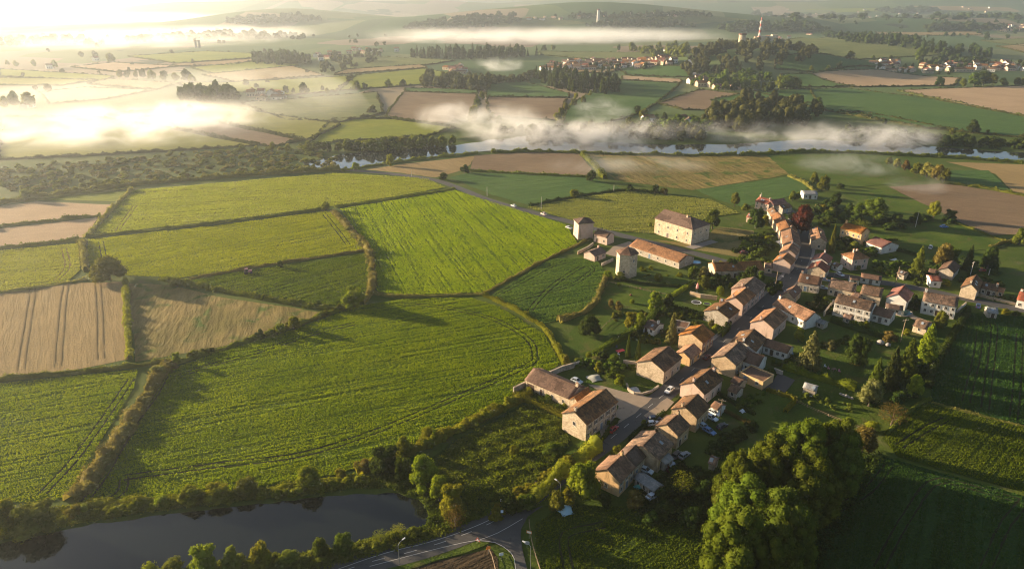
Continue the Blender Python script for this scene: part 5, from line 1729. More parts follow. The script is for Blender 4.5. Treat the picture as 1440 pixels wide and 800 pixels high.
# ------------------------------------------------------------------ trees by name
TR = [
    (497, 434, 402, 40, 'near', 'bright', 'round bright green tree at the corner of the wide and large fields'),
    (150, 391, 359, 56, 'near', 'olive', 'broad dark rounded tree at the corner of the tan field'),
    (434, 694, 651, 48, 'near', 'bright', 'round dense tree on the pond bank below the large field'),
    (345, 697, 667, 42, 'near', 'olive', 'feathery shrub tree on the pond bank left of the dense round one'),
    (305, 706, 674, 42, 'near', 'yellow', 'yellow tree on the pond bank, the brightest there'),
    (268, 712, 678, 40, 'near', 'bright', 'green tree on the pond bank left of the yellow one'),
    (225, 712, 693, 26, 'bush', 'bright', 'low shrub on the pond bank near the golden hedge'),
    (187, 712, 700, 15, 'bush', 'yellow', 'small yellow shrub left of the low one on the pond bank'),
    (48, 755, 696, 74, 'near', 'olive', 'large tree on the pond bank near the left edge'),
    (4, 752, 698, 54, 'near', 'bright', 'bright tree cut by the left edge above the pond'),
    (103, 722, 706, 26, 'bush', 'yellow', 'yellow shrub at the foot of the golden hedge'),
    (118, 724, 707, 14, 'bush', 'bright', 'small lime green shrub next to the yellow one by the golden hedge'),
    (286, 812, 760, 46, 'near', 'bright', 'tallest tree on the lower pond shore'),
    (325, 812, 766, 32, 'near', 'olive', 'olive tree on the lower shore right of the tallest'),
    (366, 812, 758, 42, 'near', 'yellow', 'broad yellow green tree on the lower shore'),
    (405, 800, 768, 34, 'near', 'olive', 'dull tree on the lower shore right of the yellow green one'),
    (243, 812, 779, 34, 'bush', 'olive', 'pale olive shrub on the lower shore'),
    (205, 815, 789, 48, 'bush', 'bright', 'flat bright shrub at the bottom edge of the shore'),
    (450, 796, 752, 30, 'near', 'green', 'left of the two dark green trees where the shore meets the lane'),
    (482, 788, 745, 38, 'near', 'green', 'right of the two dark green trees where the shore meets the lane'),
    (541, 668, 622, 52, 'near', 'dark', 'big dark tree at the top right corner of the pond'),
    (510, 664, 643, 28, 'bush', 'brown', 'reddish brown shrub left of the big dark tree'),
    (478, 672, 656, 16, 'bush', 'yellow', 'small yellow shrub left of the reddish one'),
    (567, 640, 611, 26, 'near', 'bright', 'pale rounded tree at the end of the yellow hedge'),
    (601, 617, 599, 17, 'col', 'bright', 'ball shaped green bush in the yellow hedge'),
    (566, 680, 640, 30, 'near', 'green', 'slim tree below the big dark one'),
    (596, 690, 636, 50, 'near', 'bright', 'leafy tree on the left edge of the weedy plot'),
    (618, 725, 664, 38, 'near', 'bright', 'sunlit tree above the right end of the pond'),
    (636, 742, 676, 44, 'near', 'yellow', 'tall yellow green tree at the right end of the pond'),
    (640, 748, 706, 34, 'open', 'brown', 'thin brown shrub in front of the yellow green tree'),
    (560, 757, 734, 22, 'open', 'yellow', 'wispy yellow shrub on the pond edge by the lane'),
    (535, 768, 742, 26, 'open', 'olive', 'wispy olive shrub on the pond edge by the lane'),
    (723, 641, 625, 18, 'bush', 'bright', 'round bush standing alone in the weedy plot'),
    (778, 640, 616, 32, 'bush', 'green', 'dark bush at the edge of the weedy plot near the long house'),
    (800, 655, 638, 24, 'bush', 'yellow', 'yellow bush where the weedy plot meets the lane'),
    (716, 733, 690, 30, 'bush', 'dark', 'dark bush behind the white road sign'),
    (738, 718, 689, 34, 'bush', 'green', 'green bush beside the lane above the junction'),
    (822, 702, 644, 52, 'near', 'bright', 'bright round tree beside the lowest house of the street'),
    (784, 722, 689, 30, 'bush', 'olive', 'olive bush right of the lane above the junction'),
    (800, 714, 683, 24, 'bush', 'yellow', 'yellow tipped bush right of the lane'),
    (867, 643, 624, 20, 'near', 'bright', 'small round tree behind the roof of the lowest house'),
    (829, 473, 442, 38, 'near', 'dark', 'dark round tree alone in the meadow'),
    (871, 442, 422, 14, 'bush', 'brown', 'brown bush on the meadow line right of the dark round tree'),
    (859, 432, 420, 8, 'col', 'brown', 'small reddish upright shrub in the meadow'),
    (889, 427, 420, 7, 'col', 'bright', 'tiny round clipped shrub in the upper meadow'),
    (870, 402, 397, 5, 'col', 'bright', 'tiny round shrub near the polygonal tower'),
    (922, 436, 409, 26, 'near', 'bright', 'bright yellow green tree at the end of the long clipped hedge'),
    (941, 438, 412, 18, 'near', 'dark', 'dark tree right behind the bright one at the hedge end'),
    (888, 462, 437, 24, 'near', 'yellow', 'loose yellow tree in the middle of the meadow'),
    (900, 466, 439, 24, 'near', 'bright', 'second loose tree right of the yellow one in the meadow'),
    (855, 392, 380, 14, 'bush', 'bright', 'bright bush left of the polygonal tower'),
    (872, 394, 382, 20, 'bush', 'olive', 'olive bush at the foot of the polygonal tower'),
    (926, 396, 384, 11, 'col', 'bright', 'clipped bright bush on the lawn below the long barn'),
    (884, 502, 469, 10, 'cone', 'green', 'left of the two pointed cypresses'),
    (898, 505, 474, 13, 'cone', 'green', 'right of the two pointed cypresses'),
    (864, 511, 497, 15, 'col', 'green', 'round topiary ball near the red garden table'),
    (872, 543, 525, 18, 'near', 'bright', 'small bright tree on the lawn by the round garden'),
    (842, 525, 508, 14, 'near', 'yellow', 'small yellow tree above the barn lawn'),
    (862, 522, 512, 26, 'bush', 'green', 'wide green bush above the round garden'),
    (838, 508, 500, 16, 'col', 'pale', 'grey green domed bush beside the clipped hedge'),
    (828, 504, 494, 9, 'col', 'bright', 'small upright bush left of the grey dome'),
    (848, 505, 491, 16, 'bush', 'dark', 'dark bush right of the grey dome'),
    (796, 520, 497, 14, 'near', 'yellow', 'yellow tree at the corner of the large field'),
    (812, 512, 501, 14, 'bush', 'olive', 'olive bush beside the yellow corner tree'),
    (740, 545, 535, 10, 'bush', 'bright', 'small clipped tree at the end of the long barn'),
    (772, 562, 553, 14, 'bush', 'green', 'flowering bush in front of the long barn'),
    (793, 565, 554, 14, 'bush', 'bright', 'bright bush in front of the barn end'),
    (796, 572, 562, 12, 'bush', 'yellow', 'yellow bush beside the gable of the long house'),
    (946, 482, 438, 22, 'cone', 'pale', 'pale drooping conifer above the stone house'),
    (937, 473, 462, 12, 'bush', 'brown', 'rusty bush below the pale conifer'),
    (1003, 326, 293, 24, 'near', 'green', 'round tree at the right end of the big stone building'),
    (915, 325, 313, 6, 'bush', 'green', 'dark bush at the left corner of the big stone building'),
    (940, 337, 312, 5, 'col', 'dark', 'slim cypress against the wall of the big stone building'),
    (975, 392, 372, 18, 'bush', 'green', 'egg shaped bush near the little blue pool'),
    (989, 393, 375, 18, 'bush', 'pale', 'grey green bush right of the egg shaped one'),
    (990, 408, 386, 20, 'near', 'olive', 'olive tree behind the folded parasol'),
    (1014, 398, 366, 14, 'near', 'yellow', 'yellow weeping tree in front of the wide farmhouse'),
    (1029, 400, 362, 20, 'near', 'dark', 'dark tree beside the yellow weeping one'),
    (1056, 405, 372, 30, 'near', 'dark', 'large dark tree between the wide farmhouse and the pink row'),
    (1013, 416, 402, 11, 'col', 'bright', 'bright clipped cone behind the pink row'),
    (1028, 406, 397, 9, 'bush', 'bright', 'small bright bush behind the pink row'),
    (1000, 462, 448, 12, 'bush', 'pale', 'pale shrub behind the dark clipped hedge'),
    (1008, 466, 454, 14, 'bush', 'yellow', 'yellow shrub at the corner of the dark clipped hedge'),
    (1130, 330, 287, 40, 'near', 'copper', 'large copper red tree at the top of the street'),
    (1113, 318, 298, 12, 'bush', 'green', 'green bush left of the copper tree'),
    (1065, 322, 292, 26, 'near', 'dark', 'dark tree below the sunlit farmhouse'),
    (1076, 320, 302, 14, 'bush', 'yellow', 'yellow bush right of the dark tree below the farmhouse'),
    (1034, 292, 270, 17, 'near', 'olive', 'hazy tree left of the sunlit farmhouse'),
    (1049, 298, 285, 14, 'bush', 'olive', 'low bush between the hazy tree and the farmhouse'),
    (1115, 288, 268, 12, 'near', 'olive', 'olive tree behind the dark red farm building'),
    (1122, 290, 270, 10, 'near', 'yellow', 'yellow tree beside the far white shed'),
    (1146, 270, 242, 13, 'mid', 'olive', 'left of the two tall hazy trees on the meadow line'),
    (1159, 270, 246, 18, 'mid', 'olive', 'right of the two tall hazy trees on the meadow line'),
    (1182, 266, 257, 13, 'mid', 'dark', 'round tree right of the two tall hazy ones'),
    (1176, 306, 269, 18, 'near', 'dark', 'tall dark tree behind the copper tree'),
    (1157, 301, 287, 14, 'bush', 'yellow', 'yellow bush left of the tall dark tree'),
    (1169, 305, 291, 18, 'bush', 'olive', 'flat topped bush below the tall dark tree'),
    (1165, 316, 302, 26, 'bush', 'dark', 'dark bush right of the copper tree'),
    (1208, 308, 285, 24, 'near', 'green', 'green tree left of the broad crowned one'),
    (1232, 314, 277, 44, 'near', 'green', 'broad crowned tree behind the orange house'),
    (1212, 322, 308, 26, 'open', 'olive', 'thin olive shrub behind the orange house'),
    (1262, 319, 300, 22, 'bush', 'dark', 'dark bush at the left end of the paddock hedge'),
    (1288, 319, 298, 18, 'bush', 'dark', 'dark bush beside the leaning pole'),
    (1315, 308, 282, 22, 'near', 'yellow', 'golden oak at the corner of the brown field'),
    (1337, 311, 294, 20, 'near', 'dark', 'dark round tree right of the golden oak'),
    (1436, 345, 320, 20, 'near', 'olive', 'olive tree cut by the right edge by the brown field'),
    (1172, 356, 314, 14, 'cone', 'olive', 'pale pointed conifer beside the tiled pair of houses'),
    (1192, 345, 332, 20, 'bush', 'dark', 'dark bush in front of the orange house'),
    (1205, 352, 338, 26, 'bush', 'olive', 'wide bush below the orange house'),
    (1225, 358, 346, 22, 'bush', 'green', 'green bush in front of the low white barn'),
    (1206, 380, 372, 12, 'bush', 'bright', 'bright bush at the foot of the hip roofed house'),
    (1236, 382, 374, 14, 'bush', 'bright', 'bright bush above the white garages'),
    (1252, 386, 376, 16, 'bush', 'yellow', 'yellow bush right of the white garages'),
    (1270, 386, 376, 16, 'bush', 'bright', 'bright bush beside the wooden pole behind the garages'),
    (1293, 392, 344, 30, 'cone', 'olive', 'tall spreading cedar behind the white two storey house'),
    (1328, 378, 341, 30, 'near', 'brown', 'brownish tree right of the cedar'),
    (1340, 376, 346, 24, 'near', 'green', 'green tree merging with the brownish one'),
    (1364, 380, 342, 18, 'cone', 'conifer', 'dark pointed spruce behind the stone cottage'),
    (1393, 384, 345, 28, 'near', 'dark', 'dark round tree at the edge of the paddock'),
    (1330, 402, 392, 16, 'bush', 'yellow', 'yellow climber on the white outhouse'),
    (1416, 441, 433, 15, 'bush', 'yellow', 'yellow bush right of the small wooden shed'),
    (1430, 444, 436, 12, 'bush', 'dark', 'dark bush right of the yellow one by the shed'),
    (1142, 520, 462, 44, 'cone', 'pale', 'large pale grey green conifer in the back gardens'),
    (1124, 484, 460, 18, 'near', 'yellow', 'yellow bamboo like shrub behind the long tiled house'),
    (1168, 492, 476, 18, 'bush', 'pale', 'grey dome shrub on the lawn right of the pale conifer'),
    (1207, 516, 470, 38, 'near', 'dark', 'dark round oak in the back gardens'),
    (1203, 514, 502, 14, 'bush', 'brown', 'orange leaved bush under the dark oak'),
    (1178, 456, 448, 10, 'bush', 'dark', 'dark bush under the tall white backed house'),
    (1200, 458, 449, 14, 'bush', 'bright', 'bright bush in front of the tall white backed house'),
    (1216, 460, 450, 14, 'bush', 'yellow', 'yellow bush at the corner of the tall white backed house'),
    (1252, 476, 464, 22, 'bush', 'brown', 'brown shrub left of the crossed pole'),
    (1275, 473, 462, 14, 'bush', 'bright', 'bright bush right of the crossed pole'),
    (1247, 483, 472, 12, 'bush', 'brown', 'rusty shrub between the two garden boulders'),
    (1324, 468, 436, 22, 'near', 'olive', 'olive tree in front of the white two storey house'),
    (1306, 512, 452, 40, 'cone', 'bright', 'tallest yellow green conifer of the garden row'),
    (1280, 530, 472, 38, 'cone', 'green', 'second conifer from the right in the garden row'),
    (1257, 545, 484, 34, 'cone', 'conifer', 'third conifer from the right in the garden row'),
    (1234, 550, 500, 28, 'cone', 'green', 'leftmost conifer of the garden row'),
    (1288, 562, 526, 28, 'near', 'bright', 'bright round tree at the end of the conifer row'),
    (1226, 574, 531, 40, 'near', 'pale', 'broad grey green tree beside the tall leafy hedge'),
    (1257, 602, 564, 42, 'open', 'brown', 'thin brown shrub at the corner of the right hand field'),
    (1226, 606, 588, 24, 'bush', 'yellow', 'yellow bush under the thin brown shrub'),
    (960, 700, 660, 36, 'open', 'bright', 'spiky yellow green bush in the dark garden'),
    (894, 718, 688, 30, 'bush', 'brown', 'brownish bush in front of the lowest house'),
    (850, 712, 690, 24, 'bush', 'dark', 'dark bush at the foot of the lowest gable'),
    (935, 724, 700, 36, 'bush', 'dark', 'dark bush at the edge of the bottom field'),
    (915, 738, 716, 30, 'bush', 'dark', 'low dark bush in front of the bottom field edge'),
    (975, 745, 708, 38, 'near', 'dark', 'dark tree left of the big grove'),
    (990, 705, 672, 30, 'bush', 'dark', 'shaded bush between the dark garden and the grove'),
    (940, 668, 655, 10, 'bush', 'copper', 'small red bush in the dark garden'),
    (905, 600, 588, 10, 'bush', 'bright', 'bush at the end of the dark street hedge'),
    (1040, 575, 566, 14, 'bush', 'green', 'small tree behind the brown garden hedge'),
    (855, 600, 590, 8, 'bush', 'bright', 'clump of plants at the foot of the long house'),
    (1310, 440, 432, 12, 'bush', 'yellow', 'yellow bush at the right end of the white two storey house'),
    (1270, 428, 418, 12, 'bush', 'dark', 'dark shrub between the white gabled and two storey houses'),
    (1150, 425, 412, 14, 'bush', 'dark', 'dark shrub in the garden below the crossroads corner house'),
    (1162, 430, 416, 16, 'bush', 'green', 'green shrub in the garden below the long cream house'),
    (1142, 435, 422, 12, 'bush', 'pale', 'grey shrub behind the long tiled house'),
    (1098, 412, 395, 8, 'bush', 'green', 'narrow green tree by the pole at the crossroads'),
    (1070, 398, 380, 14, 'near', 'green', 'small tree above the upper terrace house'),
    (1385, 392, 384, 14, 'bush', 'green', 'bush behind the wing of the stone cottage'),
    (1058, 345, 335, 14, 'bush', 'yellow', 'yellow bush among the clipped hedges left of the upper street'),
    (1048, 350, 336, 16, 'bush', 'bright', 'round bright bush at the edge of the dry grass'),
    (1080, 340, 330, 12, 'bush', 'bright', 'bright bush beside the long roofed house'),
    (1070, 360, 348, 14, 'bush', 'green', 'green bush above the corner pink house'),
    (1082, 352, 338, 16, 'bush', 'dark', 'dark bush behind the upper pink house'),
    (240, 516, 506, 20, 'bush', 'pale', 'pale bush at the top of the golden diagonal hedge'),
    (222, 532, 512, 22, 'bush', 'straw', 'straw coloured bush in the golden diagonal hedge'),
    (248, 512, 494, 15, 'near', 'bright', 'upright green bush at the corner of the large field'),
    (272, 502, 490, 15, 'bush', 'bright', 'bright bush right of the upright one on the stubble hedge'),
    (298, 496, 488, 9, 'bush', 'dark', 'small dark bush on the stubble hedge'),
    (365, 478, 462, 14, 'bush', 'dark', 'dark bush on the stubble hedge, left of a cluster of four'),
    (379, 474, 461, 16, 'bush', 'olive', 'second bush of the cluster of four on the stubble hedge'),
    (394, 470, 454, 16, 'bush', 'bright', 'third bush of the cluster of four on the stubble hedge'),
    (413, 464, 443, 24, 'near', 'bright', 'tallest tree of the cluster of four on the stubble hedge'),
    (248, 404, 389, 22, 'bush', 'olive', 'rounded bush in the hedge right of the broad dark tree'),
    (394, 377, 366, 11, 'bush', 'dark', 'small dark bush on the thin pale hedge'),
    (447, 432, 421, 14, 'bush', 'green', 'bush where the stubble hedge meets the large field'),
    (458, 296, 282, 14, 'bush', 'olive', 'rounded bush at the end of the long thin hedge'),
    (33, 282, 266, 20, 'mid', 'olive', 'hazy round tree above the pink fields'),
    (548, 236, 216, 14, 'mid', 'yellow', 'golden tree on the near river bank'),
    (500, 240, 228, 14, 'mid', 'bright', 'low tree at the left end of the river'),
    (623, 254, 243, 16, 'bush', 'dark', 'dark bush at the bend of the field road'),
    (653, 244, 231, 14, 'bush', 'dark', 'dark bush on the river field corner'),
    (832, 255, 238, 16, 'bush', 'dark', 'dark bush at the foot of the short thick hedge'),
    (808, 278, 266, 16, 'bush', 'bright', 'round bush on the hedge above the drilled field'),
    (886, 270, 258, 14, 'bush', 'dark', 'dark round bush on the tan field hedge'),
    (921, 272, 258, 14, 'bush', 'dark', 'left one of two bushes on the tan field hedge'),
    (934, 273, 264, 14, 'bush', 'brown', 'right one of two bushes on the tan field hedge'),
]
for t in TR:
    x, yb, yt, w, kind, leaf, lab = t
    tree(x, yb, yt, w, kind, leaf, lab)

# the big grove in the lower right: tall broad trees standing close
GROVE = [(1035, 838, 700, 105, 'green', 'bottom left tree of the big grove, cut by the lower edge'), (1052, 775, 662, 100, 'green', 'left tree of the big grove'), (1040, 730, 632, 70, 'bright', 'bright tree on the upper left rim of the big grove'),
         (1098, 800, 676, 100, 'dark', 'shaded tree in the middle of the big grove'), (1088, 720, 606, 92, 'bright', 'sunlit tree at the top left of the big grove'), (1130, 690, 580, 92, 'green', 'tree at the top of the big grove'),
         (1140, 745, 628, 100, 'green', 'tree in the centre right of the big grove'), (1178, 680, 584, 74, 'olive', 'tree at the upper right of the big grove'), (1184, 722, 610, 66, 'dark', 'dark tree on the right side of the big grove'),
         (1216, 640, 598, 40, 'brown', 'smaller brown tree at the right end of the big grove'), (1090, 850, 730, 90, 'dark', 'dark tree at the bottom of the big grove'), (1030, 860, 770, 80, 'olive', 'lowest tree of the big grove, almost out of the frame'),
         (1010, 960, 815, 120, 'green', 'added unseen shade tree below the frame, left'), (1090, 960, 820, 120, 'green', 'added unseen shade tree below the frame, right')]  # unseen trees below the frame, added to shade the lower right
for x, yb, yt, w, leaf, lab in GROVE:
    leaf = {'dark': 'green', 'green': 'grove', 'bright': 'grove', 'olive': 'grove'}.get(leaf, leaf)
    tree(x, yb, yt - 3, w * 1.12, 'big' if w > 60 else 'near', leaf, lab, 'trees of the big grove')


# ------------------------------------------------------------------ tree rows and far trees one can tell apart
def row(items, kind, leaf, phrase, hpx, wf=0.9):
    items = sorted(items)
    ords = ['first', 'second', 'third', 'fourth', 'fifth', 'sixth', 'seventh', 'eighth', 'ninth', 'tenth', 'eleventh', 'twelfth', 'thirteenth', 'fourteenth', 'fifteenth', 'sixteenth', 'seventeenth', 'eighteenth']
    for k, it in enumerate(items):
        x, yb = it[0], it[1]
        hp = it[2] if len(it) > 2 else hpx
        rs = random.Random(int(x * 10))
        lf = leaf if isinstance(leaf, str) else leaf[k % len(leaf)]
        tree(x, yb, yb - hp, hp * wf * rs.uniform(0.9, 1.25), kind, lf, '%s tree from the left %s' % (ords[k], phrase), 'trees ' + phrase)


row([(432, 212, 14), (446, 213, 15), (460, 214, 16), (476, 214, 15), (490, 213, 17), (503, 213, 15), (520, 213, 18), (540, 211, 20), (552, 210, 17), (566, 208, 17), (580, 206, 16), (594, 206, 18), (608, 205, 15), (622, 204, 14)], 'mid', ['olive', 'green', 'dark'], 'in the row on the far bank of the river', 17)
row([(168, 110, 13), (178, 110, 12), (190, 110, 11), (200, 110, 13), (213, 112, 15), (230, 113, 14), (246, 114, 12), (262, 115, 18), (270, 116, 12)], 'far', ['olive', 'dark'], 'in the hazy row on the far left', 14)
row([(22, 94, 9), (47, 94, 10), (75, 96, 12), (155, 88, 14), (10, 92, 8)], 'far', ['olive'], 'standing in the mist at the far left', 12)
row([(18, 150, 22), (38, 152, 24), (4, 152, 18)], 'far', ['olive', 'dark'], 'in the misty clump at the left edge', 18)
row([(501, 127, 14), (513, 126, 10), (546, 124, 13), (566, 122, 11)], 'far', ['olive', 'dark'], 'on the field line left of the middle wood', 12)
row([(402, 132, 12), (412, 132, 9), (427, 132, 16), (460, 132, 9)], 'far', ['dark', 'olive'], 'beside the little white hamlet', 12)
row([(870, 72, 9), (765, 72, 9), (778, 71, 8), (900, 73, 8), (913, 74, 10), (920, 75, 6)], 'far', ['dark', 'olive'], 'on the meadow above the distant village', 9)
row([(1075, 80, 9), (1180, 98, 12), (1165, 100, 8), (1141, 101, 8), (1196, 84, 13), (1295, 86, 18), (1228, 84, 6), (1253, 86, 8), (1263, 88, 7)], 'far', ['dark', 'olive', 'green'], 'on the slope above the right hand village', 10)
row([(1322, 122, 15), (1372, 122, 20), (1385, 121, 22), (1397, 120, 17), (1355, 122, 12), (1412, 121, 12), (1432, 121, 12), (1440, 121, 13)], 'mid', ['dark', 'olive', 'green'], 'between the two big tan fields', 16)
row([(1370, 188, 20), (1244, 176, 9), (1340, 190, 10), (1389, 188, 6)], 'mid', ['dark', 'olive'], 'along the far river bank on the right', 14)
row([(1146, 156, 18), (1155, 158, 12), (1152, 150, 14)], 'mid', ['dark', 'green'], 'at the right end of the river wood', 15)
row([(1008, 128, 9), (1020, 128, 14), (1034, 128, 16), (1048, 128, 18), (1062, 128, 16), (1075, 129, 14), (1082, 131, 18)], 'mid', ['bright', 'olive', 'dark', 'green'], 'in the row behind the small white hamlet', 15)
row([(1096, 126, 20), (1108, 127, 22), (1119, 127, 20)], 'mid', ['olive', 'green'], 'in the round clump right of the white hamlet', 20)
row([(897, 160, 12), (905, 168, 16), (885, 178, 14), (876, 182, 10), (924, 172, 12), (935, 172, 14)], 'mid', ['olive', 'green', 'dark'], 'around the river cottage', 13)
row([(810, 140, 10), (820, 146, 12), (806, 150, 12), (796, 156, 12), (789, 164, 13), (784, 172, 14), (830, 136, 9)], 'mid', ['yellow', 'olive'], 'in the line running down to the river', 12)
row([(678, 140, 12), (672, 150, 12), (668, 160, 13), (664, 171, 22), (692, 172, 14), (702, 174, 12)], 'mid', ['olive', 'yellow', 'green'], 'along the field line above the river mist', 14)
row([(1250, 232, 12), (1262, 236, 14), (1275, 240, 15), (1290, 246, 18), (1305, 250, 22), (1320, 254, 24), (1328, 256, 20)], 'mid', ['olive', 'straw', 'brown'], 'in the misty row right of the meadow', 16)
row([(340, 213, 10), (382, 213, 14), (404, 214, 12), (360, 212, 8)], 'mid', ['olive', 'yellow'], 'on the scrubland left of the river', 11)


# ------------------------------------------------------------------ woods that read as one mass
def inside(poly, x, y):
    c = False
    j = len(poly) - 1
    for i in range(len(poly)):
        if (poly[i][1] > y) != (poly[j][1] > y) and x < (poly[j][0] - poly[i][0]) * (y - poly[i][1]) / (poly[j][1] - poly[i][1]) + poly[i][0]:
            c = not c
        j = i
    return c


def template_arrays(me):
    v = np.empty(len(me.vertices) * 3, np.float32)
    me.vertices.foreach_get('co', v)
    q = np.array([tuple(f.vertices) for f in me.polygons if len(f.vertices) == 4])
    t = np.array([tuple(f.vertices) for f in me.polygons if len(f.vertices) == 3])
    return v.reshape(-1, 3), q, (t if len(t) else np.zeros((0, 3), int))


FAR_TPL = [template_arrays(crown_round(1400 + k, 7, 13, 0.19, 0.0, 1.0, 0.32, (0.22, 0.32), 0.94)) for k in range(5)]
CONE_TPL = [template_arrays(crown_cone(1500 + k, 150, 0.17)) for k in range(3)]


def wood(label, pix, n, hm, wm, leaf, cone=0.0, name='wood', seed=1):
    rg = np.random.default_rng(seed * 17 + len(pix))
    poly = [G(x, y) for x, y in pix]
    pl = [(p.x, p.y) for p in poly]
    x0, x1 = min(p[0] for p in pl), max(p[0] for p in pl)
    y0, y1 = min(p[1] for p in pl), max(p[1] for p in pl)
    V, Q, T, nv, got, tries = [], [], [], 0, 0, 0
    while got < n and tries < n * 60:
        tries += 1
        x, y = rg.uniform(x0, x1), rg.uniform(y0, y1)
        if not inside(pl, x, y):
            continue
        is_c = rg.random() < cone
        tp = CONE_TPL[got % 3] if is_c else FAR_TPL[got % 5]
        v, q, t = tp
        s = rg.uniform(0.6, 1.3)
        a = rg.uniform(0, 6.28)
        hh = hm * s * rg.uniform(0.85, 1.15)
        ww = wm * s * (0.7 if is_c else 1.0)
        vx = (v[:, 0] * math.cos(a) - v[:, 1] * math.sin(a)) * ww + x
        vy = (v[:, 0] * math.sin(a) + v[:, 1] * math.cos(a)) * ww + y
        vz = v[:, 2] * hh + hzf(x, y) - 0.2
        V.append(np.stack([vx, vy, vz], 1))
        if len(q):
            Q.append(q + nv)
        if len(t):
            T.append(t + nv)
        nv += len(v)
        got += 1
    if not V:
        return None
    fs = [np.concatenate(Q)] + ([np.concatenate(T)] if T else [])
    me = np_mesh(name, np.concatenate(V), fs, LEAF[leaf])
    o = link(name, me)
    tag(o, label, 'wood', kind='stuff')
    return o


wood('broadleaf river wood above the misty water', [(985, 182), (990, 168), (1010, 158), (1050, 148), (1100, 146), (1150, 152), (1160, 172), (1120, 182), (1040, 186)], 95, 14, 13, 'wood', 0, seed=1)
wood('dark conifer wood below the distant village', [(748, 112), (765, 106), (800, 108), (850, 116), (872, 124), (868, 134), (830, 134), (790, 128), (755, 118)], 110, 17, 11, 'dark', 0.6, seed=2)
wood('mixed wood left of the conifers', [(590, 122), (600, 117), (650, 118), (690, 116), (688, 128), (672, 130), (620, 124)], 60, 14, 13, 'wood', 0.1, seed=3)
wood('hedge wood linking the mixed wood to the conifers', [(690, 116), (750, 108), (752, 114), (692, 120)], 26, 10, 11, 'wood', 0, seed=4)
wood('long conifer belt across the middle distance', [(578, 79), (640, 78), (755, 76), (760, 80), (680, 84), (580, 83)], 110, 18, 13, 'dark', 0.6, seed=5)
wood('wood at the left end of the conifer belt', [(356, 88), (380, 84), (430, 82), (442, 90), (400, 93), (360, 92)], 60, 16, 14, 'dark', 0.3, seed=6)
wood('scattered trees beside the belt hamlet', [(440, 92), (480, 76), (520, 75), (560, 78), (470, 104), (456, 108)], 40, 10, 11, 'wood', 0, seed=7)
wood('dark copse on the left beyond the mist', [(252, 142), (262, 134), (300, 132), (332, 133), (336, 140), (290, 144)], 46, 12, 12, 'dark', 0, seed=8)
wood('wooded hill below the striped mast', [(958, 98), (975, 78), (1010, 66), (1060, 62), (1110, 68), (1152, 78), (1130, 92), (1080, 100), (1040, 108), (1000, 110), (965, 108)], 300, 13, 13, 'wood', 0.08, seed=9)
wood('lower edge of the wooded hill', [(962, 120), (1000, 112), (1060, 108), (1090, 110), (1085, 118), (1000, 126)], 60, 11, 11, 'green', 0, seed=10)
wood('dark wooded ridge behind the mast', [(1010, 40), (1060, 34), (1120, 34), (1160, 42), (1165, 47), (1090, 46), (1020, 47)], 170, 15, 20, 'dark', 0.1, seed=11)
wood('wooded end of the long ridge', [(560, 42), (600, 33), (660, 26), (720, 25), (730, 33), (680, 40), (600, 44)], 150, 15, 22, 'dark', 0, seed=12)
wood('trees along the crest of the long ridge', [(780, 24), (900, 23), (1000, 23), (1000, 26), (880, 28), (780, 28)], 90, 13, 18, 'dark', 0.1, seed=13)
wood('dark wooded flank under the pale tower', [(830, 36), (900, 30), (960, 34), (980, 40), (880, 42), (820, 40)], 90, 13, 18, 'dark', 0, seed=14)
wood('long wood above the right hand village', [(1180, 56), (1260, 58), (1300, 64), (1380, 76), (1400, 82), (1330, 80), (1250, 66), (1190, 60)], 200, 15, 14, 'dark', 0.25, seed=15)
wood('hedgerow trees behind the mast', [(1155, 48), (1200, 52), (1205, 56), (1160, 53)], 40, 12, 13, 'dark', 0, seed=16)
wood('dark wooded rise at the far left', [(318, 32), (360, 27), (430, 25), (450, 30), (400, 34), (330, 35)], 130, 15, 24, 'dark', 0, seed=17)
wood('hazy tree line below the far left rise', [(170, 58), (260, 51), (330, 50), (425, 50), (428, 56), (300, 57), (180, 62)], 110, 14, 20, 'wood', 0, seed=18)
wood('faint tree line in the mist at the left', [(0, 56), (80, 54), (150, 60), (140, 66), (60, 64), (0, 66)], 70, 14, 20, 'wood', 0, seed=19)
wood('far dark wood on the right skyline', [(1300, 40), (1360, 38), (1415, 40), (1410, 44), (1310, 45)], 90, 15, 22, 'dark', 0.1, seed=20)
wood('dark wood on the far right hills', [(1310, 22), (1380, 20), (1440, 24), (1440, 29), (1360, 28), (1310, 28)], 120, 18, 32, 'dark', 0, seed=21)
wood('pale far woods on the right', [(1230, 16), (1300, 13), (1320, 17), (1260, 20)], 80, 18, 40, 'dark', 0, seed=22)
wood('bushy wood behind the right hand village', [(1290, 92), (1330, 84), (1380, 84), (1400, 90), (1370, 94), (1310, 96)], 46, 9, 11, 'dark', 0, seed=23)
wood('river bank thicket on the right', [(1165, 192), (1210, 186), (1260, 190), (1340, 196), (1440, 206), (1440, 212), (1330, 206), (1200, 198)], 80, 6, 9, 'dark', 0, seed=24)
wood('river bank thicket in the middle', [(700, 188), (740, 182), (800, 186), (900, 188), (985, 188), (1000, 198), (900, 198), (800, 193), (740, 190)], 90, 8, 10, 'wood', 0, seed=25)
wood('low river thicket under the cottage', [(900, 176), (960, 172), (1000, 174), (1000, 184), (930, 186), (890, 184)], 50, 7, 9, 'green', 0, seed=26)
SCRUB = [(-30, 262), (0, 236), (150, 226), (300, 213), (420, 207), (470, 220), (478, 236), (400, 243), (300, 249), (180, 259), (60, 276)]
wood('olive scrub covering the slope left of the river', SCRUB, 210, 2.6, 5.5, 'olive', 0, name='scrub', seed=27)
wood('golden scrub mixed into the slope left of the river', SCRUB, 230, 2.0, 5.0, 'straw', 0, name='scrub', seed=33)
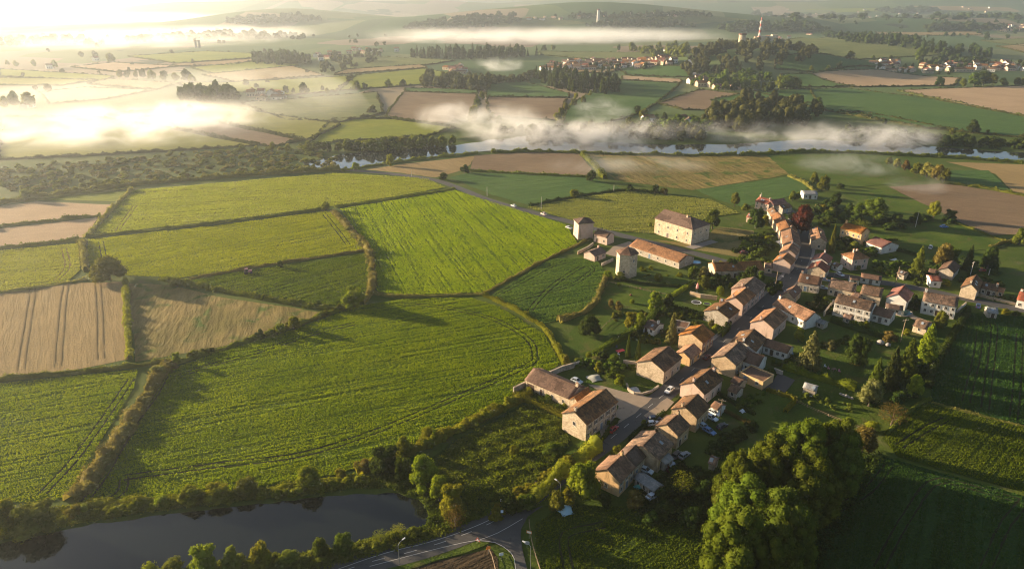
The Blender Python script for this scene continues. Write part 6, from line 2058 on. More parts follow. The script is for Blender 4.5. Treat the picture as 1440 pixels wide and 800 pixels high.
wood('shrubs along the little brook right of the scrub', [(478, 210), (520, 214), (640, 207), (640, 203), (520, 208)], 40, 7, 8, 'olive', 0, name='scrub', seed=28)
wood('scattered trees of the distant village', [(770, 92), (960, 88), (960, 95), (770, 98)], 30, 9, 8, 'dark', 0.2, seed=29)
wood('scattered trees of the right hand village', [(1215, 96), (1300, 90), (1440, 92), (1440, 102), (1240, 104)], 40, 9, 8, 'dark', 0.2, seed=30)
wood('trees around the foot of the hill', [(880, 72), (960, 66), (975, 72), (960, 82), (900, 80)], 50, 12, 13, 'olive', 0, seed=31)
wood('scattered far woods beyond the right hand ridge', [(1040, 18), (1230, 14), (1440, 20), (1440, 36), (1250, 34), (1080, 28)], 130, 16, 34, 'dark', 0, seed=32)


# ------------------------------------------------------------------ weeds, bank grass and other stuff nobody could count
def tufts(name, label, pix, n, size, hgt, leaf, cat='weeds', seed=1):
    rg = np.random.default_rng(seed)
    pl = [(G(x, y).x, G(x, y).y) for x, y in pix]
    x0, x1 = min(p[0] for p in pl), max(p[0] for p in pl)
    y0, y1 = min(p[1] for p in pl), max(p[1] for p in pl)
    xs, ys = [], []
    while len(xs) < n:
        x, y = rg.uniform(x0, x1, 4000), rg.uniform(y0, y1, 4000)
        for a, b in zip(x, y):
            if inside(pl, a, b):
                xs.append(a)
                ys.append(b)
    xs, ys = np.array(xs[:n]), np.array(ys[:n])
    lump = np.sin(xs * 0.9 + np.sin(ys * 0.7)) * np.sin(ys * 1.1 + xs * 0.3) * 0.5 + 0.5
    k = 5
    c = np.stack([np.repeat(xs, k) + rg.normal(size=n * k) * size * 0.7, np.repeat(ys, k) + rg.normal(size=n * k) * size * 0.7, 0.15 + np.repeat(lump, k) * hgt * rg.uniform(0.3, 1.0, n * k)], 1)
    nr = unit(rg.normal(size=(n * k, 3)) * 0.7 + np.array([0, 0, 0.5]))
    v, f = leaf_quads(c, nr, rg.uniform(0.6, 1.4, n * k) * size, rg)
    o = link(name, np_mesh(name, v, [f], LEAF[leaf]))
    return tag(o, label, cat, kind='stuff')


tufts('weeds', 'tall leafy weeds covering the plot left of the lane', [(606, 660), (640, 622), (700, 592), (748, 568), (790, 594), (800, 620), (768, 664), (715, 712), (650, 725), (618, 698)], 6500, 0.5, 0.8, 'weed', seed=3)
tufts('weeds', 'sunlit yellow weeds scattered over the plot left of the lane', [(640, 640), (700, 596), (750, 575), (788, 600), (765, 655), (715, 690), (660, 700)], 1500, 0.5, 1.0, 'bright', seed=4)
tufts('bank_grass', 'rough grass on the north bank of the pond', [(-40, 768), (0, 758), (60, 745), (150, 728), (250, 714), (330, 705), (430, 693), (500, 686), (560, 684), (500, 672), (330, 694), (110, 712), (0, 722)], 4200, 0.55, 0.7, 'olive', seed=5)
tufts('bank_grass', 'lush grass between the pond end and the weedy plot', [(560, 690), (592, 700), (606, 722), (602, 740), (560, 752), (640, 742), (690, 722), (640, 725), (606, 700), (600, 650), (560, 660), (530, 676)], 3000, 0.55, 0.8, 'green', seed=6)
tufts('bank_grass', 'grass strip between the pond and the lane', [(200, 815), (330, 788), (400, 780), (470, 774), (510, 760), (600, 742), (650, 745), (560, 772), (480, 792), (430, 815)], 2600, 0.5, 0.6, 'olive', seed=7)
tufts('flower_garden', 'mixed flowering plants in front of the long barn', [(742, 548), (770, 556), (795, 568), (798, 580), (760, 566), (735, 554)], 500, 0.4, 1.0, 'green', 'plants', seed=8)
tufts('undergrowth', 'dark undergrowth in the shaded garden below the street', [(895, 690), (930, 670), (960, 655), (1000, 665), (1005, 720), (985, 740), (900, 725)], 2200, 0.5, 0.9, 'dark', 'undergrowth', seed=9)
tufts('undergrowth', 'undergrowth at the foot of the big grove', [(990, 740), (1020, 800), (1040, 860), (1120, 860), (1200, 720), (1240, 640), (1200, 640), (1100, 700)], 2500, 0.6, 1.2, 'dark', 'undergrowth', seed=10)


wood('lone hedgerow trees scattered over the hazy left plain', [(20, 80), (200, 70), (420, 100), (560, 110), (520, 170), (350, 160), (150, 150), (0, 120)], 22, 8, 9, 'wood', 0, seed=40)
wood('lone hedgerow trees scattered over the far left plain', [(0, 50), (250, 42), (560, 46), (700, 66), (420, 80), (150, 72), (0, 76)], 30, 10, 12, 'wood', 0, seed=41)
wood('lone hedgerow trees scattered over the far right plain', [(1100, 30), (1300, 20), (1440, 30), (1440, 60), (1300, 56), (1180, 46)], 70, 11, 14, 'dark', 0, seed=42)
COLW = {'lime': 'lime green', 'pale': 'pale green', 'pink': 'pale tan', 'soil': 'tan', 'grey': 'grey green', 'brown': 'brown', 'teal': 'blue green'}
ORDW = ['first', 'second', 'third', 'fourth', 'fifth', 'sixth', 'seventh', 'eighth', 'ninth', 'tenth', 'eleventh', 'twelfth', 'thirteenth', 'fourteenth']
_cnt = {}
for mname, pix in sorted(FAR_FIELDS, key=lambda t: t[1][0][0]):
    _cnt[mname] = _cnt.get(mname, -1) + 1
    if max(y for x, y in pix) < 50:
        continue
    ring = [G(x, y) for x, y in pix]
    ring = wiggle(ring + ring[:1], 24, 1.2, np.random.default_rng(int(pix[0][0]) + 60), closed=False)
    leafy_strip('hedge', None, 1.7, 3.0, 'wood', 'thin hedge round the %s distant %s field counted from the left' % (ORDW[min(_cnt[mname], 13)], COLW[mname]), pts=ring, group='hedges of the distant fields')


def shrubbery(label, pix, n, hm, wm, leaf, seed):
    """massed garden shrubs that run into one another"""
    o = wood(label, pix, n, hm, wm, leaf, 0, 'shrubbery', seed)
    if o:
        o['category'] = 'shrubs'


NEAR_TPL = [template_arrays(crown_round(1600 + k, 9, 30, 0.14, 0.0, 0.9, 0.36, (0.20, 0.28), 0.86)) for k in range(5)]
FAR_TPL[:] = NEAR_TPL
shrubbery('massed dark shrubs behind the copper tree', [(1140, 300), (1160, 290), (1200, 296), (1215, 310), (1190, 318), (1150, 312)], 30, 4.0, 5.0, 'dark', 101)
shrubbery('shrubs between the pale conifer and the orange fronted house', [(1170, 340), (1185, 332), (1225, 345), (1232, 358), (1200, 352), (1175, 352)], 26, 3.0, 4.0, 'olive', 102)
shrubbery('garden shrubs right of the hip roofed house', [(1225, 370), (1262, 362), (1290, 378), (1285, 392), (1245, 388), (1230, 380)], 30, 2.4, 3.4, 'green', 103)
shrubbery('shrubs around the cedar', [(1275, 392), (1290, 380), (1320, 385), (1305, 400), (1285, 402)], 16, 2.2, 3.4, 'dark', 104)
shrubbery('garden shrubs left of the upper street', [(1040, 352), (1062, 335), (1085, 330), (1092, 345), (1075, 362), (1050, 362)], 34, 2.8, 3.6, 'green', 105)
shrubbery('shrubs in front of the wide farmhouse', [(985, 392), (1005, 385), (1040, 388), (1065, 392), (1050, 402), (1010, 408), (990, 402)], 30, 2.8, 3.6, 'dark', 106)
shrubbery('shrubs along the dark clipped hedge behind the pink row', [(930, 432), (965, 440), (1000, 448), (1000, 456), (960, 450), (930, 442)], 26, 2.0, 2.8, 'green', 107)
shrubbery('planted borders around the dark roofed garden house', [(880, 470), (905, 462), (940, 468), (950, 478), (915, 484), (885, 480)], 34, 1.6, 2.2, 'olive', 108)
shrubbery('shrubs along the wall above the barn lawn', [(800, 520), (830, 506), (870, 508), (895, 515), (880, 524), (835, 520)], 34, 2.0, 2.8, 'green', 109)
shrubbery('dark shrubs behind the parked cars', [(1015, 612), (1040, 602), (1062, 600), (1050, 618), (1020, 622)], 20, 1.8, 2.8, 'dark', 110)
shrubbery('tangled dark shrubs between the lowest houses and the grove', [(930, 690), (950, 655), (985, 640), (1010, 660), (1008, 720), (960, 735), (925, 715)], 48, 2.4, 3.2, 'dark', 111)
shrubbery('shrubs below the row of rear annexes', [(1070, 530), (1090, 510), (1110, 505), (1125, 500), (1130, 512), (1105, 520), (1085, 535)], 18, 1.6, 2.4, 'green', 112)
shrubbery('shrubs in the gardens below the crossroads houses', [(1132, 430), (1150, 412), (1170, 420), (1175, 440), (1150, 446), (1135, 440)], 24, 1.8, 2.6, 'dark', 113)
shrubbery('dark shrubs under the garden conifer row', [(1215, 560), (1240, 530), (1270, 510), (1300, 490), (1318, 500), (1300, 540), (1260, 575), (1225, 580)], 50, 2.6, 3.6, 'dark', 114)
shrubbery('shrubs between the white houses on the right', [(1268, 425), (1285, 418), (1295, 430), (1290, 440), (1272, 436)], 14, 2.0, 2.6, 'dark', 115)
shrubbery('shrubs behind the grey cottage and the spruce', [(1300, 372), (1345, 362), (1400, 375), (1402, 390), (1360, 388), (1310, 384)], 34, 2.4, 3.4, 'dark', 116)
shrubbery('bushes along the lane side of the weedy plot', [(690, 735), (740, 700), (790, 665), (830, 635), (824, 632), (780, 660), (730, 692), (690, 725)], 36, 2.0, 3.0, 'yellow', 117)
shrubbery('bushes along the pond bank under the large field', [(120, 722), (250, 708), (380, 696), (480, 680), (520, 672), (520, 680), (440, 694), (300, 708), (150, 728)], 60, 1.8, 2.8, 'bright', 118)
shrubbery('bushes on the lower shore beside the lane', [(230, 800), (330, 792), (420, 785), (500, 770), (560, 752), (600, 745), (600, 752), (520, 778), (420, 800), (260, 815)], 60, 1.8, 2.8, 'olive', 119)
shrubbery('low bushes in the meadow below the polygonal tower', [(845, 440), (870, 430), (905, 440), (900, 456), (865, 452)], 16, 1.4, 2.4, 'olive', 120)
shrubbery('shrubs along the back of the paddock', [(1240, 320), (1290, 308), (1345, 306), (1350, 314), (1300, 318), (1250, 326)], 28, 2.6, 3.6, 'dark', 121)
shrubbery('garden shrubs between the crossroads and the pink terrace', [(1072, 412), (1085, 396), (1100, 398), (1096, 408), (1082, 418)], 16, 2.4, 3.0, 'dark', 122)
shrubbery('shrubs and borders on the lawn right of the pink gabled house', [(1030, 560), (1060, 555), (1075, 548), (1078, 562), (1050, 576)], 16, 1.4, 2.2, 'green', 123)
shrubbery('borders along the lawn of the grey shed', [(1120, 555), (1160, 560), (1200, 572), (1205, 582), (1160, 572), (1120, 566)], 20, 1.2, 1.8, 'olive', 124)
shrubbery('fruit bushes on the lawn below the tall white backed house', [(1150, 480), (1190, 472), (1230, 482), (1235, 492), (1190, 488), (1155, 492)], 16, 1.6, 2.4, 'green', 125)
shrubbery('shrubs behind the stone cottage on the right', [(1340, 398), (1352, 388), (1402, 398), (1415, 408), (1380, 400)], 18, 2.0, 2.8, 'dark', 126)
shrubbery('shrubs along the road to the right behind the wall', [(1378, 412), (1420, 420), (1440, 424), (1440, 430), (1400, 424)], 18, 1.6, 2.2, 'green', 127)
shrubbery('garden trees behind the wide farmhouse', [(1015, 372), (1060, 366), (1090, 372), (1080, 378), (1030, 378)], 16, 3.0, 3.6, 'green', 128)
shrubbery('bushes between the long barn and the polygonal tower', [(885, 378), (920, 376), (960, 384), (955, 394), (900, 392)], 14, 1.2, 2.0, 'bright', 129)
shrubbery('orchard bushes in the meadow behind the stone houses', [(905, 445), (935, 440), (985, 455), (1000, 470), (960, 470), (920, 458)], 30, 1.8, 2.6, 'olive', 130)
shrubbery('bushes between the street houses and the dark garden', [(985, 640), (1000, 620), (1030, 615), (1040, 630), (1010, 645)], 20, 2.0, 2.8, 'dark', 131)
shrubbery('golden bushes growing up through the diagonal hedge', [(232, 520), (240, 516), (210, 565), (130, 690), (112, 700), (165, 620)], 46, 2.6, 3.2, 'straw', 132)
shrubbery('bushes growing up through the hedge of the stubble field', [(246, 510), (330, 484), (430, 452), (500, 428), (500, 432), (400, 464), (300, 496)], 30, 2.0, 2.4, 'olive', 133)
shrubbery('bushes growing up through the curving golden hedge', [(470, 299), (492, 322), (516, 348), (526, 380), (522, 405), (518, 405), (520, 380), (510, 350), (486, 324)], 36, 2.0, 2.6, 'straw', 134)
shrubbery('bushes growing up through the yellow hedge by the weedy plot', [(505, 660), (560, 640), (650, 600), (742, 553), (746, 558), (655, 606), (560, 646), (508, 666)], 46, 2.2, 3.0, 'yellow', 135)
shrubbery('bushes growing up through the hedge of the small dark field', [(230, 392), (330, 411), (465, 435), (465, 438), (330, 415), (232, 398)], 36, 1.8, 2.4, 'olive', 136)


# ================================================================== CARS
TYRE = plain((0.015, 0.015, 0.016), 0.8)
RIM = plain((0.35, 0.35, 0.36), 0.35, 0.5, 0.7)
CARGLASS = plain((0.02, 0.025, 0.03), 0.06, 0.6)
HEADL = plain((0.75, 0.75, 0.72), 0.2, 0.5)
TAILL = plain((0.35, 0.02, 0.015), 0.25, 0.5)
PLATE = plain((0.7, 0.7, 0.66), 0.6)


def _section(pts, w, inset):
    return pts


def car_meshes():
    # lower body: side outline extruded with tumblehome
    prof = [(-2.1, 0.32), (-2.12, 0.62), (-2.02, 0.86), (-1.1, 0.92), (0.75, 0.92), (1.7, 0.80), (2.05, 0.66), (2.1, 0.36)]
    mb = MB()
    n = len(prof)
    left = [(x, 0.86 if 0.4 < z < 0.9 else 0.80, z) for x, z in prof]
    right = [(x, -y, z) for x, y, z in left]
    mb.add(left + right, [(i, i + 1, n + i + 1, n + i) for i in range(n - 1)] + [tuple(range(n))[::-1], tuple(range(n, 2 * n)), (0, n, 2 * n - 1, n - 1)])
    body = mb
    # roof panel on pillars
    cab = [(-1.75, 0.90), (-1.35, 1.42), (0.15, 1.46), (0.95, 0.90)]
    rb = MB()
    rt = [(-1.38, 0.62, 1.40), (0.16, 0.62, 1.44), (0.16, -0.62, 1.44), (-1.38, -0.62, 1.40)]
    rt2 = [(a, b, c + 0.06) for a, b, c in rt]
    rb.add(rt + rt2, [(0, 1, 2, 3), (7, 6, 5, 4), (0, 4, 5, 1), (1, 5, 6, 2), (2, 6, 7, 3), (3, 7, 4, 0)])
    for sx, (bx, tx) in (((1), (0.95, 0.16)), ((1), (-1.75, -1.38)), ((1), (-0.6, -0.6))):
        for s in (-1, 1):
            rb.tube([(bx, s * 0.76, 0.90), (tx, s * 0.62, 1.42)], [0.05, 0.045], 4)
    gb = MB()
    lo = [(0.93, 0.74, 0.91), (0.93, -0.74, 0.91), (-1.72, -0.74, 0.91), (-1.72, 0.74, 0.91)]
    hi = [(0.15, 0.60, 1.41), (0.15, -0.60, 1.41), (-1.36, -0.60, 1.39), (-1.36, 0.60, 1.39)]
    gb.add(lo + hi, [(0, 1, 5, 4), (1, 2, 6, 5), (2, 3, 7, 6), (3, 0, 4, 7)])
    ty = MB()
    an = [2 * math.pi * k / 14 for k in range(14)]
    v = [(math.cos(a) * 0.32, -0.1, math.sin(a) * 0.32) for a in an] + [(math.cos(a) * 0.32, 0.1, math.sin(a) * 0.32) for a in an]
    ty.add(v, [(i, (i + 1) % 14, 14 + (i + 1) % 14, 14 + i) for i in range(14)] + [tuple(range(14))[::-1], tuple(range(14, 28))])
    ri = MB()
    v = [(math.cos(a) * 0.20, -0.115, math.sin(a) * 0.20) for a in an] + [(math.cos(a) * 0.20, 0.115, math.sin(a) * 0.20) for a in an]
    ri.add(v, [(i, (i + 1) % 14, 14 + (i + 1) % 14, 14 + i) for i in range(14)] + [tuple(range(14))[::-1], tuple(range(14, 28))])
    hl = MB().box(1.96, 2.09, -0.14, 0.14, -0.06, 0.07)
    tl = MB().box(-2.13, -2.02, -0.13, 0.13, -0.08, 0.09)
    return dict(body=body, roof=rb, glass=gb, tyre=ty, rim=ri, hl=hl, tl=tl)


CM = {k: v.mesh(k) for k, v in car_meshes().items()}


def car(label, x, y, heading_px, color, scale=0.9, name='car', cat='car', z=0.22, van=False):
    b = G(x, y)
    f = G(heading_px[0], heading_px[1]) - b
    root = empty(name, (b.x, b.y, z), math.atan2(f.y, f.x))
    root.scale = (scale, scale, scale * (1.25 if van else 1.0))
    tag(root, label, cat)
    paint = plain(color, 0.28, 0.5)
    link('body', CM['body'], paint, root)
    link('roof', CM['roof'], paint, root)
    link('windows', CM['glass'], CARGLASS, root)
    for wx in (-1.28, 1.3):
        for wy in (-0.76, 0.76):
            w = link('wheel', CM['tyre'], TYRE, root, (wx, wy, 0.32))
            link('rim', CM['rim'], RIM, w)
    for s in (-0.58, 0.58):
        link('headlight', CM['hl'], HEADL, root, (0, s, 0.62))
        link('tail_light', CM['tl'], TAILL, root, (0, s, 0.68))
    return root


S_UP = lambda x, y: (x + 10, y - 9)
car('white hatchback driving on the village street', 941, 551, (931, 560), (0.78, 0.77, 0.75))
car('red car parked in front of the long two storey house', 862, 606, (872, 597), (0.38, 0.02, 0.02))
car('dark red car driving up the street between the house rows', 994, 505, (1004, 496), (0.10, 0.015, 0.015))
car('silver car pulling out at the crossroads', 1109, 412, (1118, 411), (0.55, 0.56, 0.57))
car('upper white car of the pair parked behind the orange gable', 1004, 583, (1012, 587), (0.72, 0.75, 0.78))
car('lower white car of the pair parked behind the orange gable', 1000, 590, (1008, 594), (0.72, 0.75, 0.78))
car('pale blue car parked below the white pair', 990, 603, (997, 608), (0.45, 0.55, 0.66))
car('blue car parked beside the pale blue one', 997, 609, (1004, 613), (0.12, 0.22, 0.42))
car('dark car parked apart on the grass behind the houses', 1015, 602, (1022, 598), (0.035, 0.035, 0.045))
car('dark blue car parked behind the street hedge', 920, 591, (928, 590), (0.03, 0.05, 0.10))
car('white car behind the street hedge next to the dark blue one', 918, 598, (926, 597), (0.68, 0.70, 0.73))
car('dark blue car parked between the stone and cream houses', 1160, 396, (1166, 397), (0.05, 0.09, 0.18))
car('pale blue car parked below the dark blue one between the houses', 1157, 407, (1163, 408), (0.42, 0.52, 0.64))
car('bright blue van standing in the paddock', 1327, 321, (1333, 321), (0.06, 0.19, 0.50), name='van', cat='van', van=True)
car('blue van parked on the road to the right', 1375, 433, (1376, 427), (0.03, 0.06, 0.16), name='van', cat='van', van=True)
car('white car on the field road, left of two', 722, 291, (714, 288), (0.75, 0.74, 0.72))
car('white and red vehicle on the field road near the square tower', 764, 303, (756, 300), (0.72, 0.55, 0.50), name='van', cat='van', van=True)
car('silver car on the lawn behind the long barn', 811, 538, (818, 541), (0.45, 0.50, 0.55))
car('white car in the courtyard behind the ochre gable', 1047, 524, (1055, 520), (0.70, 0.74, 0.78))
car('white car in the dark garden behind the lowest house', 908, 664, (915, 667), (0.65, 0.70, 0.75))
car('dark car beside the wall in the shaded garden', 951, 642, (957, 636), (0.06, 0.07, 0.08))
car('grey car next to the dark one in the shaded garden', 962, 643, (968, 639), (0.22, 0.24, 0.27))
car('striped white car parked below the shaded garden wall', 918, 700, (925, 696), (0.62, 0.66, 0.72))
car('white car parked by the garages behind the crossroads', 1181, 388, (1187, 391), (0.60, 0.63, 0.67))
car('red car parked by the trees at the paddock corner', 1381, 382, (1387, 382), (0.42, 0.04, 0.03))
car('small white car at the foot of the square tower', 800, 322, (806, 324), (0.62, 0.62, 0.62))
car('dark red car parked on the dry grass', 1046, 357, (1052, 357), (0.16, 0.04, 0.04))
car('white van near the trees above the road to the right', 1308, 350, (1310, 345), (0.62, 0.62, 0.62), name='van', cat='van', van=True)
car('small white car on the yard left of the hip roofed house', 1268, 372, (1274, 372), (0.65, 0.66, 0.68))

# ================================================================== POLES, LAMPS, SIGNS
WOOD = plain((0.26, 0.19, 0.12), 0.85)
CONC = plain((0.46, 0.42, 0.36), 0.85)
STEEL = plain((0.34, 0.34, 0.33), 0.45, 0.5, 0.6)


def pole(label, x, yb, yt, cross=1, mat=None, lamp=False, rz=0.6):
    b = G(x, yb)
    h = min(px_height(b, yt), 14.0)
    root = empty('street_lamp' if lamp else 'utility_pole', b, rz)
    tag(root, label, 'street lamp' if lamp else 'pole')
    m = mat or WOOD
    MB().tube([(0, 0, -0.3), (0, 0, h * 0.5), (0, 0, h)], [0.17 if not lamp else 0.09, 0.14 if not lamp else 0.07, 0.10 if not lamp else 0.05], 8).build('post', m, root)
    if lamp:
        MB().tube([(0, 0, h - 0.05), (0.5, 0, h + 0.35), (1.4, 0, h + 0.5)], [0.05, 0.045, 0.04], 6).build('arm', m, root)
        MB().box(1.25, 2.0, -0.14, 0.14, h + 0.42, h + 0.56).build('lamp_head', plain((0.6, 0.6, 0.58), 0.4), root)
    for k in range(cross):
        a = MB().box(-1.1, 1.1, -0.07, 0.07, h - 0.55 - k * 0.9, h - 0.40 - k * 0.9).build('crossarm', m, root)
        for sx in (-0.95, -0.35, 0.35, 0.95):
            MB().tube([(sx, 0, h - 0.41 - k * 0.9), (sx, 0, h - 0.16 - k * 0.9)], [0.06, 0.04], 6).build('insulator', plain((0.5, 0.45, 0.4), 0.3, 0.5), a)
    return root


pole('tall sunlit pole with a crossarm in the back gardens', 1266, 481, 449, 1, rz=0.2)
pole('pole with a T shaped crossarm behind the parked cars', 1012, 589, 561, 1, rz=-0.5)
pole('wooden pole rising behind the white gabled house', 1259, 401, 375, 0)
pole('wooden pole at the crossroads', 1090, 405, 380, 0)
pole('concrete pole leaning beside the paddock hedge', 1287, 320, 297, 0, CONC)
pole('concrete pole between the spruce and the stone cottage', 1364, 388, 368, 1, CONC)
pole('short concrete pole at the paddock edge', 1390, 387, 378, 0, CONC)
pole('thin pole beside the field road, farther of three', 685, 276, 263, 0, CONC)
pole('thin pole beside the field road, nearest of three', 761, 295, 277, 0, CONC)
pole('thin pole at the bend of the field road', 579, 249, 239, 0, CONC)
pole('thin pole above the drilled field', 863, 270, 260, 0, CONC)
pole('street lamp beside the lane near the pond', 562, 793, 766, 0, STEEL, True, 0.9)
pole('street lamp on the verge of the side road', 746, 802, 768, 0, STEEL, True, 2.6)
pole('street lamp above the bush right of the lane', 788, 692, 681, 0, STEEL, True, 2.3)
pole('street lamp beside the wooden pole at the crossroads', 1093, 400, 389, 0, STEEL, True, -0.6)
pole('leaning street lamp in front of the hip roofed house', 1172, 392, 381, 0, STEEL, True, 0.4)
pole('pale pole in the field behind the sunlit farmhouse', 1070, 280, 271, 0, CONC)
pole('wooden pole at the bottom of the parked car yard', 1396, 424, 410, 0, WOOD)


def sign(label, x, yb, yt, shape, color, back=(0.5, 0.5, 0.5), w=0.9, rz=0.0, name='road_sign', cat='sign'):
    b = G(x, yb)
    h = max(1.8, min(3.2, px_height(b, yt)))
    root = empty(name, b, rz)
    tag(root, label, cat)
    MB().tube([(0, 0.06, -0.2), (0, 0.06, h)], [0.05, 0.05], 6).build('post', STEEL, root)
    mb = MB()
    if shape == 'tri':
        v = [(-w / 2, -0.02, h - w * 0.85), (w / 2, -0.02, h - w * 0.85), (0, -0.02, h)]
        mb.add(v + [(a, 0.02, c) for a, _, c in v], [(0, 1, 2), (5, 4, 3), (0, 3, 4, 1), (1, 4, 5, 2), (2, 5, 3, 0)])
    else:
        mb.box(-w / 2, w / 2, -0.02, 0.02, h - 0.75, h)
    pl = mb.build('panel', plain(color, 0.5), root)
    if shape == 'tri':
        s = 0.62
        MB().add([(-w / 2 * s, -0.026, h - w * 0.78), (w / 2 * s, -0.026, h - w * 0.78), (0, -0.026, h - w * 0.25)], [(0, 1, 2)]).build('panel_face', plain((0.8, 0.78, 0.74), 0.5), pl)
    elif shape == 'rect':
        MB().box(-w / 2 + 0.1, w / 2 - 0.1, -0.026, -0.021, h - 0.65, h - 0.1).build('panel_face', plain(back, 0.5), pl)
    return root


sign('red bordered triangular sign at the corner of the junction', 672, 764, 758, 'tri', (0.62, 0.08, 0.06), w=1.3, rz=-0.5)
sign('orange marker board on the grass corner of the junction', 687, 778, 768, 'rect', (0.75, 0.20, 0.03), (0.8, 0.25, 0.04), 0.9, 0.3)
sign('white board on the grass corner beside the side road', 705, 786, 778, 'rect', (0.8, 0.8, 0.8), (0.75, 0.75, 0.75), 0.9, 0.2)
sign('white board with a dark symbol beside the lane bush', 707, 712, 701, 'rect', (0.75, 0.72, 0.7), (0.12, 0.12, 0.14), 1.1, 0.1)
sign('narrow white board under the lane bush', 706, 728, 717, 'rect', (0.6, 0.68, 0.75), (0.62, 0.7, 0.78), 0.6, 0.1)
sign('orange and white board at the fence of the bottom field', 744, 757, 746, 'rect', (0.75, 0.22, 0.05), (0.78, 0.72, 0.6), 1.2, -0.3)
sign('white sign on the verge of the side road', 741, 770, 762, 'rect', (0.78, 0.78, 0.78), (0.3, 0.3, 0.32), 1.0, -0.2)


def fence(label, pix, h=1.1, name='fence'):
    pts = smooth_path([G(x, y) for x, y in pix], 2.5)
    root = empty(name, pts[0])
    tag(root, label, 'fence')
    o = pts[0]
    for p in pts:
        MB().box(-0.06, 0.06, -0.06, 0.06, -0.2, h).build('post', WOOD, root, (p.x - o.x, p.y - o.y, 0))
    for z in (h * 0.45, h * 0.85):
        MB().tube([(p.x - o.x, p.y - o.y, z) for p in pts], [0.045] * len(pts), 4).build('rail', WOOD, root)


fence('wooden fence between the side road and the bottom field', [(744, 735), (747, 760), (752, 780), (760, 805)])
fence('wooden fence by the ploughed corner', [(686, 772), (692, 785), (697, 805)])
fence('light garden fence across the meadow lawn', [(846, 463), (853, 456), (862, 450)], 0.9)
fence('wooden fence along the lawn below the crossroads corner house', [(1145, 437), (1152, 428), (1158, 418)], 1.0)
fence('long garden fence at the edge of the big grove', [(1120, 566), (1150, 580), (1180, 592), (1215, 606)], 1.0)
fence('fence between the two upper lawns', [(856, 398), (885, 404), (915, 411), (940, 416)], 0.9)

# ================================================================== GARDEN THINGS
CLOTH = plain((0.72, 0.28, 0.24), 0.8)
WHITE = plain((0.75, 0.75, 0.74), 0.6)


def parasol(x, yb, yt):
    b = G(x, yb)
    h = min(4.0, px_height(b, yt))
    t = empty('parasol', b)
    tag(t, 'folded pink parasol standing in the upper garden', 'parasol')
    MB().tube([(0, 0, 0), (0, 0, h)], [0.04, 0.03], 6).build('pole', STEEL, t)
    MB().tube([(0, 0, h * 0.3), (0, 0, h * 0.42), (0, 0, h * 0.75), (0, 0, h * 0.95)], [0.25, 0.62, 0.42, 0.06], 9).build('canopy', CLOTH, t)
    MB().tube([(0, 0, 0), (0, 0, 0.12)], [0.4, 0.35], 10).build('base', CONC, t)


parasol(980, 410, 394)


def pool(label, pix, color, name='pool', cat='pool', rim=True):
    pts = smooth_path([G(x, y) for x, y in pix] + [G(*pix[0])], 1.0)
    c = sum((p for p in pts), Vector()) / len(pts)
    root = empty(name, (c.x, c.y, 0.2))
    tag(root, label, cat)
    loc = [p - c for p in pts[:-1]]
    MB().add([(p.x, p.y, 0.12) for p in loc], [tuple(range(len(loc)))]).build('water', plain(color, 0.15, 0.5), root)
    MB().tube([(p.x, p.y, 0.1) for p in loc + loc[:1]], [0.22] * (len(loc) + 1), 6).build('rim', PAVE, root)


pool('small light blue pool beside the long barn', [(970, 367), (984, 368), (984, 372), (972, 371)], (0.25, 0.52, 0.66))
pool('dark green covered pool beside the gravel path', [(1259, 437), (1275, 437), (1283, 442), (1272, 446), (1258, 442)], (0.02, 0.10, 0.09))


def trampoline(label, x, y, r, color):
    b = G(x, y)
    t = empty('trampoline', (b.x, b.y, 0.15))
    tag(t, label, 'trampoline')
    n = 16
    ring = lambda rr, z: [(math.cos(6.2832 * k / n) * rr, math.sin(6.2832 * k / n) * rr, z) for k in range(n)]
    MB().add(ring(r * 0.85, 0.75), [tuple(range(n))]).build('mat', plain((0.05, 0.05, 0.05), 0.8), t)
    MB().add(ring(r * 0.85, 0.76) + ring(r, 0.78), [(k, (k + 1) % n, n + (k + 1) % n, n + k) for k in range(n)]).build('pad', plain(color, 0.6), t)
    for k in range(0, n, 4):
        a = 6.2832 * k / n
        MB().tube([(math.cos(a) * r * 0.95, math.sin(a) * r * 0.95, 0), (math.cos(a) * r * 0.95, math.sin(a) * r * 0.95, 0.77)], [0.04, 0.04], 6).build('leg', STEEL, t)


def table(label, x, y, color, chairs=True, s=1.0):
    b = G(x, y)
    t = empty('garden_table', (b.x, b.y, 0.15), 0.5)
    tag(t, label, 'table')
    MB().box(-0.9 * s, 0.9 * s, -0.5 * s, 0.5 * s, 0.70, 0.76).build('top', plain(color, 0.5), t)
    for sx in (-0.75, 0.75):
        for sy in (-0.4, 0.4):
            MB().box(sx * s - 0.04, sx * s + 0.04, sy * s - 0.04, sy * s + 0.04, 0, 0.70).build('leg', STEEL, t)


def chair(label, x, y, color, rz=0.0, group=None):
    b = G(x, y)
    t = empty('garden_chair', (b.x, b.y, 0.15), rz)
    tag(t, label, 'chair', group)
    m = plain(color, 0.6)
    MB().box(-0.3, 0.3, -0.3, 0.3, 0.40, 0.48).build('seat', m, t)
    MB().box(-0.3, 0.3, 0.24, 0.32, 0.48, 1.0).build('backrest', m, t)
    for sx in (-0.26, 0.26):
        for sy in (-0.26, 0.26):
            MB().box(sx - 0.03, sx + 0.03, sy - 0.03, sy + 0.03, 0, 0.40).build('leg', m, t)


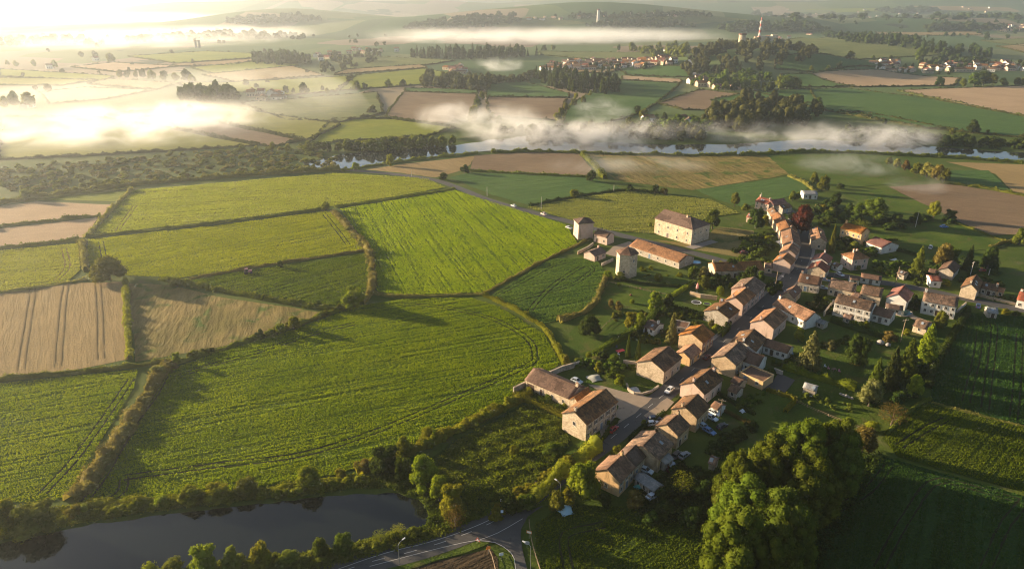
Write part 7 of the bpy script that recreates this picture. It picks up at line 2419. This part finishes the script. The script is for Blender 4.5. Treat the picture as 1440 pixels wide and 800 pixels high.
def boulder(label, x, y, r, leaf=None, color=(0.30, 0.27, 0.24)):
    b = G(x, y)
    rg = np.random.default_rng(int(x))
    v, f = icos(np.array([[0, 0, r * 0.45]]), np.array([[r, r * 0.9, r * 0.7]]), 0.16, rg)
    me = np_mesh('boulder', v, [f])
    o = link('boulder', me, plain(color, 0.95), loc=(b.x, b.y, 0.1))
    tag(o, label, 'boulder')


def tent(label, x, y, w, hgt, color, name='tarpaulin', cat='tarpaulin'):
    b = G(x, y)
    rg = np.random.default_rng(int(x))
    n = 7
    g = np.linspace(-1, 1, n)
    X, Y = np.meshgrid(g, g, indexing='ij')
    Z = hgt * np.clip(1 - np.sqrt(X ** 2 + Y ** 2) * 0.8, 0.03, 1) + rg.normal(size=X.shape) * 0.05 * hgt
    v = np.stack([X * w / 2 * (1 + 0.15 * np.sin(Y * 3)), Y * w / 2, Z], -1).reshape(-1, 3)
    idx = np.arange(n * n).reshape(n, n)
    q = np.stack([idx[:-1, :-1], idx[1:, :-1], idx[1:, 1:], idx[:-1, 1:]], -1).reshape(-1, 4)
    vb = v - np.array([0, 0, 0.03])
    me = np_mesh(name, np.concatenate([v, vb]), [np.concatenate([q, q[:, ::-1] + n * n])])
    o = link(name, me, plain(color, 0.7), loc=(b.x, b.y, 0.12), rz=0.4)
    tag(o, label, cat)


trampoline('white ringed trampoline on the upper garden lawn', 979, 428, 1.9, (0.75, 0.75, 0.76))
trampoline('green and yellow ringed trampoline beside the white one', 994, 430, 1.6, (0.30, 0.55, 0.05))
table('red and white covered table under the two cypresses', 872, 496, (0.55, 0.05, 0.05), s=1.6)
chair('dark garden chair left of the red table', 867, 490, (0.08, 0.09, 0.12))
chair('white garden chair beside the red table', 870, 500, (0.7, 0.7, 0.7), 1.0)
chair('white chair left of the pink ones behind the tall hedge', 1160, 517, (0.66, 0.66, 0.72), 0.4)
chair('left pink chair behind the tall leafy hedge', 1165, 520, (0.55, 0.22, 0.28), 0.8)
chair('right pink chair behind the tall leafy hedge', 1180, 524, (0.55, 0.22, 0.28), 0.2)
table('brown bench table between the two pink chairs', 1172, 522, (0.16, 0.08, 0.05))
boulder('left pale boulder on the lawn beside the crossed pole', 1238, 484, 1.4)
boulder('right pale boulder on the lawn beside the crossed pole', 1248, 487, 1.0)
boulder('small white stone on the lawn near the grey shed', 1140, 558, 0.45, color=(0.6, 0.6, 0.58))
boulder('small pale stone left of the white one on the lawn', 1134, 552, 0.3, color=(0.5, 0.5, 0.48))
for k in range(5):
    boulder('%s of five stones lying in a line below the tall hedge' % ('first', 'second', 'third', 'fourth', 'fifth')[k], 1182 + k * 4, 555 + k * 1.6, 0.5 + 0.1 * (k % 3))
boulder('rust red rock on the meadow below the polygonal tower', 887, 416, 0.6, color=(0.20, 0.08, 0.05))
boulder('small red brown clump on the upper fence line', 901, 406, 0.5, color=(0.16, 0.06, 0.04))
boulder('second red brown clump on the upper fence line', 920, 411, 0.6, color=(0.16, 0.06, 0.04))
tent('pale blue tarpaulin heap at the edge of the bottom field', 795, 719, 3.2, 1.5, (0.38, 0.55, 0.62))
tent('white awning at the side of the long roofed house', 1097, 342, 4.0, 1.6, (0.78, 0.76, 0.72), 'awning', 'awning')
tent('white crumpled sheet in the shaded garden', 943, 655, 3.0, 1.0, (0.55, 0.56, 0.60))
tent('grey cover beside the round flower garden', 836, 532, 4.0, 0.7, (0.34, 0.33, 0.28))
tent('small pale cover on the lawn beyond the parked cars', 1044, 579, 1.4, 1.0, (0.55, 0.62, 0.70))
tent('teal cover against the lean-to workshop', 899, 686, 2.2, 1.2, (0.08, 0.35, 0.32))
tent('pale rockery mound inside the curved garden wall', 892, 549, 3.0, 0.8, (0.42, 0.42, 0.40), 'rockery', 'rockery')
tent('blue sheet over the annexe yard', 1110, 497, 2.4, 1.2, (0.10, 0.25, 0.42))
tent('white cover on the yard right of the low white barn', 1258, 366, 3.0, 0.9, (0.55, 0.57, 0.58))
tent('blue grey cover beside the low white barn', 1232, 355, 3.4, 0.8, (0.42, 0.48, 0.52))
tent('white sheet on the lawn below the crossroads corner house', 1144, 427, 2.0, 0.5, (0.66, 0.66, 0.66))


def tractor(x, y):
    b = G(x, y)
    t = empty('tractor', b, 0.4)
    tag(t, 'small pinkish tractor working on the small dark green field', 'tractor')
    m = plain((0.42, 0.20, 0.18), 0.5)
    MB().box(0.1, 1.7, -0.4, 0.4, 0.7, 1.5).build('bonnet', m, t)
    MB().box(-1.2, 0.1, -0.7, 0.7, 0.8, 1.2).build('chassis', m, t)
    MB().box(-1.0, 0.05, -0.6, 0.6, 1.2, 2.3).build('cab', CARGLASS, t)
    MB().box(-1.1, 0.15, -0.7, 0.7, 2.303, 2.45).build('cab_roof', m, t)
    for wx, wy, r in ((-0.8, -0.95, 0.8), (-0.8, 0.95, 0.8), (1.3, -0.7, 0.5), (1.3, 0.7, 0.5)):
        o = link('wheel', CM['tyre'], TYRE, t, (wx, wy, r))
        o.scale = (r / 0.32, 1.8, r / 0.32)


tractor(349, 385)

# ================================================================== FAR HOUSES, TOWERS, MASTS
def far_house_mesh(L, W, h, rise):
    w = MB()
    v = [(-L / 2, -W / 2, -1), (L / 2, -W / 2, -1), (L / 2, W / 2, -1), (-L / 2, W / 2, -1), (-L / 2, -W / 2, h), (L / 2, -W / 2, h), (L / 2, W / 2, h), (-L / 2, W / 2, h), (-L / 2, 0, h + rise), (L / 2, 0, h + rise)]
    w.add(v, [(0, 1, 5, 4), (2, 3, 7, 6), (1, 2, 6, 9, 5), (3, 0, 4, 8, 7)])
    r = MB()
    o = 0.35
    s = rise / (W / 2)
    v = []
    for dz in (0.22, 0.05):
        v += [(-L / 2 - o, -W / 2 - o, h - o * s + dz), (L / 2 + o, -W / 2 - o, h - o * s + dz), (L / 2 + o, 0, h + rise + dz), (-L / 2 - o, 0, h + rise + dz), (L / 2 + o, W / 2 + o, h - o * s + dz), (-L / 2 - o, W / 2 + o, h - o * s + dz)]
    r.add(v, [(0, 1, 2, 3), (3, 2, 4, 5), (9, 8, 7, 6), (11, 10, 8, 9), (0, 6, 7, 1), (5, 4, 10, 11), (1, 7, 8, 2), (2, 8, 10, 4), (0, 3, 9, 6), (3, 5, 11, 9)])
    p = MB()
    for k in range(3):
        x = (k - 1) * L * 0.3
        for y in (-W / 2 - 0.03, W / 2 - 0.02):
            p.box(x - 0.55, x + 0.55, y, y + 0.05, h * 0.3, h * 0.3 + 1.3)
    return w.mesh('wall'), r.mesh('roof'), p.mesh('windows', GLASS)


FH = [far_house_mesh(11, 8, 4.5, 2.2), far_house_mesh(15, 8, 3.6, 2.0), far_house_mesh(9, 7.5, 5.5, 2.4)]
FW = [WALL['white'], WALL['white'], WALL['pink'], WALL['stone'], WALL['stone']]
FR = [ROOF['red'], ROOF['tile'], ROOF['tile'], ROOF['brown'], ROOF['old']]


def far_house(p, rz, k, label, group, scale=1.0):
    rs = random.Random(k * 31 + 7)
    root = empty('village_house', p, rz)
    root.scale = (scale, scale, scale)
    tag(root, label, 'house', group)
    w, r, g = FH[rs.randrange(3)]
    wi, ri = rs.randrange(5), rs.randrange(5)
    if group:
        root['label'] = '%s-walled %s-roofed %s' % (('white', 'white', 'pink', 'stone', 'stone')[wi], ('red', 'tan', 'tan', 'brown', 'dark')[ri], label)
    link('wall', w, FW[wi], root)
    link('roof', r, FR[ri], root)
    link('windows', g, GLASS, root)


ORD = ['first', 'second', 'third', 'fourth', 'fifth', 'sixth', 'seventh', 'eighth', 'ninth', 'tenth', 'eleventh', 'twelfth', 'thirteenth', 'fourteenth', 'fifteenth', 'sixteenth', 'seventeenth', 'eighteenth']


def village(label, group, poly_px, n, seed, mind=11.0):
    rs = random.Random(seed)
    pl = [G(x, y) for x, y in poly_px]
    pl2 = [(p.x, p.y) for p in pl]
    x0, x1 = min(p[0] for p in pl2), max(p[0] for p in pl2)
    y0, y1 = min(p[1] for p in pl2), max(p[1] for p in pl2)
    got = []
    for _ in range(6000):
        if len(got) >= n:
            break
        x, y = rs.uniform(x0, x1), rs.uniform(y0, y1)
        if not inside(pl2, x, y) or any((x - a) ** 2 + (y - b) ** 2 < mind ** 2 for a, b in got):
            continue
        got.append((x, y))
    got.sort(key=lambda t: t[0] / t[1])
    base = label
    for k, (x, y) in enumerate(got):
        if len(got) <= 18:
            label = base + ', ' + ('%s from left' % ORD[k])
        far_house(Vector((x, y, hzf(x, y))), rs.choice([0.2, 0.2, 1.75, -0.5]) + rs.uniform(-0.2, 0.2), seed * 1000 + k, label, group, rs.uniform(0.85, 1.15))


village('house in the distant village beyond the conifer wood', 'houses of the distant village', [(764, 93), (800, 88), (880, 86), (962, 86), (966, 92), (900, 97), (850, 99), (764, 100)], 90, 3, 8.5)
village('house in the right hand village under the long wood', 'houses of the right hand village', [(1300, 96), (1330, 92), (1400, 90), (1480, 92), (1480, 101), (1330, 102), (1300, 104)], 56, 4, 9.0)
village('house at the left end of the right hand village', 'houses at the left end of the right hand village', [(1222, 90), (1250, 88), (1300, 94), (1302, 103), (1240, 102), (1236, 96)], 18, 5)
village('house of the hamlet beside the dark copse', 'houses of the hamlet by the copse', [(336, 138), (362, 131), (402, 133), (402, 143), (350, 144)], 9, 6)
village('house of the hamlet by the conifer belt', 'houses of the hamlet by the belt', [(440, 80), (470, 76), (480, 80), (450, 86)], 9, 7)
village('house in the mist left of the conifer belt', 'houses in the mist left of the belt', [(490, 72), (560, 71), (560, 76), (490, 76)], 9, 8)
village('house of the hamlet before the distant village', 'houses of the hamlet before the village', [(620, 98), (665, 94), (662, 104), (640, 106)], 10, 9)
village('house of the hamlet below the hill', 'houses of the hamlet below the hill', [(966, 118), (990, 112), (1012, 116), (1016, 126), (968, 126)], 9, 10)
village('house of the far right village on the plain', 'houses of the far right village', [(1385, 40), (1440, 36), (1490, 38), (1490, 44), (1400, 46)], 30, 11, 16)
village('house on the long ridge', 'houses on the ridge crest', [(740, 26), (840, 24), (960, 22), (960, 25), (840, 27), (740, 30)], 16, 12, 20)
village('far house on the plain beyond the ridge', 'far houses on the plain', [(1060, 14), (1300, 10), (1440, 14), (1440, 26), (1180, 24)], 30, 13, 40)
village('house on the green rise behind the mast', 'houses on the rise behind the mast', [(1076, 54), (1110, 51), (1112, 55), (1080, 57)], 6, 14, 14)
for k, (x, y, lab) in enumerate([(911, 172, 'red roofed river cottage standing alone above the mist'), (958, 172, 'left white house of the riverside pair'), (968, 176, 'right white house of the riverside pair'), (938, 73, 'red roofed farm at the foot of the wooded hill'),
                                 (1138, 50, 'red roofed farm on the rise right of the mast'), (1020, 122, 'low white house in the trees right of the hill hamlet'), (1035, 126, 'white house behind the row of trees by the hill hamlet'), (70, 97, 'white cottage in the mist at the far left'), (135, 86, 'pale cottage in the mist beyond the hazy row'), (40, 152, 'white house in the misty clump at the left edge')]):
    far_house(G(x, y), 0.3 + 0.5 * k, 500 + k, lab, None)


def mast(x, yb, yt):
    b = G(x, yb)
    h = min(80, px_height(b, yt))
    t = empty('mast', b)
    tag(t, 'red and white striped mast on the wooded hill', 'mast')
    red, wh = plain((0.45, 0.10, 0.07), 0.6), plain((0.62, 0.58, 0.52), 0.6)
    n = 8
    for k in range(n):
        z0, z1 = h * k / n, h * (k + 1) / n
        r0, r1 = 3.0 - 1.6 * k / n, 3.0 - 1.6 * (k + 1) / n
        MB().tube([(0, 0, z0), (0, 0, z1)], [r0, r1], 12).build('red_band' if k % 2 else 'white_band', red if k % 2 else wh, t)
    for z in (h * 0.55, h * 0.8):
        MB().tube([(0, 0, z), (0, 0, z + 1.0)], [3.6, 3.6], 12).build('platform', STEEL, t)
    MB().tube([(0, 0, h), (0, 0, h + 5)], [0.5, 0.15], 6).build('aerial', STEEL, t)


mast(1067, 59, 25)


def ruin_tower(label, x, yb, yt, r, mat, name='tower', cat='tower'):
    b = G(x, yb)
    h = min(60, px_height(b, yt))
    t = empty(name, b)
    tag(t, label, cat)
    MB().tube([(0, 0, -1), (0, 0, h * 0.6), (0, 0, h * 0.9)], [r, r * 0.92, r * 0.88], 14).build('shaft', mat, t)
    MB().tube([(0, 0, h * 0.9), (0, 0, h * 0.93), (0, 0, h)], [r * 1.15, r * 1.15, r * 0.9], 14).build('crown', ROOF['brown'], t)


ruin_tower('tall pale concrete tower on the long ridge', 841, 33, 13, 5.0, plain((0.50, 0.46, 0.42), 0.8))
ruin_tower('pale stone keep standing out of the trees on the hill', 1042, 68, 47, 6.0, WALL['stone'])
ruin_tower('low round silo beside the striped mast', 1062, 58, 51, 4.0, WALL['stone'], 'silo', 'silo')
ruin_tower('left of two thin chimneys in the mist at the far left', 276, 68, 57, 2.6, plain((0.20, 0.19, 0.18), 0.8), 'chimney_stack', 'chimney')
ruin_tower('right of two thin chimneys in the mist at the far left', 281, 68, 57, 2.6, plain((0.20, 0.19, 0.18), 0.8), 'chimney_stack', 'chimney')
hb = empty('quarry_works', G(1075, 58))
tag(hb, 'grey block of works at the foot of the striped mast', 'works')
MB().box(-14, 14, -7, 7, -2, 9).build('hall', WALL['grey'], hb)
MB().box(14.01, 26, -5, 5, -2, 13).build('annexe', WALL['stone'], hb)
MB().box(-15, 15, -8, 8, 9.003, 9.8).build('roof', ROOF['grey'], hb)
o_ = link('hill_road', strip_mesh('hill_road', [G(966, 86) + Vector((0, 0, 0)), G(970, 94), G(976, 104), G(984, 112), G(990, 122)], 9.0, 1.4, plain((0.16, 0.17, 0.19), 0.6)))
tag(o_, 'grey road climbing past the foot of the wooded hill', 'road', kind='structure')

# ================================================================== HAZE AND MIST
def volume_box(name, x0, x1, y0, y1, z0, z1, density, aniso, color, label):
    m, nt, out = new_mat(name)
    v = N(nt, 'ShaderNodeVolumePrincipled')
    v.inputs['Color'].default_value = (*color, 1)
    v.inputs['Density'].default_value = density
    v.inputs['Anisotropy'].default_value = aniso
    nt.links.new(v.outputs[0], out.inputs['Volume'])
    o = MB().box(x0, x1, y0, y1, z0, z1).build(name, m)
    tag(o, label, 'haze', kind='stuff')
    return o


ZTOP = 262.0
volume_box('haze', -16500, 16500, -16500, 16500, -1.5, ZTOP, 0.00014, 0.66, (0.86, 0.93, 1.0), 'thin morning haze filling the whole valley')


def mist(label, pix, hgt, dens, scale, thr=(0.42, 0.68), seed=0.0, aniso=0.6, step=None):
    """a bank of mist: a low lens over the outline, thick where the noise is, thinning upwards and to its rim"""
    pts = [G(x, y) for x, y in pix]
    c = sum(pts, Vector()) / len(pts)
    area = sum(a.x * b.y - b.x * a.y for a, b in zip(pts, pts[1:] + pts[:1]))
    if area < 0:
        pts = pts[::-1]
    z0 = min(hzf(p.x, p.y) for p in pts) + 0.35
    zc = max(hzf(p.x, p.y) for p in pts)
    ring = smooth_path(pts + pts[:1], max(6, (pts[0] - c).length / 8))[:-1]
    mb = MB()
    m_ = len(ring)
    v = []
    for t, z in ((1.0, 0.0), (1.0, 0.35), (0.86, 0.75), (0.55, 0.97)):
        v += [(c.x + (p.x - c.x) * t, c.y + (p.y - c.y) * t, z0 + (hgt + zc - z0) * z) for p in ring]
    mb.add(v, [(k * m_ + i, k * m_ + (i + 1) % m_, (k + 1) * m_ + (i + 1) % m_, (k + 1) * m_ + i) for k in range(3) for i in range(m_)] + [tuple(range(m_))[::-1], tuple(range(3 * m_, 4 * m_))])
    mat, nt, out = new_mat('mist')
    p = position(nt)
    q = mapping(nt, p, (0, 0, 0.3), (1.0 / scale, 1.0 / scale, 1.6 / scale), (seed, seed * 0.7, 0))
    f = noise(nt, q, 1.0, 6.0, 0.68, 0.9)
    f = ramp(nt, f, thr[0], thr[1])
    # thin out upwards
    sx = N(nt, 'ShaderNodeSeparateXYZ')
    nt.links.new(p, sx.inputs[0])
    zz = math_n(nt, 'DIVIDE', math_n(nt, 'SUBTRACT', sx.outputs[2], z0), hgt)
    up = math_n(nt, 'SUBTRACT', 1.0, ramp(nt, zz, 0.15, 1.0))
    # thin out towards the rim of the bank
    rx = max(abs(p_.x - c.x) for p_ in pts)
    ry = max(abs(p_.y - c.y) for p_ in pts)
    ex = math_n(nt, 'DIVIDE', math_n(nt, 'SUBTRACT', sx.outputs[0], c.x), rx)
    ey = math_n(nt, 'DIVIDE', math_n(nt, 'SUBTRACT', sx.outputs[1], c.y), ry)
    rr = math_n(nt, 'ADD', math_n(nt, 'MULTIPLY', ex, ex), math_n(nt, 'MULTIPLY', ey, ey))
    near_e = min(((p_.x - c.x) / rx) ** 2 + ((p_.y - c.y) / ry) ** 2 for p_ in ring)
    lim = max(0.42, near_e)
    rim = math_n(nt, 'SUBTRACT', 1.0, ramp(nt, rr, 0.2 * lim, lim))
    d = math_n(nt, 'MULTIPLY', math_n(nt, 'MULTIPLY', f, up), math_n(nt, 'MULTIPLY', rim, dens * 1.7))
    vol = N(nt, 'ShaderNodeVolumePrincipled')
    vol.inputs['Color'].default_value = (0.98, 0.98, 0.98, 1)
    vol.inputs['Anisotropy'].default_value = aniso
    nt.links.new(d, vol.inputs['Density'])
    nt.links.new(vol.outputs[0], out.inputs['Volume'])
    o = mb.build('mist_bank', mat)
    tag(o, label, 'mist', kind='stuff')
    return o


mist('bank of mist over the middle of the river', [(560, 214), (620, 200), (700, 186), (820, 180), (940, 186), (1030, 194), (1040, 208), (930, 210), (800, 206), (680, 208)], 19, 0.052, 30, (0.40, 0.68), seed=1.3, aniso=0.3)
mist('mist drifting along the right hand river', [(1040, 212), (1080, 190), (1180, 184), (1290, 196), (1370, 206), (1360, 214), (1250, 210), (1120, 206)], 17, 0.046, 30, (0.40, 0.68), seed=2.1, aniso=0.3)
mist('glowing mist over the left hand fields', [(-60, 222), (-60, 168), (60, 150), (180, 142), (320, 142), (440, 168), (420, 196), (330, 206), (200, 214), (60, 222)], 15, 0.022, 48, (0.39, 0.70), seed=3.7, aniso=0.45)
mist('long bank of mist below the ridge', [(380, 60), (500, 50), (640, 48), (800, 47), (960, 47), (1080, 50), (1060, 58), (960, 64), (800, 66), (600, 66), (440, 68)], 34, 0.0070, 90, (0.34, 0.70), seed=4.2, aniso=0.45)
mist('sea of mist at the far left', [(-60, 92), (-60, 60), (60, 44), (200, 36), (420, 36), (560, 42), (420, 60), (300, 72), (150, 84)], 26, 0.0036, 150, (0.34, 0.64), seed=5.5, aniso=0.45)
mist('far pale mist under the left skyline', [(-60, 38), (-60, 24), (150, 18), (400, 17), (620, 20), (640, 28), (420, 32), (200, 34)], 40, 0.0020, 300, (0.32, 0.64), seed=6.1, aniso=0.45)
mist('wisp of mist between the woods', [(640, 104), (680, 92), (730, 84), (760, 88), (720, 102), (670, 110)], 18, 0.011, 40, (0.42, 0.72), seed=7.9)
mist('wisp of mist over the green field above the river', [(780, 182), (800, 160), (840, 140), (890, 145), (900, 165), (860, 184)], 14, 0.020, 28, (0.42, 0.72), seed=8.4)
mist('thin mist over the meadow behind the village', [(1090, 236), (1140, 222), (1220, 218), (1290, 232), (1280, 250), (1200, 256), (1120, 250)], 10, 0.022, 32, (0.36, 0.66), seed=9.2)
mist('thin mist over the tan field south of the river', [(700, 240), (760, 222), (900, 222), (1020, 230), (1040, 250), (950, 258), (820, 250)], 9, 0.014, 40, (0.38, 0.66), seed=10.6)
mist('mist spilling over the corner of the brown field', [(1230, 270), (1260, 250), (1320, 246), (1350, 262), (1310, 280), (1260, 284)], 8, 0.020, 30, (0.36, 0.64), seed=11.1)
mist('mist over the brown field north of the river', [(560, 178), (600, 150), (660, 150), (690, 165), (680, 186), (620, 196)], 14, 0.020, 45, (0.40, 0.66), seed=12.4)
mist('thin golden mist lying over the whole left hand plain', [(-60, 240), (-60, 110), (100, 84), (300, 84), (460, 110), (520, 150), (520, 190), (420, 214), (250, 226), (80, 240)], 18, 0.0026, 160, (0.25, 0.66), seed=13.7, aniso=0.45)
mist('plume of mist rising between the brown fields and the river', [(600, 200), (640, 176), (700, 160), (790, 168), (800, 190), (740, 204), (660, 208)], 22, 0.022, 30, (0.40, 0.70), seed=15.2, aniso=0.3)
mist('mist lying over the river bend below the wood', [(900, 206), (960, 184), (1060, 178), (1160, 186), (1150, 204), (1040, 210)], 14, 0.022, 28, (0.40, 0.70), seed=16.8, aniso=0.3)
mist('second band of mist along the foot of the far ridge', [(640, 58), (760, 50), (900, 48), (1040, 50), (1060, 56), (900, 62), (740, 64)], 30, 0.0045, 80, (0.32, 0.70), seed=17.3, aniso=0.45)
